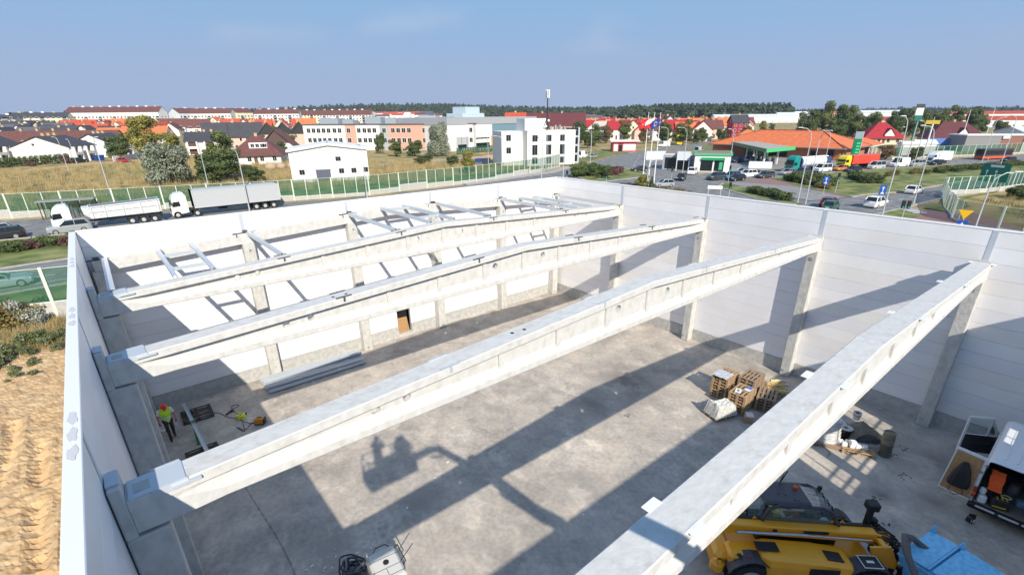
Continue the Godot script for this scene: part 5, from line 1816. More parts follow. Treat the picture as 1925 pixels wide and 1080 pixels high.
# ---------- noise barriers ----------
func barrier(called: String, label: String, pts: Array, heights: Array, foot: Array, bay: float, every := 3, steps := false):   # pts x,z pairs
	var t := thing(called, label, "noise barrier")
	var r := RandomNumberGenerator.new()
	r.seed = 77
	var c := Curve3D.new()
	for i in range(0, pts.size(), 2): c.add_point(V(pts[i], 0, pts[i + 1]))
	c.bake_interval = 0.5
	var len := c.get_baked_length()
	var n := int(len / bay)
	var pm := B.new()
	var base_v := 0.0
	for k in n + 1:
		var f := k / float(n)
		var p := c.sample_baked(len * f)
		var h: float = lerpf(heights[0], heights[1], f)
		var ft: float = lerpf(foot[0], foot[1], f)
		var main := k % every == 0
		if main:
			if steps: base_v = [0.25, 0.55, 0.95, 0.6, 0.35][(k / every) % 5]
		var w := 0.2 if main else 0.1
		var b := B.new()
		b.bx(-w * 0.5, w * 0.5, 0.0, h + (0.06 if main else 0.0), -w * 0.5, w * 0.5)
		var o := obj("post", b, M.post, t)
		o.position = V(p.x, G, p.z)
		if k == n: break
		var q := c.sample_baked(len * (k + 1) / n)
		var d := q - p
		var tr := Transform3D(Basis(d.normalized(), Vector3.UP, d.normalized().cross(Vector3.UP)), (p + q) * 0.5 + V(0, G, 0))
		o.rotation.y = atan2(-d.z, d.x)
		b = B.new()
		var fb := ft + base_v
		b.box(V(0, fb * 0.5, 0), V(d.length() - w * 0.5, fb, 0.16))
		o = obj("concrete_base", b, M.plinth if steps or k % 4 else M.conc, t)
		o.transform = tr
		b = B.new()
		b.box(V(0, (fb + h) * 0.5, 0), V(d.length() - 0.06, h - fb, 0.025))
		o = obj("pane", b, M.pane, t)
		o.transform = tr
		b = B.new()
		b.box(V(0, fb + 0.02, 0), V(d.length() - 0.08, 0.06, 0.07))
		b.box(V(0, h - 0.02, 0), V(d.length() - 0.08, 0.04, 0.05))
		o = obj("rail", b, M.post, t)
		o.transform = tr
	var b := B.new()

func barriers():
	barrier("noise_barrier", "long green glass noise barrier with pale posts beyond the road behind the hall", [-60, -89, -32, -83.5, -10.8, -77.8, 8.4, -71.8, 26.5, -66, 40.6, -62.6, 51.6, -63.6, 63.5, -64, 77.6, -66.8, 89.3, -69.2, 103, -76], [3.6, 3.5], [0.35, 0.3], 2.15, 3, true)
	barrier("noise_barrier", "green noise barrier on a pale low wall at the left, beside the bushes", [-40, -29.5, -14, -23.5, -3.2, -19.9, -0.5, -19.2], [4.0, 4.0], [1.55, 1.5], 2.75, 1)
	barrier("noise_barrier", "green noise barrier far along the right side of the busy road", [192.5, -21.5, 198, -17.5, 207, -13.5, 222, -6.5, 234, -2.5, 262, 9, 300, 25], [3.6, 3.6], [0.7, 0.7], 2.6, 3)
	barrier("noise_barrier", "curved green glass noise barrier on a cream wall behind the road sign at the right", [111.2, 7.6, 114, 6.6, 116.4, 6.9, 120, 9.3, 124.2, 11.2, 134, 13.6, 145, 16.5, 158, 20, 172, 24], [3.0, 3.1], [0.75, 0.8], 1.5, 3)
	barrier("noise_barrier", "green glass noise barrier turning the corner by the zebra crossing at the right", [111, 7.6, 106, 8.7, 100, 10, 94, 12.0, 88.6, 13.2, 86.6, 16.5, 85.4, 21, 85, 30], [2.7, 2.8], [0.2, 0.2], 2.3, 3)

# ---------- vehicles ----------
# style: [length, width, height, bonnet end, windscreen top, rear glass top, tail start, belt, bonnet height, tail height]
const STYLE := {
	"sedan": [4.6, 1.78, 1.45, 0.16, 0.03, -0.22, -0.34, 0.92, 0.86, 0.95],
	"hatch": [4.0, 1.72, 1.47, 0.19, 0.05, -0.36, -0.47, 0.92, 0.88, 0.95],
	"estate": [4.65, 1.78, 1.47, 0.17, 0.04, -0.38, -0.48, 0.92, 0.86, 0.98],
	"suv": [4.6, 1.85, 1.68, 0.19, 0.06, -0.37, -0.47, 1.06, 1.02, 1.1],
	"minivan": [4.9, 1.9, 1.95, 0.32, 0.18, -0.45, -0.49, 1.1, 1.08, 1.1],
	"van": [5.4, 2.0, 2.35, 0.34, 0.2, -0.47, -0.495, 1.2, 1.12, 1.2]}

func car(called: String, style: String, paint: Material, label: String, category: String, at: Vector3, turn: float, group := "", panel_sides := false) -> Node3D:
	var t := thing(called, label, category, at, turn, group)
	t.set_meta("base", called)
	var s: Array = STYLE[style]
	var L: float = s[0]
	var w: float = s[1] * 0.5
	var H: float = s[2]
	var belt: float = s[7]
	var g := 0.2
	var b := B.new()
	var rings := []
	for q in [[-0.5, g + 0.18, s[9] - 0.25, 0.80], [-0.485, g, s[9] - 0.06, 0.92], [-0.42, g - 0.02, s[9], 0.99], [-0.1, g - 0.02, belt, 1.0], [s[3], g - 0.02, maxf(s[8], belt - 0.05), 1.0], [0.40, g - 0.02, s[8] - 0.04, 0.97], [0.475, g, s[8] - 0.14, 0.88], [0.5, g + 0.14, s[8] - 0.28, 0.74]]:
		var x: float = q[0] * L
		var ww: float = w * q[3]
		rings.append([V(x, q[1], -ww * 0.92), V(x, q[1] + 0.2, -ww), V(x, q[2] - 0.16, -ww), V(x, q[2], -ww * 0.86), V(x, q[2], ww * 0.86), V(x, q[2] - 0.16, ww), V(x, q[1] + 0.2, ww), V(x, q[1], ww * 0.92)])
	b.loft(rings)
	# roof skin and pillars
	var wt := w * 0.74
	var wb := w * 0.90
	var x0: float = s[6] * L
	var x1: float = s[5] * L
	var x2: float = s[4] * L
	var x3: float = s[3] * L + 0.12
	b.hexa([V(x1, H - 0.07, wt + 0.03), V(x2, H - 0.07, wt + 0.03), V(x2, H - 0.07, -wt - 0.03), V(x1, H - 0.07, -wt - 0.03), V(x1 + 0.12, H, wt * 0.82), V(x2 - 0.2, H, wt * 0.82), V(x2 - 0.2, H, -wt * 0.82), V(x1 + 0.12, H, -wt * 0.82)])
	for z in [-1, 1]:
		b.tube([V(x3, belt - 0.04, z * wb), V(x2, H - 0.05, z * (wt + 0.01))], 0.045, 5)
		b.tube([V(x0 + 0.04, belt - 0.02, z * wb * 0.98), V(x1, H - 0.05, z * (wt + 0.01))], 0.075, 5)
		b.tube([V((x1 + x2) * 0.5 + 0.1, belt, z * (wb + 0.012)), V((x1 + x2) * 0.5 + 0.1, H - 0.05, z * (wt + 0.02))], 0.04, 5)
		b.tube([V(x1, H - 0.055, z * (wt + 0.015)), V(x2, H - 0.055, z * (wt + 0.015))], 0.035, 5)
		if style == "estate" or panel_sides: b.tube([V(lerpf(x0, x2, 0.3), belt, z * (wb + 0.012)), V(lerpf(x1, x2, 0.28), H - 0.05, z * (wt + 0.02))], 0.045, 5)
		b.box(V(x3 - 0.15, belt + 0.08, z * (w + 0.08)), V(0.12, 0.12, 0.18), Basis(), 0.02)
		if panel_sides: b.hexa([V(x0, belt - 0.02, z * wb + 0.03), V(x2 - 0.6, belt - 0.02, z * wb + 0.03), V(x2 - 0.6, belt - 0.02, z * wb - 0.03), V(x0, belt - 0.02, z * wb - 0.03), V(x1, H - 0.05, z * wt + 0.035), V(x2 - 0.6, H - 0.05, z * wt + 0.035), V(x2 - 0.6, H - 0.05, z * wt - 0.035), V(x1, H - 0.05, z * wt - 0.035)])
	obj("body", b, paint, t)
	b = B.new()
	b.hexa([V(x0, belt - 0.03, wb), V(x3, belt - 0.03, wb), V(x3, belt - 0.03, -wb), V(x0, belt - 0.03, -wb), V(x1, H - 0.06, wt), V(x2, H - 0.06, wt), V(x2, H - 0.06, -wt), V(x1, H - 0.06, -wt)])
	obj("glass", b, M.glass, t)
	b = B.new()
	b.bx(-0.47 * L, 0.47 * L, 0.14, 0.34, -w * 0.88, w * 0.88)
	b.box(V(0.482 * L, 0.42, 0), V(0.1, 0.16, w * 1.3), Basis(), 0.02)
	b.box(V(-0.485 * L, 0.36, 0), V(0.1, 0.14, w * 1.5), Basis(), 0.02)
	obj("sill", b, M.black, t)
	for x in [-0.295 * L, 0.315 * L]:
		for z in [-1, 1]:
			b = B.new()
			b.tube([V(x, 0.32, z * (w - 0.2)), V(x, 0.32, z * (w + 0.012))], 0.325, 16)
			var o := obj("wheel", b, M.rubber, t)
			b = B.new()
			b.tube([V(x, 0.32, z * (w - 0.05)), V(x, 0.32, z * (w + 0.022))], 0.22, 12)
			obj("rim", b, M.rim, o)
	for z in [-1, 1]:
		b = B.new()
		b.box(V(0.455 * L, s[8] - 0.22, z * w * 0.66), V(0.28, 0.13, 0.34), Basis(Vector3.UP, -0.25 * z), 0.03)
		obj("headlight", b, mat(0.7, 0.72, 0.74, 0.12), t)
		b = B.new()
		b.box(V(-0.476 * L, s[9] - 0.2, z * w * 0.76), V(0.16, 0.16, 0.26), Basis(), 0.02)
		obj("tail_light", b, mat(0.4, 0.02, 0.015, 0.2), t)
	b = B.new()
	b.box(V(0.497 * L, 0.46, 0), V(0.02, 0.11, 0.5))
	b.box(V(-0.5 * L, 0.62, 0), V(0.02, 0.11, 0.5))
	obj("number_plate", b, M.white, t)
	return t

func paint(r: float, g: float, b: float, metal := 0.2) -> StandardMaterial3D:
	var m := mat(r, g, b, 0.28, metal)
	m.clearcoat_enabled = true
	m.clearcoat = 0.6
	return m

func truck_wheels(t: Node3D, xs: Array, w: float, r := 0.5):
	for x in xs:
		for z in [-1, 1]:
			var b := B.new()
			b.tube([V(x, r, z * (w - 0.32)), V(x, r, z * w)], r, 18)
			var o := obj("wheel", b, M.rubber, t)
			b = B.new()
			b.tube([V(x, r, z * (w - 0.06)), V(x, r, z * (w + 0.02))], [r * 0.6, r * 0.5], 14)
			b.tube([V(x, r, z * w), V(x, r, z * (w + 0.1))], [r * 0.24, r * 0.18], 10)
			obj("rim", b, mat(0.6, 0.6, 0.6, 0.4, 0.3), o)

func cab(t: Node3D, m: Material, x: float, h := 3.5, w := 1.22, L := 2.1):   # tractor cab, front face at x + L
	var b := B.new()
	var rings := []
	for q in [[0.0, 0.75, h - 0.35], [0.25, 0.7, h], [L * 0.55, 0.6, h - 0.05], [L * 0.8, 0.5, h - 0.45], [L * 0.92, 0.45, h - 1.1], [L, 0.45, 1.75], [L + 0.04, 0.5, 1.0], [L, 0.4, 0.45]]:
		var y1: float = q[2]
		rings.append([V(x + q[0], q[1], -w), V(x + q[0], y1 - 0.2, -w), V(x + q[0], y1, -w * 0.84), V(x + q[0], y1, w * 0.84), V(x + q[0], y1 - 0.2, w), V(x + q[0], q[1], w)])
	b.loft(rings.slice(0, 7))
	obj("cab", b, m, t)
	b = B.new()
	b.hexa([V(x + L + 0.005, 1.6, w * 0.9), V(x + L + 0.025, 1.6, w * 0.9), V(x + L + 0.025, 1.6, -w * 0.9), V(x + L + 0.005, 1.6, -w * 0.9), V(x + L * 0.9, h - 0.98, w * 0.84), V(x + L * 0.93, h - 0.98, w * 0.84), V(x + L * 0.93, h - 0.98, -w * 0.84), V(x + L * 0.9, h - 0.98, -w * 0.84)])
	for z in [-1, 1]: b.prism(P2([x + L * 0.42, 1.72, x + L * 0.9, 1.62, x + L * 0.84, 2.35, x + L * 0.45, 2.38]), z * w - 0.012, z * w + 0.012)
	obj("glass", b, M.glass, t)
	b = B.new()
	b.box(V(x + L + 0.03, 1.15, 0), V(0.05, 0.5, w * 1.2), Basis(), 0.01)
	b.box(V(x + L * 0.5, 0.55, 0), V(L * 0.9, 0.3, w * 1.8))
	for z in [-1, 1]: b.box(V(x + L * 0.93, 2.1, z * (w + 0.16)), V(0.1, 0.5, 0.2), Basis(), 0.02)
	obj("grille", b, M.dark, t)
	for z in [-1, 1]:
		b = B.new()
		b.box(V(x + L + 0.03, 0.62, z * w * 0.75), V(0.06, 0.2, 0.36), Basis(), 0.02)
		obj("headlight", b, M.white, t)

func traffic():
	var white := paint(0.78, 0.78, 0.78, 0.0)
	var silver := paint(0.46, 0.48, 0.5, 0.45)
	var black := paint(0.012, 0.013, 0.016, 0.1)
	var navy := paint(0.014, 0.022, 0.05, 0.2)
	var grey := paint(0.07, 0.075, 0.085, 0.3)
	var teal := paint(0.03, 0.16, 0.25, 0.3)
	# tipper lorry
	var t := thing("tipper_lorry", "white articulated tipper lorry driving left on the road behind the hall", "lorry", V(1.4, G, -60.9), PI)
	cab(t, white, 3.6, 3.35)
	var b := B.new()
	b.bx(-6.2, 4.6, 0.85, 1.05, -0.5, 0.5)
	for x in [-1.0, 2.2]: b.bx(x, x + 0.9, 0.6, 0.9, 0.7, 1.15)
	b.bx(-6.3, -6.1, 0.6, 1.2, -1.15, 1.15)
	obj("frame", b, M.dark, t)
	b = B.new()
	var rings := []
	for q in [[-6.3, 1.35, 3.05, 0.0], [1.6, 1.25, 2.75, 0.0], [2.3, 1.9, 2.75, 0.1]]:
		rings.append([V(q[0], q[1], -0.95), V(q[0] + q[3], q[2], -1.24), V(q[0] + q[3], q[2], 1.24), V(q[0], q[1], 0.95)])
	b.loft(rings)
	for x in [-6.0, -4.0, -2.0, 0.0, 1.4]:
		for z in [-1, 1]: b.tube([V(x, 1.35, z * 1.02), V(x, 2.9, z * 1.27)], 0.05, 5)
	for z in [-1, 1]:
		b.tube([V(-6.3, 3.05, z * 1.25), V(1.7, 2.76, z * 1.25)], 0.07, 6)
		b.tube([V(-6.3, 2.3, z * 1.16), V(1.7, 2.1, z * 1.16)], 0.04, 6)
	obj("tipper_body", b, grain([[0.3, Color(0.62, 0.63, 0.65)], [0.7, Color(0.76, 0.77, 0.79)]], 3.0, 0.02, 0.4, 210, 4), t)
	b = B.new()
	b.hexa([V(-6.2, 3.06, 1.1), V(1.6, 2.77, 1.1), V(1.6, 2.77, -1.1), V(-6.2, 3.06, -1.1), V(-6.2, 3.13, 0.9), V(1.6, 2.86, 0.9), V(1.6, 2.86, -0.9), V(-6.2, 3.13, -0.9)])
	obj("tarpaulin", b, mat(0.2, 0.21, 0.24, 0.7), t)
	b = B.new()
	b.bx(-6.34, -6.3, 1.4, 3.0, -1.2, 1.2)
	b.bx(2.9, 3.4, 1.0, 2.6, -0.8, 0.8)
	b.tube([V(3.3, 1.2, -0.9), V(3.3, 3.2, -0.9)], 0.08, 8)
	obj("tailgate", b, mat(0.12, 0.12, 0.13, 0.6), t)
	truck_wheels(t, [-5.2, -3.9, -2.6, 2.7, 5.0], 1.22)
	# container lorry
	t = thing("container_lorry", "white lorry with a long pale grey corrugated container trailer on the road behind the hall", "lorry", V(16.4, G, -61.6), PI)
	cab(t, white, 5.4, 3.55)
	b = B.new()
	b.bx(-7.5, 6.4, 0.9, 1.15, -0.5, 0.5)
	b.bx(-7.5, -6.8, 0.7, 1.1, -1.1, 1.1)
	b.bx(0.0, 1.2, 0.5, 1.0, 0.6, 1.15)
	obj("frame", b, M.dark, t)
	b = B.new()
	b.bx(-7.6, 4.6, 1.2, 3.75, -1.2, 1.2)
	for k in 48:
		for z in [-1, 1]: b.box(V(-7.45 + k * 0.25, 2.47, z * 1.21), V(0.12, 2.4, 0.05))
	for x in [-7.55, 4.5]: b.bx(x - 0.06, x + 0.1, 1.2, 3.78, -1.24, 1.24)
	for y in [1.25, 3.72]: b.bx(-7.6, 4.6, y - 0.06, y + 0.06, -1.245, 1.245)
	obj("container", b, mat(0.46, 0.47, 0.5, 0.5), t)
	truck_wheels(t, [-6.4, -5.1, -3.8, 4.4, 6.9], 1.22)
	# tanker
	t = thing("tanker_lorry", "teal green lorry pulling a white tank trailer, waiting by the filling station", "lorry", V(139.5, G, -25.4), PI - 0.29)
	cab(t, paint(0.0, 0.27, 0.24, 0.1), 4.2, 3.9)
	b = B.new()
	b.bx(-6.5, 5.4, 0.85, 1.1, -0.5, 0.5)
	obj("frame", b, M.dark, t)
	b = B.new()
	b.tube([V(-6.6, 2.45, 0), V(-6.3, 2.45, 0), V(3.1, 2.35, 0), V(3.4, 2.35, 0)], [1.0, 1.2, 1.2, 0.95], 20)
	obj("tank", b, M.white, t)
	b = B.new()
	b.bx(-6.8, -5.2, 1.0, 3.4, -1.22, 1.22)
	b.tube([V(3.0, 2.35, 0), V(3.5, 2.35, 0)], 1.22, 20)
	b.bx(-6.5, 3.0, 1.2, 1.4, -1.22, 1.22)
	obj("tank_trim", b, mat(0.05, 0.06, 0.16, 0.5), t)
	truck_wheels(t, [-5.6, -4.3, -3.0, 3.6, 5.6], 1.22)
	# yellow and red lorry
	t = thing("articulated_lorry", "yellow lorry pulling a bright red trailer on the far lanes of the busy road", "lorry", V(156.8, G, -19.8), PI - 0.29)
	cab(t, paint(0.8, 0.6, 0.01, 0.0), 4.4, 3.4)
	b = B.new()
	b.bx(-6.5, 3.9, 1.2, 3.3, -1.23, 1.23)
	obj("trailer_body", b, paint(0.72, 0.06, 0.03, 0.0), t)
	b = B.new()
	for y in [2.0, 2.35, 2.7]: b.box(V(3.92, y, -0.1), V(0.03, 0.16, 1.2))
	for k in 9:
		for z in [-1, 1]: b.box(V(-6.3 + k * 1.25, 2.25, z * 1.24), V(0.05, 2.0, 0.03))
	obj("trailer_rib", b, mat(0.6, 0.12, 0.08, 0.5), t)
	b = B.new()
	b.bx(-6.5, 5.4, 0.85, 1.15, -0.5, 0.5)
	obj("frame", b, M.dark, t)
	truck_wheels(t, [-5.6, -4.3, -3.0, 3.8, 5.9], 1.22)
	# box lorry
	t = thing("box_lorry", "small white box lorry behind the dark cars, near the far noise barrier", "lorry", V(187.5, G, -9.3), PI - 0.43)
	cab(t, white, 1.6, 2.7, 1.05, 1.7)
	b = B.new()
	b.bx(-3.4, 1.5, 0.9, 3.2, -1.15, 1.15)
	b.hexa([V(1.5, 2.5, 1.0), V(2.6, 2.5, 0.9), V(2.6, 2.5, -0.9), V(1.5, 2.5, -1.0), V(1.5, 3.15, 1.0), V(1.9, 3.15, 0.9), V(1.9, 3.15, -0.9), V(1.5, 3.15, -1.0)])
	obj("box_body", b, M.white, t)
	truck_wheels(t, [-2.2, 2.4], 1.0, 0.38)
	# bus
	t = thing("city_bus", "dark and orange city bus leaving the picture at the right", "bus", V(212.5, G, -1.4), PI - 0.45)
	b = B.new()
	b.box(V(0, 1.75, 0), V(11.5, 2.9, 2.5), Basis(), 0.12)
	obj("body", b, mat(0.05, 0.055, 0.065, 0.3), t)
	b = B.new()
	b.box(V(0, 0.75, 0), V(11.52, 0.7, 2.52), Basis(), 0.05)
	obj("skirt", b, mat(0.75, 0.10, 0.03, 0.4), t)
	b = B.new()
	b.bx(-5.5, 5.6, 1.5, 2.7, -1.262, 1.262)
	b.bx(5.7, 5.77, 1.2, 2.8, -1.15, 1.15)
	obj("glass", b, M.glass, t)
	truck_wheels(t, [-3.2, 3.4], 1.24, 0.48)
	# cars: [style, paint, x, z, turn, label]
	var list := [
		["suv", silver, -2.7, -58.9, PI, "pale silver blue crossover in the near lane beside the tipper lorry"],
		["estate", black, -9.3, -59.6, PI + 0.02, "black estate car at the left edge, near lane of the road behind the hall"],
		["hatch", silver, -10.2, -63.4, PI, "silver car with a roof rack at the left edge, beyond the black estate"],
		["sedan", paint(0.40, 0.52, 0.55, 0.35), -7.5, -33.6, 0.02, "pale turquoise saloon seen through the green noise barrier at the left"],
		["sedan", black, 110.2, -53.9, 2.5, "black car turning out of the small street left of the flagpoles"],
		["hatch", silver, 89.6, -32.6, PI - 0.55, "silver car behind the feet of the three flagpoles"],
		["hatch", black, 101.3, -36.2, PI + 0.4, "black hatchback crossing the junction right of the flagpoles"],
		["suv", white, 113.6, -41.0, 0.35, "white crossover beside the grass in front of the filling station shop"],
		["hatch", white, 121.8, -41.8, 0.0, "white hatchback parked against the shop front of the filling station"],
		["suv", grey, 107.4, -31.4, PI - 0.2, "dark grey car, first in the queue at the junction lights"],
		["suv", teal, 110.9, -29.8, PI - 0.2, "bright teal blue car in the queue at the junction lights"],
		["hatch", black, 109.0, -27.6, PI - 0.25, "black hatchback in the nearest lane of the queue, left of the white cars"],
		["sedan", silver, 122.0, -33.0, PI - 0.25, "dark silver saloon in the far lane in front of the white hoarding"],
		["suv", white, 117.0, -29.2, PI - 0.3, "white car in the middle lane of the queue"],
		["hatch", paint(0.5, 0.5, 0.47, 0.3), 120.6, -28.2, PI - 0.3, "pale grey car directly behind the white car in the queue"],
		["estate", grey, 118.6, -25.9, PI - 0.25, "dark grey estate in the near lane beside the grass verge"],
		["sedan", silver, 128.3, -25.1, PI - 0.2, "silver saloon in the near lane left of the teal lorry"],
		["suv", grey, 130.5, -22.9, PI - 0.2, "dark blue grey car below the teal lorry cab"],
		["minivan", white, 140.8, -22.2, PI - 0.25, "white minibus below the white tank trailer"],
		["sedan", paint(0.75, 0.26, 0.02, 0.2), 146.5, -19.8, PI - 0.3, "orange car in front of the yellow lorry"],
		["estate", navy, 145.2, -17.0, PI - 0.3, "dark blue estate car in the near lane below the orange car"],
		["minivan", paint(0.6, 0.62, 0.64, 0.3), 157.3, -15.6, PI - 0.3, "silver passenger van behind the dark blue estate"],
		["hatch", paint(0.55, 0.02, 0.04, 0.1), 164.3, -17.2, PI - 0.3, "small red car half hidden between the silver van and the white van"],
		["van", white, 167.8, -13.4, PI - 0.35, "white delivery van with a dark front in the near lane"],
		["suv", silver, 172.5, -10.6, PI - 0.35, "silver crossover in the near lane behind the white delivery van"],
		["hatch", black, 180.0, -8.0, PI - 0.4, "black car in front of the small white box lorry"],
		["hatch", navy, 204.5, 3.2, PI - 0.45, "dark blue car at the right edge beside the bus"],
		["sedan", navy, 124.2, -52.6, PI - 0.1, "dark saloon parked beside the filling station building on its left"],
		["sedan", navy, 150.2, -49.0, PI - 0.1, "dark saloon standing at the pumps under the canopy"],
		["hatch", silver, 156.0, -48.2, PI - 0.1, "pale hatchback at the pumps behind the dark saloon"],
		["estate", paint(0.16, 0.012, 0.018, 0.2), 88.9, -2.0, 0.1, "dark red estate car crossing the near road at the junction"],
		["hatch", paint(0.012, 0.12, 0.085, 0.2), 85.6, -0.6, 0.1, "dark green hatchback at the top edge of the right wall"],
		["suv", white, 93.6, 2.9, -0.1, "white crossover on the near carriageway by the blue sign"],
		["hatch", white, 114.2, 2.8, -0.12, "white hatchback driving away on the near carriageway"],
		["van", white, 130.6, -93.0, 0.3, "white van parked right of the white office block"],
		["hatch", silver, 133.2, -90.3, 0.3, "silver car parked next to the white van by the office block"],
		["hatch", black, 129.6, -96.2, 0.3, "dark car parked between the office block and the white van"],
		["van", white, 201.0, -109.5, 2.6, "white van far up the small street"],
		["hatch", paint(0.5, 0.02, 0.06, 0.1), 11.0, -190.5, 0.2, "red car parked left of the silvery bush"],
		["suv", black, -0.4, -199.5, 0.4, "black car parked by the white gabled houses"],
		["hatch", black, 169.5, -62.5, 0.2, "dark car parked behind the filling station roof"],
		["van", paint(0.55, 0.56, 0.57, 0.1), 176.5, -77.5, 0.2, "silver grey van parked behind the filling station, near the yellow pylon sign"]]
	for q in list:
		car("car" if q[0] != "van" and q[0] != "minivan" else "delivery_van", q[0], q[1], q[5], "car" if q[0] != "van" and q[0] != "minivan" else "van", V(q[2], G + 0.01, q[3]), q[4], "", q[0] == "van")
	# roof rack on the silver car
	b = B.new()
	for z in [-0.5, 0.5]: b.bx(-0.9, 0.6, 1.5, 1.54, z - 0.03, z + 0.03)
	for x in [-0.7, 0.4]: b.bx(x - 0.03, x + 0.03, 1.47, 1.56, -0.6, 0.6)
	obj("roof_rack", b, M.black, get_node("car_002"))

# ---------- street furniture, signs and the filling station ----------
func lamp_mesh(h: float, arm: float) -> Array:
	var b := B.new()
	b.tube([V(0, 0, 0), V(0, 1.2, 0), V(0, h - 1.6, 0), V(arm * 0.12, h - 0.6, 0), V(arm * 0.45, h - 0.1, 0), V(arm, h, 0)], [0.12, 0.09, 0.06, 0.055, 0.05, 0.045], 8)
	var g := B.new()
	g.box(V(arm + 0.3, h + 0.02, 0), V(0.75, 0.14, 0.28), Basis(), 0.05)
	return [b.mesh(), g.mesh()]

func pole_sign(label: String, at: Vector3, turn: float, h: float, board: Vector2, m: Material) -> Node3D:
	var t := thing("road_sign", label, "sign", at, turn)
	var b := B.new()
	b.tube([V(0, 0, -0.05), V(0, h, -0.05)], 0.045, 6)
	obj("post", b, M.galv_post, t)
	b = B.new()
	b.box(V(0, h - board.y * 0.5, 0.02), V(board.x, board.y, 0.04), Basis(), 0.008)
	obj("sign_board", b, m, t)
	return t

func letters(t: Node3D, text: String, size: float, at: Vector3, m: Material, width := 0.0, turn := 0.0):
	var tm := TextMesh.new()
	var f := SystemFont.new()
	f.font_names = PackedStringArray(["Droid Sans"])
	f.font_weight = 700
	tm.font = f
	tm.text = text
	tm.font_size = 32
	tm.pixel_size = size / 26.0
	tm.depth = 0.02
	var o := obj("lettering", tm, m, t)
	o.position = at
	o.rotation.y = turn

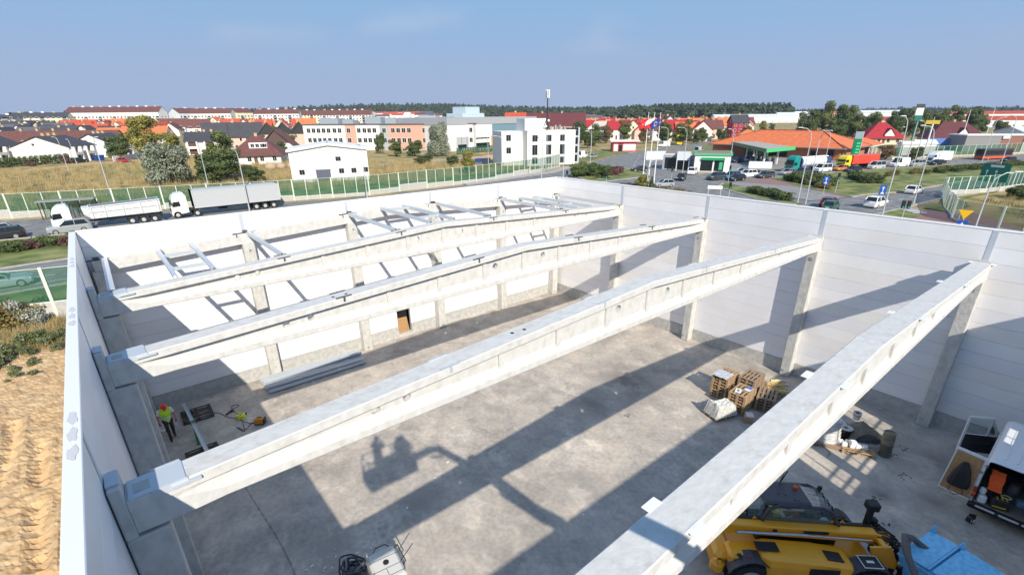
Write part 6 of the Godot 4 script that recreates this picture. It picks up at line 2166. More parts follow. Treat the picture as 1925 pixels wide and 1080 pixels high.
func furniture():
	# lamps: [x, z, height, arm, turn, label]
	var proto := {}
	for q in [[2.8, -75.4, 11.0, 0.9, -1.2, "tall lamp post in front of the green noise barrier, above the tipper lorry"], [18.9, -59.6, 9.3, -0.7, 0.2, "lamp post with a round white head at the end of the container trailer"], [37.7, -57.9, 9.2, -0.8, 0.3, "thin lamp post in front of the white warehouse"], [-3.3, -163.5, 9.0, 0.9, 2.4, "lamp post in front of the white gabled house"], [-1.2, -176.5, 8.0, 0.8, 2.0, "lamp post by the corner of the white gabled house"], [19.3, -93.8, 8.0, 0.2, 0.4, "bare leaning lamp post between the silvery bush and the green bush"],
		[75.5, -72.4, 9.6, 1.8, 2.3, "lamp post with a curved arm left of the white office block"], [78.3, -70.2, 9.0, 1.6, 2.4, "second lamp post with a curved arm left of the white office block"], [81.6, -60.2, 9.6, 2.2, -0.45, "lamp post with a long curved arm in front of the white office block"], [86.7, -58.2, 10.0, 1.2, -0.3, "straight lamp post at the right part of the white office block"],
		[88.3, -6.4, 11.4, -2.2, -0.75, "tall lamp post with a curved arm, left of the pair by the dark red car"], [88.6, -5.3, 11.0, -1.8, 1.2, "tall lamp post, right of the pair by the dark red car"], [86.2, 5.9, 13.0, -1.2, -0.7, "very tall lamp post beside the small grass corner of the near road"], [100.4, 6.1, 11.6, -2.4, -0.7, "tall lamp post with a curved arm behind the white crossovers"], [137.8, -21.0, 9.6, 1.5, 2.3, "lamp post in front of the teal lorry"], [177.5, 5.2, 12.5, -2.0, -0.7, "lamp post on the island left of the bus"], [184.0, 0.6, 12.0, -2.0, 2.2, "lamp post at the far kerb of the island, near the box lorry"], [160.0, -8.5, 11.5, -1.8, -0.6, "lamp post on the island below the silver van"], [114.0, -44.0, 10.5, 2.0, 2.6, "lamp post with an arm at the junction, left of the filling station shop"], [124.0, -37.5, 10.0, -1.6, -0.6, "lamp post beside the white hoarding of the filling station"], [130.0, -60.0, 10.0, 1.6, 2.4, "lamp post beside the small street behind the flagpoles"], [102.0, -80.0, 9.5, 1.4, 2.6, "lamp post at the corner behind the white office block"], [118.0, -78.0, 9.0, 1.4, 2.6, "lamp post on the verge by the kiosk, nearer one"], [136.0, -94.0, 9.0, 1.4, 2.6, "lamp post on the verge by the kiosk, farther one"], [70.5, 18.0, 8.0, -2.2, 2.2, "curved silver lamp arm at the right edge, just above the wall"], [83.0, -32.0, 5.6, 2.2, -0.2, "short curved lamp in front of the black hatchback at the junction"]]:
		var key := "%.1f %.1f" % [q[2], q[3]]
		if not proto.has(key): proto[key] = lamp_mesh(q[2], q[3])
		var t := thing("street_lamp", q[5], "street lamp", V(q[0], G, q[1]), q[4])
		obj("pole", proto[key][0], M.galv_post, t)
		obj("lamp_head", proto[key][1], mat(0.6, 0.61, 0.62, 0.35), t)
	# flagpoles
	var cols := [mat(0.55, 0.015, 0.02, 0.7), M.white, mat(0.015, 0.04, 0.28, 0.7)]
	for k in 3:
		var t := thing("flagpole", "white flagpole with a %s flag, %s of three" % [["red", "white over red", "dark blue starred"][k], ["left", "middle", "right"][k]], "flagpole", V(85.7 + k * 0.8, G, -35.0 + k * 0.78), 0)
		var b := B.new()
		b.tube([V(0, 0, 0), V(0, 6, 0), V(0, 13.6, 0)], [0.13, 0.1, 0.05], 8)
		b.ball(V(0, 13.65, 0), V(0.09, 0.09, 0.09), 5, 8)
		obj("pole", b, M.white, t)
		for half in 2:
			b = B.new()
			var rows := []
			for j in 7:
				var row := []
				for i in 10:
					var u := i / 9.0 * 1.75
					var y := 12.9 - (j / 6.0 * 0.5 + half * 0.5) * 1.5 - u * 0.42 - 0.05 * sin(u * 4.0)
					row.append(V(-0.06 - u * 0.78, y, -u * 0.5 + 0.1 * sin(u * 5.0 + j * 0.4)))
				rows.append(row)
			for j in 6:
				for i in 9: b.quad(rows[j][i + 1], rows[j][i], rows[j + 1][i], rows[j + 1][i + 1])
			obj("flag", b, cols[k] if k != 1 or half == 0 else cols[0], t)
		if k != 1:
			b = B.new()
			for n in (12 if k == 2 else 3):
				var a := TAU * n / 12
				var u := 0.85 + cos(a) * 0.36 if k == 2 else 0.6 + 0.25 * n
				var y := 12.9 - 0.78 + (sin(a) * 0.36 if k == 2 else 0.0) - u * 0.42 - 0.05 * sin(u * 4.0)
				for s in [-1, 1]: b.box(V(-0.06 - u * 0.78, y, -u * 0.5 + 0.1 * sin(u * 5.0 + 1.2) + s * 0.035), V(0.1, 0.1, 0.02) if k == 2 else V(0.14, 0.2, 0.02), Basis(Vector3.UP, -0.57) * Basis(Vector3.BACK, 0.78 if k == 2 else 0.0))
			obj("emblem", b, mat(0.75, 0.62, 0.05, 0.6) if k == 2 else mat(0.72, 0.5, 0.45, 0.6), t)
	# blue direction signs, give way sign, big green sign
	var blue := mat(0.015, 0.09, 0.45, 0.4)
	var k := 0
	for q in [[101.4, -7.4, 3.1, "blue sign with a white arrow by the red cycle path"], [90.5, 4.1, 3.6, "blue sign with a white arrow beside the white crossover"]]:
		var t := pole_sign(q[3], V(q[0], G, q[1]), -1.15, q[2], Vector2(0.85, 1.35), blue)
		var b := B.new()
		b.bx(-0.06, 0.06, q[2] - 0.75, q[2] - 0.3, 0.042, 0.05)
		b.prism(P2([-0.2, q[2] - 0.38, 0.2, q[2] - 0.38, 0.0, q[2] - 0.14]), 0.042, 0.05)
		b.prism(P2([-0.25, q[2] - 1.2, 0.25, q[2] - 1.2, 0.0, q[2] - 0.82]), 0.042, 0.05)
		obj("arrow", b, M.white, t)
		k += 1
	var t := thing("road_sign", "yellow upside down triangle sign above a blue pedestrian sign, in front of the corner barrier", "sign", V(74.6, G, 16.3), -1.4)
	var b := B.new()
	b.tube([V(0, 0, -0.05), V(0, 3.4, -0.05)], 0.05, 6)
	obj("post", b, M.galv_post, t)
	b = B.new()
	b.prism(P2([-0.62, 3.5, 0.62, 3.5, 0, 2.5]), 0.0, 0.03)
	obj("triangle", b, mat(0.85, 0.50, 0.01, 0.4), t)
	b = B.new()
	b.bx(-0.45, 0.45, 1.45, 2.38, 0.0, 0.03)
	obj("square", b, blue, t)
	b = B.new()
	b.prism(P2([-0.32, 1.58, 0.32, 1.58, 0, 2.2]), 0.032, 0.04)
	obj("pictogram", b, M.white, t)
	t = thing("direction_sign", "big green road direction sign seen from the side of the curved barrier", "sign", V(127.5, G, 10.9), -1.9)
	b = B.new()
	for x in [-1.5, 1.5]: b.tube([V(x, 0, -0.08), V(x, 4.6, -0.08)], 0.07, 6)
	obj("post", b, M.galv_post, t)
	b = B.new()
	b.box(V(0, 3.2, 0), V(4.3, 3.1, 0.06), Basis(), 0.02)
	obj("sign_board", b, mat(0.0, 0.17, 0.10, 0.4), t)
	b = B.new()
	b.bx(-0.9, 1.1, 4.15, 4.55, 0.032, 0.04)
	for x in [-1.2, 0.2]:
		b.bx(x - 0.06, x + 0.06, 1.9, 3.4, 0.032, 0.04)
		b.prism(P2([x - 0.22, 3.3, x + 0.22, 3.3, x, 3.75]), 0.032, 0.04)
	obj("legend", b, M.white, t)
	# white board on two posts, traffic lights
	t = thing("notice_board", "blank white board on two thin posts just over the right wall", "board", V(80.4, G, -16.6), -1.0)
	b = B.new()
	for x in [-0.95, 0.95]: b.tube([V(x, 0, 0), V(x, 2.5, 0)], 0.035, 6)
	obj("post", b, M.white, t)
	b = B.new()
	b.box(V(0, 2.25, 0.04), V(2.3, 0.55, 0.05), Basis(), 0.01)
	obj("board", b, M.white, t)
	k = 0
	var tl := ["traffic light with a lit green lamp right of the white board", "black traffic light left of the flagpoles, over the wall", "black traffic light close to the corner of the hall, by the conifer bushes", "pair of black traffic lights by the zebra crossing", "black traffic light right of the flagpoles", "black traffic light on the near side of the queue of cars", "black traffic light by the blue sign on the island"]
	for q in [[81.1, -14.4, 3.0, 1], [78.0, -37.8, 3.0, 1], [76.0, -46.5, 2.9, 1], [80.0, 9.6, 3.0, 2], [92.6, -33.0, 3.4, 1], [104.5, -27.0, 3.3, 1], [104.0, -6.4, 3.4, 1]]:
		t = thing("traffic_light", tl[k], "traffic light", V(q[0], G, q[1]), -1.0)
		b = B.new()
		b.tube([V(0, 0, 0), V(0, q[2], 0)], 0.05, 6)
		obj("post", b, M.galv_post, t)
		for n in q[3]:
			b = B.new()
			b.box(V((n - (q[3] - 1) * 0.5) * 0.6, q[2] - 0.3, 0.1), V(0.38, 1.0, 0.28), Basis(), 0.04)
			obj("signal_head", b, M.black, t)
			b = B.new()
			b.tube([V((n - (q[3] - 1) * 0.5) * 0.6, q[2] - 0.62, 0.24), V((n - (q[3] - 1) * 0.5) * 0.6, q[2] - 0.62, 0.27)], 0.11, 10)
			obj("signal_lens", b, mat(0.02, 0.35, 0.25, 0.3), t)
		k += 1
	# bus shelter
	t = thing("bus_shelter", "dark bus shelter half hidden behind the cab of the tipper lorry", "bus shelter", V(-2.6, G, -72.6), -0.2)
	b = B.new()
	b.bx(-3.4, 3.4, 2.5, 2.65, -1.0, 1.0)
	obj("roof", b, mat(0.25, 0.26, 0.24, 0.6), t)
	b = B.new()
	for x in [-3.2, -1.1, 1.1, 3.2]:
		for z in [-0.85, 0.6]: b.bx(x - 0.05, x + 0.05, 0, 2.5, z - 0.05, z + 0.05)
	obj("post", b, M.dark, t)
	b = B.new()
	b.bx(-3.2, 3.2, 0.3, 2.4, -0.86, -0.84)
	obj("pane", b, M.pane, t)
	# filling station shop
	t = thing("filling_station_shop", "white filling station shop with green bands and a grey side wing", "shop", V(118.1, G, -43.6), -1.064)
	b = B.new()
	b.bx(0, 8.3, 0, 4.2, -11, 0)
	obj("wall", b, M.white, t)
	b = B.new()
	b.bx(-8.0, -0.01, 0, 3.9, -12, -4.5)
	obj("side_wing", b, M.white, t)
	b = B.new()
	b.bx(-8.05, -0.02, 0, 3.7, -4.5, -4.44)
	b.bx(-0.05, 0.0, 0.2, 3.8, -4.4, -0.1)
	obj("grey_cladding", b, mat(0.3, 0.34, 0.4, 0.4), t)
	b = B.new()
	b.bx(-0.3, 8.6, 4.0, 4.5, -11.2, 0.3)
	obj("fascia", b, mat(0.10, 0.42, 0.20, 0.45), t)
	b = B.new()
	b.bx(1.6, 7.0, 2.9, 3.5, 0.003, 0.5)
	obj("awning", b, mat(0.01, 0.30, 0.12, 0.45), t)
	b = B.new()
	b.bx(1.5, 4.3, 0.35, 2.85, 0.003, 0.04)
	obj("window", b, M.glass, t)
	b = B.new()
	b.bx(4.7, 6.9, 0.35, 2.85, 0.003, 0.04)
	obj("window", b, M.glass, t)
	b = B.new()
	b.bx(-7.5, -4.6, 0.3, 3.0, -4.44, -4.40)
	obj("window", b, M.glass, t)
	b = B.new()
	b.bx(5.8, 6.6, 0.7, 2.5, 0.042, 0.06)
	obj("poster", b, mat(0.05, 0.4, 0.2, 0.5), t)
	b = B.new()
	b.bx(-4.4, -1.2, 2.6, 4.6, -4.4, -1.6)
	b.bx(-4.4, -4.2, 0, 2.6, -1.8, -1.6)
	b.bx(-1.4, -1.2, 0, 2.6, -1.8, -1.6)
	obj("entrance_porch", b, mat(0.62, 0.64, 0.68, 0.4), t)
	b = B.new()
	b.bx(-4.2, -1.4, 0.2, 2.5, -4.3, -4.0)
	obj("door", b, M.glass, t)
	b = B.new()
	b.bx(0.3, 8.0, 4.5, 4.56, -10.8, -0.2)
	b.bx(-7.6, 0, 3.9, 4.3, -11.6, -5)
	obj("roof", b, mat(0.24, 0.19, 0.15, 0.9), t)
	t = thing("hoarding", "white panel fence left of the filling station shop", "hoarding", V(138.5, G, -73.0), -0.75)
	b = B.new()
	b.bx(0, 6, 0.1, 2.6, -0.05, 0.05)
	obj("panel", b, M.white, t)
	b = B.new()
	b.bx(0, 6, 2.6, 2.85, -0.08, 0.08)
	for n in 3: b.bx(n * 2.2, n * 2.2 + 0.1, 0, 2.6, 0.05, 0.1)
	obj("frame", b, mat(0.3, 0.31, 0.32, 0.6), t)
	# canopy with pumps
	t = thing("filling_station_canopy", "filling station canopy with a green edge and pumps under it", "canopy", V(139.8, G, -36.2), 0)
	var cpts := [Vector2(0, 0), Vector2(16, 0.6), Vector2(44, -27), Vector2(28, -24.5)]
	b = B.new()
	b.slab(PackedVector2Array(cpts), 4.0, 4.6)
	obj("canopy_roof", b, mat(0.4, 0.36, 0.31, 0.8), t)
	for e in [[0, 1, mat(0.08, 0.5, 0.18, 0.4)], [3, 0, mat(0.01, 0.16, 0.08, 0.4)]]:
		var p: Vector2 = cpts[e[0]]
		var q: Vector2 = cpts[e[1]]
		var d := q - p
		b = B.new()
		b.box(V(d.length() * 0.5, 4.35, 0), V(d.length() + 0.1, 0.95, 0.14))
		var o := obj("fascia", b, e[2], t)
		o.position = V(p.x, 0, p.y)
		o.rotation.y = atan2(-d.y, d.x)
	b = B.new()
	for p in [Vector2(5, -2.5), Vector2(13, -2.5), Vector2(16, -10), Vector2(23, -10), Vector2(26, -18), Vector2(33, -19)]: b.bx(p.x - 0.2, p.x + 0.2, 0, 4, p.y - 0.2, p.y + 0.2)
	obj("column", b, M.white, t)
	for p in [Vector2(7, -2.5), Vector2(10.5, -2.5), Vector2(18, -10), Vector2(21, -10), Vector2(28, -18), Vector2(30.5, -18.5)]:
		b = B.new()
		b.box(V(0, 0.95, 0), V(0.9, 1.7, 0.6), Basis(), 0.05)
		var o := obj("fuel_pump", b, mat(0.03, 0.04, 0.08, 0.4), t)
		o.position = V(p.x, 0.05, p.y)
		b = B.new()
		b.box(V(0, 2.2, 0), V(1.3, 0.5, 0.5), Basis(), 0.04)
		var s := obj("pump_sign", b, mat(0.12, 0.48, 0.05, 0.4), t)
		s.position = V(p.x, 0.05, p.y)
	t = thing("hoarding", "white box shaped hoarding beside the road in front of the fuel pumps", "hoarding", V(139.2, G, -36.9), -1.1)
	b = B.new()
	b.box(V(0, 0.8, 0), V(5.6, 1.6, 2.0), Basis(), 0.03)
	obj("panel", b, M.white, t)
	t = thing("price_sign", "tall green price sign of the filling station above the yellow lorry", "sign", V(176.5, G, -27.0), -1.12)
	b = B.new()
	b.box(V(0, 3.4, 0), V(2.0, 6.8, 0.5), Basis(), 0.05)
	obj("pylon", b, mat(0.0, 0.20, 0.09, 0.4), t)
	b = B.new()
	b.box(V(0, 7.3, 0), V(2.0, 2.0, 0.52), Basis(), 0.05)
	obj("emblem_panel", b, mat(0.30, 0.37, 0.40, 0.35), t)
	b = B.new()
	b.box(V(1.02, 4.2, 0), V(0.1, 8.3, 0.56))
	obj("edge_strip", b, mat(0.55, 0.62, 0.5, 0.5), t)
	for n in 5:
		b = B.new()
		b.bx(-0.1, 0.75, 1.5 + n * 0.85, 1.95 + n * 0.85, 0.252, 0.27)
		obj("price_panel", b, mat(0.08, 0.6, 0.25, 0.4), t)
	t = thing("pylon_sign", "tall plain yellow advertising pylon in front of the trees behind the filling station", "sign", V(225, G, -117), -0.75)
	b = B.new()
	b.box(V(0, 4.6, 0), V(3.2, 6.2, 0.8), Basis(), 0.05)
	b.box(V(0, 0.8, 0), V(2.4, 1.6, 0.6))
	obj("pylon", b, mat(0.85, 0.60, 0.0, 0.4), t)
	b = B.new()
	b.bx(-1.0, 1.0, 5.6, 6.4, 0.402, 0.41)
	b.bx(-1.0, 1.0, 4.0, 4.2, 0.402, 0.41)
	obj("print", b, mat(0.65, 0.42, 0.0, 0.5), t)
	t = thing("kiosk", "small red and white kiosk with a flat overhanging roof by the side street", "kiosk", V(166.5, G, -104.5), -0.72)
	b = B.new()
	b.bx(-4.5, 4.5, 0, 3.6, -3, 3)
	obj("wall", b, mat(0.55, 0.07, 0.10, 0.5), t)
	b = B.new()
	b.bx(-5.6, 5.6, 3.6, 4.1, -3.8, 3.8)
	obj("roof", b, M.white, t)
	b = B.new()
	b.bx(-5.62, 5.62, 3.4, 3.7, 3.81, 3.9)
	obj("red_edge", b, mat(0.6, 0.02, 0.03, 0.5), t)
	b = B.new()
	b.bx(-0.6, 4.3, 0.4, 2.9, 3.003, 3.05)
	b.bx(-4.2, -2.6, 0.2, 2.9, 3.003, 3.05)
	obj("poster", b, mat(0.75, 0.6, 0.62, 0.5), t)
	b = B.new()
	b.bx(-2.3, -0.9, 0.1, 2.5, 3.003, 3.04)
	obj("door", b, M.glass, t)
	# tall masts and small signs in the distance on the right
	t = thing("pylon_sign", "tall green and white advertising pylon above the trees at the right", "sign", V(330, G, -50), -0.95)
	b = B.new()
	b.box(V(0, 10.5, 0), V(3.2, 2.6, 0.8))
	b.tube([V(0, 0, 0), V(0, 9.4, 0)], 0.4, 8)
	obj("pylon", b, mat(0.0, 0.15, 0.12, 0.5), t)
	b = B.new()
	b.box(V(-0.2, 13.4, 0.05), V(3.2, 3.4, 0.9))
	obj("white_panel", b, M.white, t)
	b = B.new()
	b.box(V(-0.2, 16.0, 0), V(3.4, 1.8, 0.8))
	obj("dark_panel", b, mat(0.04, 0.05, 0.06, 0.5), t)
	t = thing("hoarding", "small yellow sign on a thick pale post behind the far barrier", "sign", V(209.0, G, -17.5), -1.1)
	b = B.new()
	b.tube([V(0, 0, 0), V(0, 9.8, 0)], 0.24, 8)
	obj("post", b, M.white, t)
	b = B.new()
	b.box(V(-0.2, 10.4, 0.1), V(3.6, 1.1, 0.3))
	obj("sign_board", b, mat(0.55, 0.40, 0.02, 0.5), t)
	k = 0
	for q in [[270, -20, 14, "tall white pole at the right, nearer the grey building"], [330, -22, 15, "tall white pole at the right, further from the grey building"], [196.0, -14.8, 12, "thin lamp mast on the verge by the far noise barrier, left"], [188.5, -16.8, 11, "thin lamp mast by the far noise barrier, beside the orange roof"]]:
		b = B.new()
		b.tube([V(0, 0, 0), V(0, q[2], 0)], [0.16, 0.08], 8)
		var o := obj("mast", b, M.white if k < 2 else M.galv_post)
		tag(o, q[3], "mast")
		o.position = V(q[0], G, q[1])
		k += 1
	# guard rail along the far pavement on the right
	t = thing("guard_rail", "low pale guard rail along the foot of the far noise barrier on the right", "guard rail")
	b = B.new()
	var prev := V(193, G, -19.0)
	for q in [[198.5, -15.2], [207.6, -11.4], [222.5, -4.5], [234.6, -0.5], [262, 11]]:
		var p := V(q[0], G, q[1])
		b.tube([prev + V(0, 0.55, 0), p + V(0, 0.55, 0)], 0.16, 6)
		var n := int(prev.distance_to(p) / 1.8)
		for i in n: b.box(prev.lerp(p, i / float(n)) + V(0, 0.28, 0), V(0.3, 0.56, 0.2))
		prev = p
	obj("rail", b, mat(0.42, 0.36, 0.32, 0.6), t)
	# skips and bins behind the office block, rocks, garden things
	k = 0
	for q in [[92.0, -99.0, 1.6, mat(0.012, 0.09, 0.30, 0.5), "blue waste container left of the white office block"], [94.2, -98.4, 1.6, mat(0.05, 0.07, 0.12, 0.5), "dark waste container left of the white office block"], [5.0, -205, 1.8, mat(0.02, 0.07, 0.3, 0.5), "dark blue waste container by the white gabled houses"], [10.5, -212, 2.2, mat(0.75, 0.42, 0.01, 0.5), "yellow skip parked by the white gabled houses"]]:
		t = thing("waste_container", q[4], "container", V(q[0], G, q[1]), 0.5)
		b = B.new()
		b.hexa([V(-1.1, 0, 0.7), V(1.1, 0, 0.7), V(1.1, 0, -0.7), V(-1.1, 0, -0.7), V(-1.4, q[2], 0.85), V(1.4, q[2], 0.85), V(1.4, q[2], -0.85), V(-1.4, q[2], -0.85)])
		obj("tub", b, q[3], t)
		b = B.new()
		b.box(V(0, q[2], 0), V(2.9, 0.12, 1.8), Basis(), 0.03)
		obj("rim", b, q[3], t)
		k += 1
	b = B.new()
	b.bx(0, 18, 0, 1.7, -0.1, 0.1)
	var w := obj("garden_wall", b, M.white)
	tag(w, "low white garden wall left of the silvery bush, behind the red car", "wall")
	w.position = V(8.5, G, -198)
	w.rotation.y = 0.9
	b = B.new()
	b.bx(0, 40, 0, 1.2, -0.15, 0.15)
	w = obj("garden_wall", b, mat(0.5, 0.33, 0.24, 0.9))
	tag(w, "low reddish wall between the meadow and the street by the school", "wall")
	w.position = V(93, G, -108)
	w.rotation.y = 0.35
	for n in 3:
		b = B.new()
		b.ball(Vector3.ZERO, V(1.6, 1.1, 1.3), 6, 9)
		w = obj("boulder", b, mat(0.45, 0.32, 0.22, 0.9))
		tag(w, "large pale brown boulder in front of the brown roofed house", "boulder", "boulders by the brown roofed house")
		w.position = V(40.5 + n * 2.7, G + 0.7, -127 + n * 0.6)
		w.rotation.y = n
	# green mesh sports fence
	t = thing("sports_fence", "tall green mesh fence with posts in front of the school hall", "fence", V(108, G, -135), 0.3)
	b = B.new()
	for n in 15: b.tube([V(n * 3.2, 0, 0), V(n * 3.2, 6.0, 0)], 0.06, 5)
	obj("post", b, mat(0.02, 0.08, 0.06, 0.6), t)
	b = B.new()
	for n in 46: b.bx(n, n + 0.7, 0.2, 2.4, -0.02, 0.02)
	obj("mesh_panel", b, mat(0.015, 0.09, 0.05, 0.7), t)

# ---------- plants ----------
func crown(seed_: int, blobs: Array, n: int, size: float, cols: Array) -> ArrayMesh:
	var r := RandomNumberGenerator.new()
	r.seed = seed_
	var b := B.new()
	b.tint = true
	var wsum := 0.0
	for q in blobs: wsum += pow((q[1] as Vector3).x * (q[1] as Vector3).z, 0.8)
	for q in blobs:
		var c: Vector3 = q[0]
		var s: Vector3 = q[1]
		var m := int(n * pow(s.x * s.z, 0.8) / wsum)
		var tone := r.randf()
		for i in m:
			var d := V(r.randfn(), r.randfn() * 0.9 + 0.12, r.randfn()).normalized()
			var p := c + d * s * pow(r.randf(), 0.3)
			var nn := (d + V(r.randfn(), r.randfn(), r.randfn()) * 0.45).normalized()
			var x := nn.cross(V(r.randfn(), r.randfn(), r.randfn())).normalized()
			var y := nn.cross(x)
			var z := size * r.randf_range(0.6, 1.3)
			var k := clampf(tone * 0.5 + r.randf() * 0.6, 0, 1)
			b.col = (cols[0] as Color).lerp(cols[1], k) if r.randf() < 0.86 or cols.size() < 3 else cols[2]
			var a := p - x * z - y * z * 0.4
			var e := p + x * z - y * z * 0.4
			var f := p + y * z
			b.trin(a, e, f, nn, nn, nn)
			if i % 2 == 0: b.trin(a, p - y * z * 1.3, e, nn, nn, nn)
	return b.mesh()

func cloud(seed_: int, n: int, w: float, h: float, y0: float, size: float) -> Array:
	var r := RandomNumberGenerator.new()
	r.seed = seed_
	var o := [[V(0, y0 + h * 0.5, 0), V(w * 0.62, h * 0.42, w * 0.62)]]
	for i in n:
		var a := r.randf() * TAU
		var f := r.randf()
		var rr := w * (0.35 + 0.45 * r.randf()) * (1.0 - 0.55 * absf(f - 0.4))
		var s := size * r.randf_range(0.7, 1.3)
		o.append([V(cos(a) * rr, y0 + h * (0.06 + 0.9 * f), sin(a) * rr), V(s, s * 0.8, s)])
	return o

func trunk(h: float, r: float, sp: float, seed_: int) -> ArrayMesh:
	var g := RandomNumberGenerator.new()
	g.seed = seed_
	var b := B.new()
	b.tube([V(0, -0.2, 0), V(0, h * 0.3, 0.02 * h), V(0.02 * h, h * 0.75, 0)], [r * 1.2, r, r * 0.45], 8)
	for i in 6:
		var a := g.randf() * TAU
		var y := h * g.randf_range(0.3, 0.65)
		b.tube([V(0.01 * h, y, 0), V(cos(a) * sp * 0.45, y + h * 0.14, sin(a) * sp * 0.45), V(cos(a) * sp * 0.8, y + h * 0.3, sin(a) * sp * 0.8)], [r * 0.5, r * 0.3, r * 0.1], 6)
	return b.mesh()

var kinds := {}
func tree(called: String, kind: String, label: String, cat: String, at: Vector3, s: Vector3, turn := 0.0, group := "") -> Node3D:
	var k: Array = kinds[kind]
	var t := thing(called, label, cat, at, turn, group)
	var c := obj("crown", k[0], M.leaf, t)
	c.scale = s
	if k[1]:
		var o := obj("trunk", k[1], M.trunk, t)
		o.scale = s
	return t

func scatter(called: String, label: String, cat: String, poly: PackedVector2Array, n: int, mesh: Mesh, m: Material, s0: float, s1: float, seed_: int, lift_ := 0.0):
	var r := RandomNumberGenerator.new()
	r.seed = seed_
	var lo := poly[0]
	var hi := poly[0]
	for p in poly:
		lo = lo.min(p)
		hi = hi.max(p)
	var mm := MultiMesh.new()
	mm.transform_format = MultiMesh.TRANSFORM_3D
	mm.mesh = mesh
	var tr := []
	while tr.size() < n:
		var p := Vector2(r.randf_range(lo.x, hi.x), r.randf_range(lo.y, hi.y))
		if not Geometry2D.is_point_in_polygon(p, poly): continue
		var s := r.randf_range(s0, s1)
		tr.append(Transform3D(Basis(Vector3.UP, r.randf() * TAU).scaled(V(s, s * r.randf_range(0.8, 1.25), s)), V(p.x, G + rise(p.x, p.y) + lift_, p.y)))
	mm.instance_count = n
	for i in n: mm.set_instance_transform(i, tr[i])
	var o := MultiMeshInstance3D.new()
	o.name = numbered(called)
	o.multimesh = mm
	o.material_override = m
	add_child(o)
	tag(o, label, cat)
	o.set_meta("kind", "stuff")

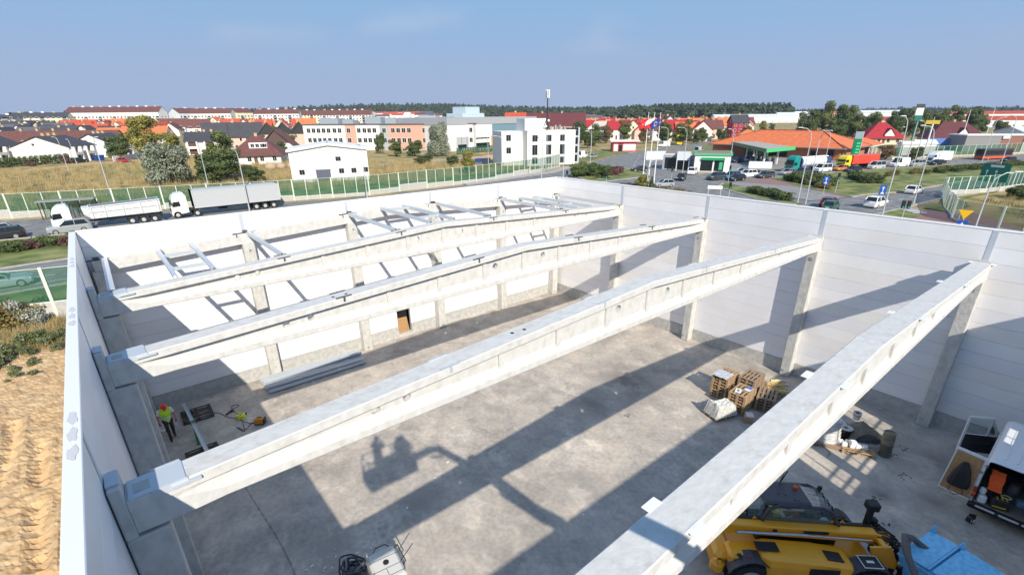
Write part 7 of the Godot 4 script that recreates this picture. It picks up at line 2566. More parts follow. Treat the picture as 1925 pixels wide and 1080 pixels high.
func plants():
	var dark := [Color(0.035, 0.06, 0.018), Color(0.09, 0.125, 0.035), Color(0.15, 0.17, 0.05)]
	var mid := [Color(0.05, 0.075, 0.02), Color(0.13, 0.16, 0.045), Color(0.2, 0.19, 0.06)]
	var gold := [Color(0.10, 0.11, 0.025), Color(0.26, 0.25, 0.05), Color(0.36, 0.25, 0.05)]
	var silver := [Color(0.13, 0.15, 0.10), Color(0.30, 0.33, 0.25), Color(0.08, 0.10, 0.045)]
	var brown := [Color(0.10, 0.06, 0.03), Color(0.2, 0.12, 0.055), Color(0.12, 0.13, 0.04)]
	kinds = {
		"dense": [crown(1, cloud(1, 22, 3.4, 7.0, 1.2, 1.5), 8840, 0.187, dark), trunk(6.0, 0.28, 3.0, 1)],
		"loose": [crown(2, cloud(2, 20, 3.0, 8.0, 1.6, 1.25), 6120, 0.187, mid), trunk(7.0, 0.25, 2.6, 2)],
		"gold": [crown(3, cloud(3, 26, 4.2, 9.5, 1.6, 1.6), 10200, 0.203, gold), trunk(8.0, 0.35, 3.6, 3)],
		"willow": [crown(4, cloud(4, 34, 4.0, 6.2, 0.2, 1.7), 22100, 0.156, silver), trunk(5.0, 0.3, 3.4, 4)],
		"bush": [crown(5, cloud(5, 14, 1.0, 1.3, 0.05, 0.5), 1530, 0.078, dark), null],
		"hedge": [crown(6, cloud(6, 10, 0.8, 2.2, 0.05, 0.55), 1190, 0.101, [Color(0.03, 0.06, 0.015), Color(0.09, 0.13, 0.03), Color(0.14, 0.16, 0.05)]), null],
		"red": [crown(7, cloud(7, 12, 1.0, 1.0, 0.05, 0.45), 1190, 0.078, [Color(0.07, 0.025, 0.03), Color(0.17, 0.07, 0.07), Color(0.14, 0.12, 0.05)]), null],
		"fir": [crown(8, [[V(0, 1.0, 0), V(1.3, 0.8, 1.3)], [V(0, 2.2, 0), V(1.0, 0.9, 1.0)], [V(0, 3.4, 0), V(0.7, 0.9, 0.7)], [V(0, 4.6, 0), V(0.38, 0.9, 0.38)]], 2210, 0.133, dark), trunk(4.0, 0.14, 0.6, 8)],
		"brownish": [crown(9, cloud(9, 18, 2.8, 6.0, 1.2, 1.2), 4420, 0.172, brown), trunk(5.0, 0.22, 2.4, 9)],
		"scrub": [crown(10, cloud(10, 9, 0.55, 0.6, 0.02, 0.26), 714, 0.043, [Color(0.05, 0.075, 0.022), Color(0.14, 0.17, 0.06), Color(0.3, 0.3, 0.2)]), null],
		"pale": [crown(12, cloud(12, 12, 0.8, 1.9, 0.05, 0.42), 1360, 0.055, [Color(0.16, 0.16, 0.10), Color(0.42, 0.44, 0.38), Color(0.55, 0.57, 0.55)]), null],
		"ochre": [crown(13, cloud(13, 12, 0.9, 1.6, 0.05, 0.45), 1360, 0.062, [Color(0.10, 0.075, 0.02), Color(0.26, 0.19, 0.06), Color(0.2, 0.2, 0.07)]), null]}
	# by the sand on the left
	var b := B.new()
	var r := RandomNumberGenerator.new()
	r.seed = 44
	b.tint = true
	for i in 9:
		var a := r.randf() * TAU
		b.col = Color(0.30, 0.22, 0.09).lerp(Color(0.42, 0.33, 0.16), r.randf())
		var p := V(r.randfn(0, 0.1), 0, r.randfn(0, 0.1))
		b.tri(p + V(-0.015, 0, 0), p + V(0.015, 0, 0), p + V(cos(a) * 0.16, 0.3 + r.randf() * 0.3, sin(a) * 0.16))
	var tuft := b.mesh()
	scatter("dry_grass", "dry yellow grass between the sand and the left noise barrier", "grass", P2([-11.5, -22.5, -0.3, -18.6, -0.3, -12.4, -4, -13.4, -11.5, -15]), 2400, tuft, M.leaf, 0.7, 1.5, 45, 0.08)
	scatter("meadow_grass", "dry meadow grass beyond the long noise barrier", "grass", P2([-60, -95, 0, -84, 34, -78, 80, -76, 95, -105, 60, -150, 30, -190, 0, -180, -60, -175]), 9000, tuft, M.leaf, 1.2, 3.0, 46)
	scatter("meadow_grass", "dry grass on the plot behind the curved barrier at the right", "grass", P2([113, 12, 150, 22, 170, 40, 140, 60, 100, 40, 95, 20]), 2600, tuft, M.leaf, 1.0, 2.2, 47)
	for i in 46:
		var x := r.randf_range(-6.6, -0.7)
		var z := r.randf_range(-15.2, -8.8)
		if z > -10.6 and r.randf() < 0.6: continue
		var s := r.randf_range(0.5, 1.25) * (0.6 if z > -10.4 else 1.0)
		tree("scrub_plant", "scrub", "low grey green weed growing at the edge of the sand", "plant", V(x, G + 0.27, z), V(s * 1.2, s, s * 1.2), r.randf() * 6, "weeds at the edge of the sand")
	for i in 5: tree("bush", "ochre", "ochre and green bush against the left noise barrier", "bush", V(-7.4 + i * 0.75, G, -19.6 + r.randf_range(-1.4, 0.8)), V(1.3, 1.15, 1.3) * r.randf_range(0.8, 1.15), r.randf() * 6, "bushes at the left noise barrier")
	tree("bush", "pale", "feathery pale flowering bush against the wall of the left noise barrier", "bush", V(-4.9, G, -19.2), V(1.1, 1.2, 1.1), 1.0)
	tree("bush", "pale", "second feathery pale bush, closer to the barrier post", "bush", V(-4.2, G, -18.9), V(0.8, 0.9, 0.8), 3.0)
	# median bed on the left
	for i in 34: tree("bush", "bush" if i % 3 else "red", "low bush in the bed between the two carriageways at the left", "bush", V(-34 + i * 1.15, G, -50.5 + r.randf_range(-1.4, 1.4)), V(1.1, 0.8, 1.1) * r.randf_range(0.8, 1.2), r.randf() * 6, "bushes in the left median")
	# beds of the junction
	var beds := [["bush", 12, [95, -17, 90, -9], 0.7, 0.8, "dark clipped bush in the bed behind the pair of tall lamp posts"], ["bush", 26, [118, -19.6, 112, -10], 1.8, 1.1, "dark low shrub on the island between the carriageways"], ["bush", 14, [131, -11.5, 124, -6], 1.8, 1.0, "dark low shrub at the wide end of the island"], ["ochre", 26, [120, -20.6, 109, -9.5], 1.3, 0.6, "rusty low shrub in front of the dark ones on the island"], ["ochre", 22, [138, -9.5, 205, 10.5], 1.8, 0.7, "brownish low shrub along the island"], ["bush", 14, [150, -4.5, 200, 9.5], 1.4, 0.8, "green low shrub along the island, towards the bus"], ["red", 8, [97, -52, 104, -56], 1.2, 1.0, "purple red bush on the grass island"], ["red", 7, [78, -40.5, 83.5, -34], 0.8, 0.7, "purple red bush at the foot of the flagpoles"], ["ochre", 9, [77, -36.0, 83, -22.0], 0.8, 0.6, "rusty bush along the inside of the right wall's pavement"], ["red", 6, [105, -58, 110, -60], 1.0, 0.6, "rusty bush on the grass island, farther bed"]]
	for q in beds:
		for i in q[1]:
			var f: float = (i + 0.5) / float(q[1])
			var e: Array = q[2]
			tree("bush", q[0], q[5], "bush", V(lerpf(e[0], e[2], f) + r.randf_range(-1, 1) * q[3], G + 0.1, lerpf(e[1], e[3], f) + r.randf_range(-1, 1) * q[3] * 0.6), V(1.3, q[4], 1.3) * r.randf_range(0.8, 1.25), r.randf() * 6, q[5].replace(" bush", " bushes").replace(" shrub", " shrubs"))
	for i in 9: tree("bush", "hedge", "thick dark conifer bush just beyond the corner of the hall", "bush", V(88.5 + i * 0.75 + r.randf_range(-0.5, 0.5), G, -57.4 + i * 0.55 + r.randf_range(-1.4, 1.4)), V(1.7, 1.15, 1.7) * r.randf_range(0.8, 1.1), r.randf() * 6, "conifer bushes beyond the corner")
	tree("bush", "gold", "bright yellow bush at the feet of the flagpoles", "bush", V(83.4, G - 0.3, -33.0), V(0.36, 0.26, 0.36))
	tree("fir_tree", "fir", "small dark fir beside the yellow bush at the flagpoles", "tree", V(82.6, G, -30.6), V(0.55, 0.5, 0.55))
	# trees on the left field
	tree("willow_tree", "willow", "large round silvery bush in the meadow behind the noise barrier", "tree", V(14.6, G, -109.5), V(1.15, 1.18, 1.15), 0.4)
	tree("tree", "dense", "big dark green bush right of the silvery one, mixed with a taller tree", "tree", V(23.4, G, -106), V(1.45, 0.75, 1.3), 1.0)
	tree("tree", "loose", "taller loose tree growing out of the dark green bush", "tree", V(26.0, G, -109), V(1.15, 1.12, 1.15), 2.0)
	tree("tree", "dense", "low dark bush between the lamp post and the white warehouse", "tree", V(29.5, G, -100), V(0.75, 0.42, 0.75), 3.0)
	tree("tree", "gold", "golden green chestnut tree in front of the red roofs", "tree", V(18.8, G, -194), V(1.35, 1.22, 1.35), 0.0)
	tree("tree", "gold", "smaller golden tree right of the chestnut tree", "tree", V(25.5, G, -190), V(0.95, 0.75, 0.95), 2.0)
	tree("tree", "dense", "dark green tree left of the golden chestnut", "tree", V(11.0, G, -203), V(1.2, 0.95, 1.2), 1.0)
	tree("tree", "dense", "small round tree beside the brown roofed house", "tree", V(55.5, G, -169), V(0.85, 0.62, 0.85), 1.5)
	tree("tree", "loose", "loose tree between the black roofs and the school", "tree", V(68, G, -197), V(0.9, 0.8, 0.9), 0.3)
	tree("tree", "dense", "dark hedge like tree left of the brown roofed house", "tree", V(31, G, -150), V(1.0, 0.6, 1.0), 0.9)
	tree("willow_tree", "willow", "grey green willow in front of the school's right end", "tree", V(100.8, G, -136.0), V(1.0, 1.55, 1.0), 2.0)
	tree("tree", "dense", "dense dark bush left of the grey green willow", "tree", V(93.5, G, -140.5), V(0.85, 0.62, 0.85), 0.0)
	tree("tree", "loose", "loose brownish bush left of the dark bush by the school", "tree", V(88.5, G, -145), V(0.9, 0.6, 0.9), 0.0)
	tree("tree", "gold", "small bright yellow green tree behind the noise barrier", "tree", V(74.3, G, -79), V(0.42, 0.48, 0.42), 0.0)
	tree("tree", "dense", "slim dark tree in front of the grey part of the school", "tree", V(92, G, -165), V(0.6, 0.85, 0.6), 0.0)
	tree("bush", "dense", "low round bush in the dry meadow below the school", "bush", V(80.5, G, -112), V(0.9, 0.3, 0.7), 0.0)
	tree("bush", "dense", "low green bush further right in the dry meadow", "bush", V(84.5, G, -102), V(0.6, 0.3, 0.6), 1.0)
	for i in 26: tree("hedge_plant", "hedge", "clipped green hedge plant in front of the white gabled houses", "hedge", V(-29.5 + i * 1.16, G, -186.5 - i * 0.72), V(1.0, 1.15, 1.0), r.randf() * 6, "hedge of the white gabled houses")
	tree("bush", "red", "dark purple bush in the hedge, near the middle", "bush", V(-3.8, G, -199), V(1.3, 1.9, 1.3))
	tree("bush", "red", "dark purple bush in front of the hedge at the left", "bush", V(-12.2, G, -193), V(1.5, 1.2, 1.3))
	# trees on the right, behind the side street
	var tl := [["dense", 200, -160, 1.35, 1.15, "dark broad tree right of the white office block"], ["loose", 184, -135, 1.15, 1.0, "tree between the kiosk and the white office block"], ["brownish", 205, -146, 1.15, 1.1, "brownish tree above the red kiosk"], ["loose", 224, -150, 1.2, 1.1, "tree behind the red kiosk, left of the flags"], ["brownish", 214, -130, 1.2, 1.2, "rust brown tree just left of the flagpoles"], ["dense", 222, -124, 1.1, 1.1, "dark tree behind the flagpoles"], ["gold", 226, -118, 0.85, 0.75, "yellowish tree right of the flagpoles"], ["loose", 214, -108, 1.3, 1.15, "round tree right of the blue flag"], ["dense", 232, -112, 0.8, 0.8, "small dark tree left of the yellow pylon"], ["dense", 245, -117, 0.8, 0.7, "small dark tree right of the yellow pylon"], ["dense", 256, -113, 0.8, 0.7, "small dark tree in front of the red roofed row"], ["loose", 262, -104, 0.8, 0.75, "small tree in front of the crimson house"], ["fir", 250, -108, 1.1, 1.3, "slim fir in front of the red roofed row"], ["dense", 275, -108, 0.9, 0.8, "dark tree left of the orange roof"], ["loose", 268, -98, 0.7, 0.6, "low tree behind the filling station canopy"], ["dense", 172, -128, 0.9, 0.8, "dark tree behind the lamp posts of the side street"], ["loose", 158, -122, 0.8, 0.7, "low tree beside the car park of the office block"]]
	for q in tl: tree("tree", q[0], q[5], "tree", V(q[1], G, q[2]), V(q[3], q[4], q[3]), r.randf() * 6)
	# the tall trees behind the orange roof
	var big := [[303, -91, 1.7, 1.9, 0], [312, -86, 1.7, 2.25, 1], [318, -78, 1.6, 2.2, 0], [332, -81, 1.6, 2.0, 1], [318, -66, 1.3, 1.6, 0], [296, -74, 1.4, 1.35, 0], [308, -70, 1.3, 1.5, 1], [350, -78, 1.3, 1.5, 1], [368, -79, 1.3, 1.6, 1], [385, -73, 1.6, 1.95, 0], [372, -62, 1.6, 1.8, 1], [392, -61, 1.6, 1.9, 0], [405, -56, 1.5, 1.7, 1], [418, -58, 1.4, 1.7, 0], [430, -53, 1.6, 2.0, 1], [440, -46, 1.6, 2.05, 0], [450, -44, 1.3, 1.6, 0], [360, -66, 1.3, 1.5, 0], [400, -70, 1.4, 1.5, 1], [425, -64, 1.4, 1.6, 1], [395, -48, 1.2, 1.2, 0], [452, -34, 1.3, 1.0, 0], [470, -22, 1.4, 0.9, 1], [485, -8, 1.4, 0.9, 0]]
	var pos := ["leftmost tall tree behind the orange roof", "tall tree behind the orange roof, second from the left", "tall tree behind the orange roof, with the highest top", "tall tree behind the orange roof, fourth from the left"]
	for i in big.size():
		var q: Array = big[i]
		tree("tree", "dense" if q[4] == 0 else "loose", pos[i] if i < 4 else "tall dark green tree in the belt behind the red roofed houses at the right", "tree", V(q[0], G, q[1]), V(q[2], q[3] * 0.88, q[2]), i * 1.3, "" if i < 4 else "tree belt at the right")
	tree("bush", "brownish", "brown withered bush at the left end of the far noise barrier", "bush", V(189.5, G, -22.5), V(1.0, 0.55, 1.0))
	tree("bush", "dense", "green bush growing through the far noise barrier", "bush", V(196, G, -16.6), V(0.55, 0.42, 0.55))
	for q in [[104, 22.0, 0.8], [106.5, 22.5, 0.65], [109, 24, 0.8], [101, 22.5, 0.5]]: tree("fir_tree", "fir", "small dark fir on the plot behind the corner barrier", "tree", V(q[0], G, q[1]), V(q[2], q[2] * 0.7, q[2]), q[0], "small firs behind the corner barrier")
	for q in [[120, 16, 0.7], [127, 18, 0.8], [136, 19, 0.9], [146, 21, 0.7]]: tree("bush", "dense", "dark bush on the dry plot behind the curved barrier", "bush", V(q[0], G - 0.2, q[1]), V(q[2], 0.25, q[2]), q[0], "bushes behind the curved barrier")
	# garden trees among the houses
	for i in 60:
		var a := r.randf_range(0.0, 0.42) if i < 26 else (r.randf_range(0.86, 1.16) if i < 46 else r.randf_range(-0.12, 0.3))
		var d := r.randf_range(300, 470) if i < 26 else (r.randf_range(270, 480) if i < 46 else r.randf_range(240, 420))
		var x := 1.0 + sin(a) * d
		var z := 26.0 - cos(a) * d
		var s := r.randf_range(0.45, 0.8)
		tree("tree", ["dense", "loose", "gold"][i % 3], "garden tree among the distant houses", "tree", V(x, G + rise(x, z), z), V(s, s * 0.85, s), i, "garden trees among the houses")
	forest()

func forest():
	var r := RandomNumberGenerator.new()
	r.seed = 99
	var far := [Color(0.032, 0.052, 0.02), Color(0.085, 0.11, 0.04), Color(0.13, 0.12, 0.045)]
	var c1 := crown(20, cloud(20, 7, 3.2, 9.0, 2.5, 2.2), 260, 1.15, far)
	var cone := crown(21, [[V(0, 4, 0), V(2.6, 2.6, 2.6)], [V(0, 8, 0), V(2.2, 3, 2.2)], [V(0, 12, 0), V(1.4, 3, 1.4)], [V(0, 15, 0), V(0.6, 2.4, 0.6)]], 220, 1.0, [Color(0.024, 0.042, 0.02), Color(0.055, 0.08, 0.032)])
	# [direction from, to, distance from, to, number, tree height factor]
	var z := [[0.20, 0.62, 1500, 2300, 4200, 1.25], [0.55, 0.84, 1350, 2200, 3600, 1.25], [0.90, 1.17, 950, 1300, 3000, 1.2], [0.82, 0.92, 1250, 1700, 900, 1.3], [1.14, 1.50, 2200, 3200, 2600, 1.0], [-0.25, 0.12, 1150, 1650, 1900, 1.0], [0.1, 0.34, 1400, 2000, 1500, 1.0]]
	for k in z.size():
		var q: Array = z[k]
		for v in 2:
			var mm := MultiMesh.new()
			mm.transform_format = MultiMesh.TRANSFORM_3D
			mm.mesh = c1 if v == 0 else cone
			var n := int(q[4] * (0.72 if v == 0 else 0.28))
			mm.instance_count = n
			for i in n:
				var a := r.randf_range(q[0], q[1])
				var d := sqrt(r.randf_range(q[2] * q[2], q[3] * q[3]))
				var x := 1.0 + sin(a) * d
				var zz := 26.6 - cos(a) * d
				var s: float = q[5] * r.randf_range(0.85, 1.45)
				mm.set_instance_transform(i, Transform3D(Basis(Vector3.UP, r.randf() * TAU).scaled(V(s * 1.5, s, s * 1.5)), V(x, G + rise(x, zz) - 1.5, zz)))
			var o := MultiMeshInstance3D.new()
			o.name = numbered("forest")
			o.multimesh = mm
			o.material_override = M.leaf
			add_child(o)
			tag(o, ["leafy trees", "dark conifers"][v] + " of the wooded ridge " + ["above the school roof", "behind the office mast", "behind the red roofed rows", "right of the flags", "at the far right horizon", "at the far left horizon", "behind the skyline blocks"][k], "forest")
			o.set_meta("kind", "stuff")

# ---------- buildings ----------
func windows(t: Node3D, list: Array, face: String, a: float, w: float, h: float, frame_m: Material = null):   # list of [along, sill]; face x+/x-/z+/z- at coordinate a
	var key := "%s %.2f %.2f" % [face, w, h]
	for q in list:
		var b := B.new()
		var f := B.new()
		if face[0] == "z":
			var s := 1.0 if face[1] == "+" else -1.0
			f.box(V(0, h * 0.5, s * 0.02), V(w + 0.2, h + 0.2, 0.06))
			b.box(V(-w * 0.26, h * 0.5, s * 0.055), V(w * 0.46, h, 0.03))
			b.box(V(w * 0.26, h * 0.5, s * 0.055), V(w * 0.46, h, 0.03))
		else:
			var s := 1.0 if face[1] == "+" else -1.0
			f.box(V(s * 0.02, h * 0.5, 0), V(0.06, h + 0.2, w + 0.2))
			b.box(V(s * 0.055, h * 0.5, -w * 0.26), V(0.03, h, w * 0.46))
			b.box(V(s * 0.055, h * 0.5, w * 0.26), V(0.03, h, w * 0.46))
		if not meshes.has(key): meshes[key] = [f.mesh(), b.mesh()]
		var o := obj("window", meshes[key][0], frame_m if frame_m else M.white, t)
		o.position = V(q[0], q[1], a) if face[0] == "z" else V(a, q[1], q[0])
		obj("pane", meshes[key][1], M.glass, o)

var meshes := {}

# gabled house: ridge along local x; length, depth, eave, ridge heights
func house(called: String, label: String, at: Vector3, turn: float, L: float, D: float, ev: float, rd: float, wall_m: Material, roof_m: Material, group := "", wins := 3, chim := 1, hip := false, floors := 2, over := 0.45) -> Node3D:
	var t := thing(called, label, "house" if called.ends_with("house") else "building", at, turn, group)
	t.set_meta("base", called)
	var b := B.new()
	var l := L * 0.5
	var d := D * 0.5
	if hip: b.bx(-l, l, -1.5, ev, -d, d)
	else:
		b.t = Transform3D(Basis(Vector3.UP, PI / 2), Vector3.ZERO)
		b.prism(P2([-d, -1.5, d, -1.5, d, ev, 0, rd - 0.15, -d, ev]), -l, l)
		b.t = Transform3D.IDENTITY
	obj("wall", b, wall_m, t)
	b = B.new()
	var sl := (rd - ev) / d
	var e := ev - over * sl
	var h := l + over
	var k := d + over
	var rx := maxf(l - d * 0.9, 0.0) if hip else h
	for s in [-1.0, 1.0]:
		var A := V(-h, e, s * k)
		var C := V(h, e, s * k)
		var E := V(rx, rd, 0)
		var F := V(-rx, rd, 0)
		var up := V(0, 0.18, 0)
		if s > 0:
			b.quad(A + up, C + up, E + up, F + up)
			b.quad(C, A, F, E)
			b.quad(A, C, C + up, A + up)
		else:
			b.quad(C + up, A + up, F + up, E + up)
			b.quad(A, C, E, F)
			b.quad(C, A, A + up, C + up)
		if not hip:
			for x in [-1.0, 1.0]:
				var p := V(x * h, e, s * k)
				var q := V(x * h, rd, 0)
				if x * s > 0: b.quad(p, q, q + up, p + up)
				else: b.quad(q, p, p + up, q + up)
	if hip:
		var up := V(0, 0.18, 0)
		b.tri(V(h, e, k) + up, V(h, e, -k) + up, V(rx, rd, 0) + up)
		b.tri(V(-h, e, -k) + up, V(-h, e, k) + up, V(-rx, rd, 0) + up)
		b.quad(V(h, e, k), V(h, e, -k), V(h, e, -k) + up, V(h, e, k) + up)
		b.quad(V(-h, e, -k), V(-h, e, k), V(-h, e, k) + up, V(-h, e, -k) + up)
	var roof := obj("roof", b, roof_m, t)
	for c in chim:
		b = B.new()
		var x := lerpf(-l * 0.6, l * 0.6, (c + 0.5) / chim)
		b.bx(x - 0.4, x + 0.4, rd - 1.2, rd + 0.9, -0.75, 0.15)
		b.bx(x - 0.48, x + 0.48, rd + 0.9, rd + 1.02, -0.83, 0.23)
		obj("chimney", b, M.chimney, roof)
	if wins > 0:
		var lst := []
		for f in floors:
			for i in wins: lst.append([lerpf(-l, l, (i + 0.5) / wins), 0.9 + f * 2.8])
		windows(t, lst, "z+", d, 1.1, 1.3)
		var g := []
		for i in 2: g.append([(i - 0.5) * D * 0.4, 0.9])
		if rd - ev > 2.2 and not hip: g.append([0.0, ev + 0.1])
		windows(t, g, "x-", -l, 1.0, 1.2)
		windows(t, g, "x+", l, 1.0, 1.2)
		b = B.new()
		b.bx(-0.5, 0.5, 0, 2.1, d + 0.002, d + 0.05)
		obj("door", b, M.brown, t)
	return t

func block(label: String, at: Vector3, turn: float, L: float, D: float, ev: float, rd: float, wall_m: Material, roof_m: Material, balc: Material, cols: int, floors := 4):
	var t := house("apartment_block", label, at, turn, L, D, ev, rd, wall_m, roof_m, "", 0, 0, false, floors, 0.3)
	var roof: Node = t.get_node("roof")
	for i in int(L / 9.0):
		var b := B.new()
		var x := -L * 0.5 + 4.0 + i * 9.0
		b.bx(x, x + 2.4, rd - 0.8, rd + 1.0, -0.5, 0.4)
		obj("chimney", b, M.white if i % 3 else M.chimney, roof)
	var lst := []
	for f in floors:
		for i in cols:
			if i % 4 != 1: lst.append([lerpf(-L * 0.5, L * 0.5, (i + 0.5) / cols), 1.2 + f * 2.9])
	windows(t, lst, "z+", D * 0.5, 1.5, 1.5)
	for i in cols:
		if i % 4 == 1:
			var x := lerpf(-L * 0.5, L * 0.5, (i + 0.5) / cols)
			for f in floors:
				var b := B.new()
				b.bx(x - 2.0, x + 2.0, 0.2 + f * 2.9, 0.35 + f * 2.9, D * 0.5, D * 0.5 + 1.3)
				b.bx(x - 2.0, x + 2.0, 0.35 + f * 2.9, 1.2 + f * 2.9, D * 0.5 + 1.24, D * 0.5 + 1.3)
				obj("balcony", b, balc, t)
				b = B.new()
				b.bx(x - 1.5, x + 1.5, 0.4 + f * 2.9, 2.5 + f * 2.9, D * 0.5 + 0.003, D * 0.5 + 0.05)
				obj("balcony_door", b, M.glass, t)
	lst = []
	for f in floors:
		lst.append([-D * 0.2, 1.2 + f * 2.9])
		lst.append([D * 0.2, 1.2 + f * 2.9])
	windows(t, lst, "x+", L * 0.5, 1.4, 1.4)
	return t

func roofmat(r: float, g: float, b: float, sd: int) -> StandardMaterial3D:
	return grain([[0.25, Color(r * 0.85, g * 0.85, b * 0.85)], [0.75, Color(r * 1.12, g * 1.12, b * 1.12)]], 9.0, 0.02, 0.75, sd, 5, 0.0, 256)

func buildings():
	M.chimney = mat(0.5, 0.36, 0.2, 0.8)
	M.brown = mat(0.12, 0.05, 0.035, 0.7)
	var wall_w := mat(0.74, 0.73, 0.70, 0.8)
	var wall_c := mat(0.66, 0.6, 0.46, 0.8)
	var wall_p := mat(0.66, 0.46, 0.38, 0.8)
	var rf_dark := roofmat(0.055, 0.055, 0.065, 300)
	var rf_red := roofmat(0.46, 0.075, 0.03, 301)
	var rf_brown := roofmat(0.14, 0.055, 0.045, 302)
	var rf_wine := roofmat(0.12, 0.03, 0.035, 303)
	var rf_orange := roofmat(0.66, 0.17, 0.06, 304)
	var rf_crim := roofmat(0.36, 0.02, 0.03, 305)
	var rf_slate := roofmat(0.10, 0.10, 0.12, 306)
	M.rf = [rf_red, rf_orange, rf_crim, rf_brown, rf_dark, rf_slate]
	M.walls = [wall_w, wall_c, wall_p, mat(0.7, 0.66, 0.6, 0.8)]
	# white warehouse behind the barrier
	var t := thing("warehouse", "white metal clad warehouse with a low gable, a grey door and small windows", "warehouse", V(35.6, G, -92.0), -0.02)
	t.rotation.y = -0.36
	var clad := grain([[0.3, Color(0.72, 0.725, 0.74)], [0.7, Color(0.79, 0.795, 0.81)]], 4.0, 0.02, 0.5, 310, 3)
	var b := B.new()
	b.prism(P2([0, 0, 16.6, 0, 16.6, 6.6, 8.3, 7.7, 0, 6.5]), -13, 0)
	obj("wall", b, clad, t)
	b = B.new()
	b.prism(P2([-0.4, 6.45, 8.3, 7.7, 17.0, 6.55, 17.0, 7.0, 8.3, 8.15, -0.4, 6.95]), -13.4, 0.5)
	obj("roof", b, M.white, t)
	b = B.new()
	b.bx(0, 16.6, 3.2, 3.3, 0.002, 0.03)
	b.bx(7.7, 7.8, 3.3, 7.4, 0.002, 0.03)
	b.bx(8.1, 8.5, 8.12, 8.22, -13.4, 0.5)
	for k in 16: b.bx(0.5 + k, 0.53 + k, 0.2, 6.5, 0.002, 0.012)
	obj("flashing", b, mat(0.45, 0.46, 0.48, 0.5), t)
	windows(t, [[2.2, 1.7], [10.6, 1.7], [13.3, 1.7], [15.9, 1.8]], "z+", 0.0, 1.0, 0.95, M.rim)
	windows(t, [[10.2, 4.4]], "z+", 0.0, 1.0, 0.8, M.rim)
	b = B.new()
	b.bx(5.1, 8.2, 0, 2.5, 0.003, 0.06)
	b.bx(4.95, 8.35, 2.5, 2.62, 0.003, 0.1)
	obj("roller_door", b, mat(0.10, 0.11, 0.16, 0.4), t)
	# school: long two storey building, pink bay, and the sports hall
	t = thing("school", "long white and salmon pink school building with two rows of windows and a flat roof", "school", V(78, G, -210), -0.89)
	var fx := V(34, 0, 42).normalized()
	b = B.new()
	b.bx(0, 20, -0.5, 10.2, -12, 0)
	b.bx(25, 36, -0.5, 10.2, -12, 0)
	b.bx(62, 76, 0.9, 10.2, -12, -4)
	obj("wall", b, wall_w, t)
	b = B.new()
	b.bx(36, 40, -0.5, 10.2, -12, -0.02)
	b.bx(40, 76, -0.5, 1.0, -12, -0.2)
	obj("grey_wall", b, mat(0.40, 0.42, 0.42, 0.8), t)
	b = B.new()
	b.bx(40, 62, 1.0, 10.2, -12, 0)
	b.bx(20, 25, -0.5, 10.2, -12, 0)
	obj("pink_wall", b, mat(0.66, 0.36, 0.27, 0.8), t)
	b = B.new()
	b.bx(-0.3, 62.3, 10.2, 10.6, -12.3, 0.3)
	b.bx(62, 76.3, 10.2, 10.6, -12.3, -3.7)
	obj("roof", b, mat(0.12, 0.13, 0.15, 0.8), t)
	b = B.new()
	for q in [[6, 15, 2.2], [17, 22, 1.5], [28, 35, 2.6], [37, 42, 2.0], [52, 60, 3.0], [63, 70, 2.2]]:
		b.bx(q[0], q[1], 10.6, 10.6 + q[2], -9, -4)
		for k in 4: b.bx(q[0] + k, q[0] + k + 0.5, 10.6 + q[2], 10.9 + q[2], -8, -5)
	obj("rooftop_plant", b, mat(0.32, 0.36, 0.40, 0.5), t)
	var lst := []
	for f in [3.2, 7.1]:
		for x in [2.6, 5.0, 7.4, 9.8, 12.2, 15.0, 17.4, 21.6, 26.4, 29.0, 31.2, 33.6, 38.0, 42.0, 44.4, 46.8, 49.2, 56.0, 57.9, 59.8]: lst.append([x, f])
	windows(t, lst, "z+", 0.0, 1.6, 1.7)
	lst = []
	for f in [3.2, 7.1]:
		for x in [63.4, 65.2, 67.0, 71.0, 73.0, 75.0]: lst.append([x, f])
	windows(t, lst, "z+", -4.0, 1.3, 1.7)
	lst = []
	for x in [41.5, 44.0, 46.5, 49.0, 51.5]: lst.append([x, 0.0])
	windows(t, lst, "z+", -0.2, 1.6, 0.6, M.rim)
	# sports hall
	t = thing("sports_hall", "tall white and grey sports hall with a blue glass wall and orange frame", "sports hall", V(126.7, G, -155), -0.19)
	t.rotation.y = 0.19
	b = B.new()
	b.bx(-11, 15.99, 0, 10.0, -30, 0)
	obj("wall", b, wall_w, t)
	b = B.new()
	b.bx(16, 48, 0, 5.0, -30, 0)
	obj("lower_wall", b, wall_w, t)
	b = B.new()
	b.bx(-11.2, 48.2, 10.0, 12.8, -30.2, 0.15)
	obj("grey_band", b, mat(0.36, 0.37, 0.40, 0.6), t)
	b = B.new()
	b.bx(16, 48, 5.2, 10.0, -29, -0.1)
	obj("glass_wall", b, mat(0.16, 0.27, 0.34, 0.25), t)
	b = B.new()
	for k in 16: b.bx(17.9 + k * 1.9, 17.95 + k * 1.9, 5.2, 10.0, -0.1, -0.05)
	b.bx(16, 48, 7.5, 7.57, -0.1, -0.05)
	obj("mullion", b, mat(0.3, 0.36, 0.4, 0.5), t)
	b = B.new()
	b.bx(15.4, 16.2, 0, 5.3, -1, 0.3)
	b.bx(16.2, 48, 4.7, 5.25, -1, 0.3)
	obj("orange_frame", b, mat(0.75, 0.30, 0.03, 0.6), t)
	b = B.new()
	b.bx(-6, 0.0, 0.2, 5.4, 0.003, 0.2)
	b.bx(0.2, 4, 0.2, 5.4, 0.003, 0.2)
	obj("grey_cladding", b, mat(0.42, 0.43, 0.46, 0.6), t)
	b = B.new()
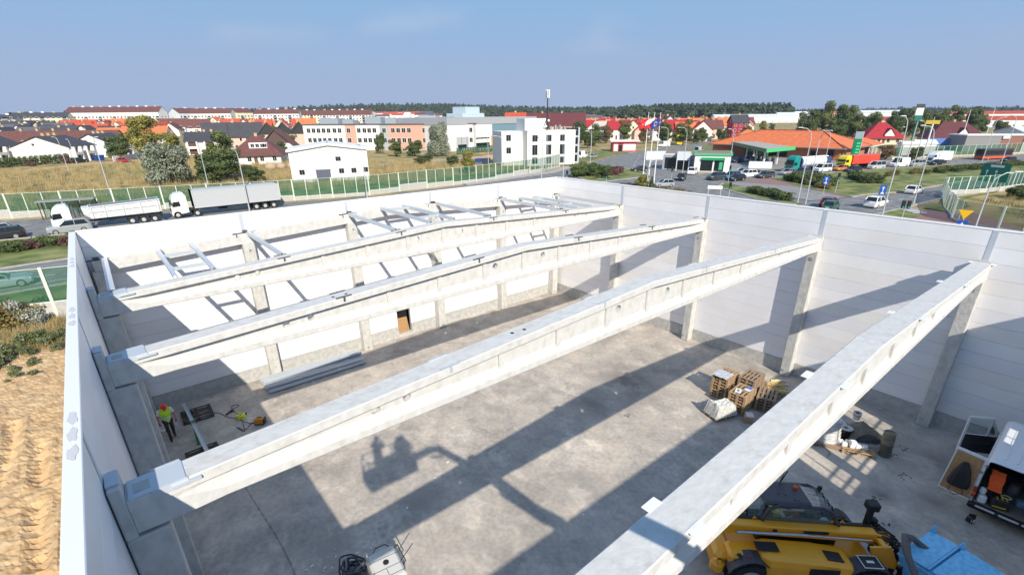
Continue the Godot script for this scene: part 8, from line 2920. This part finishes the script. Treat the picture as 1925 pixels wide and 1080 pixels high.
	for q in [[4, 14, 4.2, 4.7, 0], [4, 14, 0.4, 2.6, 0], [17.5, 29, 3.6, 4.2, 0], [17.5, 29, 0.4, 2.2, 0], [-5.6, -0.6, 0.3, 2.4, 0.2], [37, 41, 0.4, 2.6, 0]]:
		b = B.new()
		b.bx(q[0], q[1], q[2], q[3], q[4] + 0.003, q[4] + 0.06)
		obj("window", b, M.glass, t)
	b = B.new()
	for k in 10: b.bx(4.2 + k * 0.95, 4.8 + k * 0.95, 7.5, 7.78, 0.003, 0.03)
	obj("lettering", b, mat(0.5, 0.52, 0.54, 0.6), t)
	b = B.new()
	b.bx(8, 22, 12.8, 14.4, -20, -10)
	b.bx(11, 20, 14.4, 17, -19, -11)
	obj("roof_house", b, mat(0.45, 0.55, 0.6, 0.5), t)
	# office block with mast
	t = thing("office_block", "white three storey office block with square windows and an aerial mast on the roof", "office", V(98.6, G, -84.6), -0.25)
	t.rotation.y = -0.35
	b = B.new()
	b.bx(0, 15.0, 0, 9.2, -10, 0)
	b.bx(-6.5, -0.02, 0, 9.25, -12, -3.5)
	b.bx(0, 6.8, 9.2, 12.6, -9, -2)
	obj("wall", b, wall_w, t)
	b = B.new()
	b.bx(15.0, 16.4, 0, 9.9, -9, -0.6)
	obj("stair_glass", b, M.glass, t)
	b = B.new()
	for f in 4: b.bx(14.98, 16.5, 0.2 + f * 2.4, 0.7 + f * 2.4, -9.1, -0.5)
	b.bx(16.1, 16.6, 0, 10.1, -2.2, -0.45)
	obj("stair_frame", b, mat(0.45, 0.47, 0.52, 0.5), t)
	b = B.new()
	b.bx(-0.15, 15.2, 9.2, 9.5, -0.3, 0.1)
	b.bx(-0.15, 0.1, 9.2, 9.5, -10, 0.1)
	b.bx(14.9, 15.2, 9.2, 9.5, -10, 0.1)
	obj("parapet", b, wall_w, t)
	windows(t, [[2.3, 6.6], [6.6, 6.6], [10.9, 6.6], [2.3, 0.6], [6.6, 0.6], [10.9, 0.6]], "z+", 0.0, 1.5, 1.6, M.rim)
	windows(t, [[2.3, 3.0], [6.6, 3.0], [10.9, 3.0]], "z+", 0.0, 1.5, 2.6, M.rim)
	windows(t, [[-4.4, 6.8], [-4.4, 3.4]], "z+", -3.5, 1.3, 1.5, M.rim)
	b = B.new()
	b.tube([V(6.6, 9.2, -1.4), V(6.6, 17.5, -1.4), V(6.6, 20.0, -1.4)], [0.2, 0.16, 0.1], 8)
	b.tube([V(5.2, 9.2, -1.4), V(6.6, 13, -1.4)], 0.06, 5)
	b.tube([V(7.6, 9.2, -2.4), V(6.6, 13, -1.4)], 0.06, 5)
	obj("mast", b, M.dark, t)
	b = B.new()
	for k in 3: b.box(V(6.6 + cos(k * 2.1) * 0.4, 18.9, -1.4 + sin(k * 2.1) * 0.4), V(0.34, 2.2, 0.2), Basis(Vector3.UP, -k * 2.1), 0.04)
	b.ball(V(6.9, 12.0, -1.1), V(0.35, 0.35, 0.2), 6, 10)
	b.ball(V(6.2, 10.5, -1.1), V(0.3, 0.3, 0.2), 6, 10)
	obj("antenna", b, M.white, t)
	b = B.new()
	for k in 8: b.box(V(8.4 + k * 0.75, 9.75 + 0.2 * (k % 3), -3 - (k % 2) * 2), V(0.6, 0.6 + 0.3 * (k % 3), 0.6))
	for x in [7.6, 9.5, 11.4, 13.3, 14.8]: b.tube([V(x, 9.4, -0.3), V(x, 10.4, -0.3)], 0.03, 5)
	b.tube([V(7.6, 10.4, -0.3), V(14.8, 10.4, -0.3)], 0.03, 5)
	obj("roof_gear", b, mat(0.3, 0.26, 0.24, 0.7), t)
	# white gabled houses on the left
	var k := 0
	for q in [[-6.0, -213, 18.0, "white gabled terrace house with a plain gable wall behind the clipped hedge"], [8.0, -232, 14.0, "white gabled terrace house, second from the hedge, with dark timber balconies"], [-24.5, -231, 14.0, "white terrace house at the left edge, with dark window bays"], [41, -217, 13.0, "low white house with a dark roof behind the golden tree"]]:
		t = house("terrace_house", q[3], V(q[0], G, q[1]), -0.60 if k != 3 else -0.3, 13.0, q[2], 5.0, 8.2, wall_w, rf_dark, "", 0, 3, false, 2, 0.5)
		t.rotation.y += PI / 2 if k < 3 else 0.0
		k += 1
		var l := 6.5
		var d: float = q[2] * 0.5
		windows(t, [[-1.6, 5.4], [0.2, 1.6]], "x-", -l, 0.8, 0.7)
		b = B.new()
		for x in [-4.0, 2.0]:
			b.bx(x - 1.3, x + 1.3, 0.2, 4.6, d + 0.003, d + 0.06)
		obj("balcony_recess", b, M.brown, t)
		b = B.new()
		for x in [-5.6, -2.4, 0.3, 3.6]: b.bx(x - 0.25, x + 0.25, 0, 4.9, d + 0.003, d + 1.4)
		for x in [-4.0, 2.0]: b.bx(x - 1.4, x + 1.4, 2.3, 3.2, d + 1.2, d + 1.4)
		obj("balcony", b, wall_w, t)
		b = B.new()
		b.box(V(2.5, 6.9, d * 0.42), V(1.0, 0.06, 1.2), Basis(Vector3.RIGHT, 0.41))
		b.box(V(-2.0, 6.9, d * 0.42), V(1.0, 0.06, 1.2), Basis(Vector3.RIGHT, 0.41))
		obj("skylight", b, mat(0.5, 0.56, 0.64, 0.15), t)
	# brown hipped house with the long dormer, the half timbered gable, dark roofed row
	t = house("house", "house with a big brown hipped roof and a long white dormer window", V(45, G, -155), -0.42, 14.5, 13.5, 3.1, 7.9, wall_w, rf_brown, "", 4, 1, true, 1, 0.9)
	b = B.new()
	b.bx(-1.6, 3.6, 4.6, 6.2, 1.6, 5.0)
	obj("dormer", b, M.white, t)
	windows(t, [[-0.6, 4.9], [0.8, 4.9], [2.2, 4.9], [3.0, 4.9]], "z+", 5.0, 1.0, 1.0)
	t = house("house", "white house with a steep brown gable of dark boards beside the white warehouse", V(57.5, G, -176), -0.42 + PI / 2, 12, 12.5, 3.6, 9.4, wall_w, rf_brown, "", 2, 0, false, 1, 0.8)
	b = B.new()
	b.t = Transform3D(Basis(Vector3.UP, PI / 2), Vector3.ZERO)
	b.prism(P2([-4.9, 5.0, 4.9, 5.0, 0, 9.0]), 6.003, 6.1)
	b.prism(P2([-4.9, 5.0, 4.9, 5.0, 0, 9.0]), -6.1, -6.003)
	obj("boarded_gable", b, mat(0.10, 0.065, 0.055, 0.8), t)
	k = 0
	for q in [[49, -239, 0], [56.5, -238, 1], [63, -235, 2], [69.5, -233, 3], [76, -232, 4], [83, -231, 5]]:
		t = house("row_house", "black roofed pinkish row house, %s" % ["left end of the row, with a dormer", "second from the left in the row", "third from the left, behind the tall loose tree", "with a black boarded gable, fourth in the row", "with a black boarded gable, fifth in the row", "right end of the row beside the school"][k], V(q[0], G, q[1]), -0.25 + (PI / 2 if k > 2 else 0.0), 9, 9.5, 6.0, 11.4, wall_p, rf_dark, "", 2, 1, false, 2, 0.6)
		if k > 2:
			b = B.new()
			b.t = Transform3D(Basis(Vector3.UP, PI / 2), Vector3.ZERO)
			b.prism(P2([-4.6, 6.2, 4.6, 6.2, 0, 11.1]), -4.62, -4.503)
			obj("boarded_gable", b, M.dark, t)
		k += 1
	# orange roofed hall by the filling station
	t = thing("restaurant_building", "long low brick building with a big orange hipped roof behind the filling station", "building", V(175.5, G, -30), 0)
	b = B.new()
	b.bx(0.8, 22, 0, 3.7, -42, -0.8)
	obj("wall", b, mat(0.42, 0.17, 0.08, 0.85), t)
	b = B.new()
	var A := [V(-0.6, 3.55, 0.6), V(23, 3.55, 0.6), V(23, 3.55, -43), V(-0.6, 3.55, -43)]
	var R := [V(11, 8.0, -10.5), V(11, 8.0, -30)]
	b.quad(A[3], A[0], R[0], R[1])
	b.quad(A[1], A[2], R[1], R[0])
	b.tri(A[0], A[1], R[0])
	b.tri(A[2], A[3], R[1])
	b.quad(A[3], A[2], A[1], A[0])
	obj("roof", b, rf_orange, t)
	b = B.new()
	b.bx(-0.85, -0.6, 3.25, 3.57, -43, 0.85)
	b.bx(-0.6, 23, 3.25, 3.57, 0.6, 0.85)
	obj("gutter", b, mat(0.16, 0.16, 0.18, 0.6), t)
	b = B.new()
	for e in [[A[0], R[0]], [A[1], R[0]], [R[0], R[1]], [A[3], R[1]]]: b.tube([e[0] + V(0, 0.1, 0), e[1] + V(0, 0.1, 0)], 0.14, 6)
	obj("ridge", b, mat(0.30, 0.09, 0.04, 0.8), t)
	b = B.new()
	b.bx(0.72, 0.797, 0.1, 3.0, -4.5, -2.5)
	b.bx(0.74, 0.797, 1.2, 2.6, -9, -7)
	b.bx(0.74, 0.797, 0.3, 2.6, -30, -16)
	b.bx(4, 6, 1.2, 2.6, -0.797, -0.74)
	obj("window", b, M.glass, t)
	t = thing("restaurant_wing", "lower wing with an orange roof and open porch right of the big orange roof", "building", V(198, G, -30), 0.08)
	b = B.new()
	b.bx(0, 18, 0, 3.1, -10, -3)
	obj("wall", b, mat(0.12, 0.05, 0.04, 0.85), t)
	b = B.new()
	b.quad(V(-1, 3.3, 0.6), V(20, 3.3, 0.6), V(15.5, 5.3, -5), V(-3, 5.3, -5))
	b.quad(V(20, 3.3, -10.6), V(-1, 3.3, -10.6), V(-3, 5.3, -5), V(15.5, 5.3, -5))
	b.tri(V(20, 3.3, 0.6), V(20, 3.3, -10.6), V(15.5, 5.3, -5))
	b.quad(V(-1, 3.3, -10.6), V(20, 3.3, -10.6), V(20, 3.3, 0.6), V(-1, 3.3, 0.6))
	obj("roof", b, rf_orange, t)
	b = B.new()
	for x in [1, 6, 11, 16, 19]: b.bx(x - 0.15, x + 0.15, 0, 3.1, -0.1, 0.2)
	b.bx(-1, 20, 3.0, 3.3, 0.5, 0.6)
	obj("porch_post", b, M.white, t)
	t = thing("restaurant_pavilion", "low pavilion with a yellow fascia and small orange roof beside the big orange roof", "building", V(238, G, -90), -0.9)
	b = B.new()
	b.bx(-3.6, 3.6, 1.6, 4.2, -0.2, 0.2)
	obj("yellow_fascia", b, mat(0.8, 0.55, 0.01, 0.5), t)
	b = B.new()
	b.bx(-3.4, 3.4, 0, 4.2, -6, -0.2)
	obj("wall", b, mat(0.42, 0.17, 0.08, 0.85), t)
	b = B.new()
	b.quad(V(-4.4, 4.2, 1), V(4.4, 4.2, 1), V(0.8, 6.4, -3), V(-0.8, 6.4, -3))
	b.quad(V(4.4, 4.2, -7), V(-4.4, 4.2, -7), V(-0.8, 6.4, -3), V(0.8, 6.4, -3))
	b.tri(V(4.4, 4.2, 1), V(4.4, 4.2, -7), V(0.8, 6.4, -3))
	b.tri(V(-4.4, 4.2, -7), V(-4.4, 4.2, 1), V(-0.8, 6.4, -3))
	b.quad(V(-4.4, 4.2, -7), V(4.4, 4.2, -7), V(4.4, 4.2, 1), V(-4.4, 4.2, 1))
	obj("roof", b, rf_orange, t)
	# two big villas on the right
	for q in [[284, -52, rf_crim, "villa with a big bright red hipped roof and a white gabled dormer"], [308, -31, rf_wine, "villa with a big wine red hipped roof behind the yellow sign"]]:
		t = house("villa_house", q[3], V(q[0], G, q[1]), -0.95, 14.5 if q[0] < 300 else 20, 13, 3.4, 9.0, wall_c, q[2], "", 4, 1, true, 1, 1.0)
		b = B.new()
		b.t = Transform3D(Basis(), V(1.6, 0, 0))
		b.prism(P2([-1.8, 3.5, 1.8, 3.5, 1.8, 4.4, 0, 6.6, -1.8, 4.4]), 2.0, 7.2)
		obj("dormer", b, wall_w, t)
		b = B.new()
		b.t = Transform3D(Basis(), V(1.6, 0, 0))
		b.quad(V(-2.1, 4.2, 7.6), V(0, 6.8, 7.6), V(0, 6.8, 2.0), V(-2.1, 4.2, 2.0))
		b.quad(V(0, 6.8, 7.6), V(2.1, 4.2, 7.6), V(2.1, 4.2, 2.0), V(0, 6.8, 2.0))
		obj("dormer_roof", b, q[2], t)
	# grey flat building and white halls at the right edge
	t = thing("workshop_building", "flat grey and brick workshop building behind the far noise barrier", "building", V(246, G, -14.5), -0.86)
	b = B.new()
	b.bx(0, 11, 0, 5.4, -10, 0)
	obj("wall", b, mat(0.24, 0.24, 0.25, 0.7), t)
	b = B.new()
	b.bx(-0.2, 30, 5.4, 5.75, -10.3, 0.3)
	obj("roof", b, M.white, t)
	b = B.new()
	b.bx(11, 30, 0, 5.4, -10, -0.05)
	obj("brick_wall", b, mat(0.27, 0.13, 0.10, 0.85), t)
	b = B.new()
	b.bx(18, 22, 0, 4.6, -0.05, 0.4)
	b.bx(11.2, 13.5, 4.4, 5.3, -0.05, 0.4)
	obj("white_gate", b, M.white, t)
	b = B.new()
	b.bx(24, 29, 1, 4.0, -0.05, 0.05)
	obj("window", b, M.glass, t)
	for q in [[330, 6, 46, 20, 5, 7, -0.95, "white low hall with a shallow roof at the right edge"], [226, -22, 6, 4, 3.4, 4.4, -0.9, "small white shed behind the far noise barrier"], [217, -24, 5, 4, 3.4, 4.2, -0.9, "pale blue roofed stall behind the far noise barrier"]]:
		house("hall_building", q[7], V(q[0], G, q[1]), q[6], q[2], q[3], q[4], q[5], M.white, mat(0.66, 0.68, 0.7, 0.6) if q[0] != 219 else mat(0.35, 0.45, 0.55, 0.6), "", 0, 0, false, 1, 0.3)
	b = B.new()
	b.bx(0, 8, 1.5, 4.2, -0.2, 0.2)
	var o := obj("banner", b, mat(0.10, 0.2, 0.5, 0.6))
	tag(o, "long blue and white banner between the wine red villa and the grey building", "banner")
	o.position = V(248, G, -26)
	o.rotation.y = -0.9
	# wine red roofed block right of the office, crimson house
	t = house("apartment_house", "pinkish long house with a dark wine red roof right of the office mast", V(196, G, -176), -0.72, 34, 13, 8.4, 14.2, wall_p, rf_wine, "", 8, 2, false, 3)
	t = house("apartment_house", "cream house with a red chimney tower behind the office block", V(176, G, -182), -0.72, 10, 10, 11, 14.5, wall_c, rf_red, "", 2, 1, false, 3)
	t = house("house", "crimson painted house standing taller than the red roofed row", V(300, G, -128), -0.75, 9, 10, 8.5, 12.5, mat(0.33, 0.012, 0.03, 0.7), rf_dark, "", 3, 1, false, 3)
	t = house("house", "pale blue grey house with a shallow gable left of the flags", V(252, G, -186), -0.9, 14, 15, 6.6, 9.4, mat(0.5, 0.53, 0.56, 0.8), mat(0.55, 0.5, 0.46, 0.8), "", 3, 0, false, 2)
	t = house("house", "grey white gabled house right of the blue flag", V(262, G, -150), -0.75 + PI / 2, 12, 13, 6.5, 12.4, mat(0.55, 0.57, 0.6, 0.8), rf_brown, "", 2, 1, false, 2)

func far_town():
	var r := RandomNumberGenerator.new()
	r.seed = 17
	var wall_w: Material = M.walls[0]
	var wall_y := mat(0.70, 0.66, 0.48, 0.8)
	var rb: Material = M.rf[3]
	var green := mat(0.30, 0.44, 0.36, 0.6)
	# apartment blocks on the skyline at the left
	for q in [[38, -646, 92, 15, 15.2, 20.2, -0.67, 26, wall_w, "longest white apartment block with green balconies on the skyline at the left"], [95, -634, 24, 16, 14.0, 18.8, 0.5, 6, mat(0.6, 0.63, 0.68, 0.8), "white and bluish gabled apartment block right of the long one"], [119, -617, 40, 15, 13.6, 18.4, -0.55, 12, wall_w, "apartment block with a dark red roof and green balconies, mid skyline"], [147, -622, 20, 15, 14.2, 18.6, 0.4, 5, wall_y, "pale yellow gabled apartment block between the two dark red roofs"], [178, -592, 46, 15, 12.8, 17.2, -0.5, 12, wall_w, "apartment block with a dark red roof, right of the pale yellow one"], [227, -634, 34, 15, 11.5, 16.8, -0.6, 9, wall_y, "lower apartment block with a brown roof left of the long brown one"], [262, -606, 62, 15, 12.0, 17.6, -0.62, 16, wall_w, "long cream apartment block with a brown roof above the school's left end"], [-20, -664, 44, 15, 10.8, 15.2, -0.35, 10, wall_y, "yellowish gabled apartment block with a dark roof at the left"], [-48, -600, 30, 15, 9.5, 13.0, -0.3, 7, mat(0.5, 0.5, 0.5, 0.8), "grey apartment block at the left edge of the picture"]]:
		block(q[9], V(q[0], G + rise(q[0], q[1]) - 0.5, q[1]), q[6], q[2], q[3], q[4], q[5], q[8], M.rf[4] if q[9].contains("yellowish") or q[9].contains("grey apart") else rb, green if q[9].contains("green") else M.rim, q[7], 4)
	# red roofed houses below them, one house of each colour then copies
	var pos := [[-0, -428], [9, -436], [19, -441], [28, -437], [37, -444], [13, -382], [22, -372], [28, -368], [46, -402], [56, -416], [64, -424], [74, -416], [84, -406], [91, -402], [99, -396], [108, -388], [126, -402], [138, -392], [151, -382], [6, -410], [17, -402], [30, -400], [42, -420], [68, -398], [88, -384], [104, -370], [118, -376], [132, -366], [146, -360], [160, -352], [52, -392], [34, -380], [3, -455], [24, -462], [45, -456], [66, -450], [88, -440], [110, -428]]
	var label := "white walled house with a bright red tiled roof in the estate below the apartment blocks"
	var proto := house("estate_house", label, V(pos[0][0], G + rise(pos[0][0], pos[0][1]), pos[0][1]), -0.5, 10.5, 9.5, 4.6, 9.2, wall_w, M.rf[0], "red roofed estate houses", 3, 1)
	var n := 0
	for q in pos:
		n += 1
		if n == 1: continue
		var c := copy(proto, V(q[0], G + rise(q[0], q[1]) + r.randf_range(-0.6, 0.4), q[1]), -0.45 + (PI / 2 if n % 2 else 0.0) + r.randf_range(-0.25, 0.25), label, "red roofed estate houses")
		if n % 3 == 1: repaint(c, "roof", M.rf[1])
		if n % 7 == 3: repaint(c, "roof", M.rf[3])
		c.scale = V(r.randf_range(0.95, 1.5), r.randf_range(0.9, 1.08), 1)
	label = "white walled house with a dark roof in the estate at the far left"
	n = 0
	for q in [[-34, -420], [-24, -412], [-15, -404], [-6, -390], [-31, -458], [-20, -450], [-10, -445], [-30, -376], [-20, -366], [-42, -400], [-45, -440], [-12, -372], [-2, -366], [-38, -350], [-26, -338], [-14, -336], [-46, -365], [-2, -405], [-16, -480], [-38, -486], [6, -352], [18, -346], [34, -350], [-50, -330], [-5, -330]]:
		n += 1
		var c: Node3D
		var at := V(q[0], G + rise(q[0], q[1]) + r.randf_range(-0.6, 0.3), q[1])
		if n == 1: proto = house("estate_house", label, at, -0.4, 11.5, 10, 4.4, 8.6, wall_w, M.rf[4], "dark roofed estate houses", 3, 1)
		else:
			c = copy(proto, at, -0.45 + (PI / 2 if n % 3 == 0 else 0.0) + r.randf_range(-0.25, 0.25), label, "dark roofed estate houses")
			if n % 4 == 0: repaint(c, "roof", M.rf[5])
			c.scale.x = r.randf_range(0.95, 1.4)
	proto.set_meta("base", "estate_house")
	# long brown roof behind the white gabled houses
	house("terrace_house", "long terrace with a brick red roof and cream chimneys behind the white gabled houses", V(-6, G + 0.6, -262), -0.5, 48, 10, 4.6, 8.4, wall_w, M.rf[3], "", 8, 5, false, 2)
	house("terrace_house", "orange roofed house with solar panels behind the white gabled houses", V(17, G + 0.8, -300), -0.5, 16, 10, 4.4, 8.4, wall_w, M.rf[1], "", 3, 1, false, 2)
	house("terrace_house", "wide orange roofed house in front of the chestnut tree's left side", V(30, G + 1.0, -312), -0.55, 22, 10, 4.4, 8.6, wall_w, M.rf[1], "", 4, 1, false, 2)
	var b := B.new()
	for i in 4:
		for j in 2: b.box(V(i * 1.15, 6.1 - j * 1.0, 2.7 + j * 1.3), V(1.08, 0.06, 1.5), Basis(Vector3.RIGHT, 0.67))
	obj("solar_panel", b, mat(0.02, 0.025, 0.06, 0.15), get_node("terrace_house_005"))
	# rows behind the side street
	label = "narrow row house with a steep red roof in the estate behind the filling station"
	n = 0
	for row in 9:
		for i in 13:
			var f := i / 12.0
			var a := lerpf(0.845, 1.10, f)
			var d := 318.0 + row * 27.0 - 26.0 * f * (1.0 if row < 2 else 0.4)
			if row == 0 and (i < 2 or i > 9): continue
			if row < 3 and i > 10: continue
			a += r.randf_range(-0.006, 0.006)
			var x := 1.0 + sin(a) * d
			var z := 26.6 - cos(a) * d
			var at := V(x, G + rise(x, z) + r.randf_range(-0.6, 0.6), z)
			var c: Node3D
			if n == 0:
				proto = house("row_house", label, at, -0.75, 9.5, 10, 5.4, 9.8, wall_w, M.rf[2], "row houses behind the filling station", 2, 1)
				proto.set_meta("base", "row_house")
			else:
				c = copy(proto, at, -0.72 + (PI / 2 if (row + i / 3) % 2 else 0.0) + r.randf_range(-0.12, 0.12), label, "row houses behind the filling station")
				repaint(c, "roof", [M.rf[2], M.rf[0], M.rf[2], M.rf[1], M.rf[3], M.rf[2], M.rf[1]][n % 7])
				repaint(c, "wall", M.walls[(n * 5) % 4])
				c.scale = V(r.randf_range(0.95, 1.4), r.randf_range(0.88, 1.05), 1.0)
			n += 1
	# big sheds and white roofs in the distance
	for q in [[760, -345, 110, 34, 8, 11, -0.9, "wide white roofed hall in the distance above the orange roof"], [815, -300, 70, 30, 9, 13, -0.9, "white hall with a stepped roof left of the tall trees"], [900, -225, 60, 30, 12, 15, -0.98, "white hall seen between the tall trees"], [640, -88, 150, 40, 6, 9, -1.1, "very long building with a brick red roof at the far right"], [900, -80, 160, 40, 10, 13, -1.1, "long row with white walls and red roofs at the far right horizon"]]:
		house("hall_building", q[7], V(q[0], G + rise(q[0], q[1]), q[1]), q[6], q[2], q[3], q[4], q[5], M.white, mat(0.7, 0.71, 0.72, 0.6) if q[7].contains("white hall") or q[7].contains("white roofed") else M.rf[0], "", 12, 0, false, 1)
	label = "tiny pale building far off on the hillside"
	n = 0
	for i in 54:
		var a := r.randf_range(0.42, 0.56) if i < 20 else (r.randf_range(0.5, 0.86) if i < 36 else r.randf_range(1.08, 1.3))
		var d := r.randf_range(1180, 1450) if i < 20 else (r.randf_range(640, 900) if i < 36 else r.randf_range(900, 1500))
		var x := 1.0 + sin(a) * d
		var z := 26.6 - cos(a) * d
		var at := V(x, G + rise(x, z), z)
		if i == 0:
			proto = house("distant_house", label, at, -0.5, 24, 14, 11, 15, wall_w, M.rf[3], "distant pale buildings", 0, 0)
			proto.set_meta("base", "distant_house")
		else:
			var c := copy(proto, at, -0.6 + r.randf_range(-0.4, 0.4), label, "distant pale buildings")
			c.scale = V(r.randf_range(0.6, 2.2), r.randf_range(0.55, 1.3) * (1.0 if i < 20 else 0.7), 1)
			repaint(c, "roof", [M.rf[3], M.white, M.rf[5], M.rf[0]][i % 4])
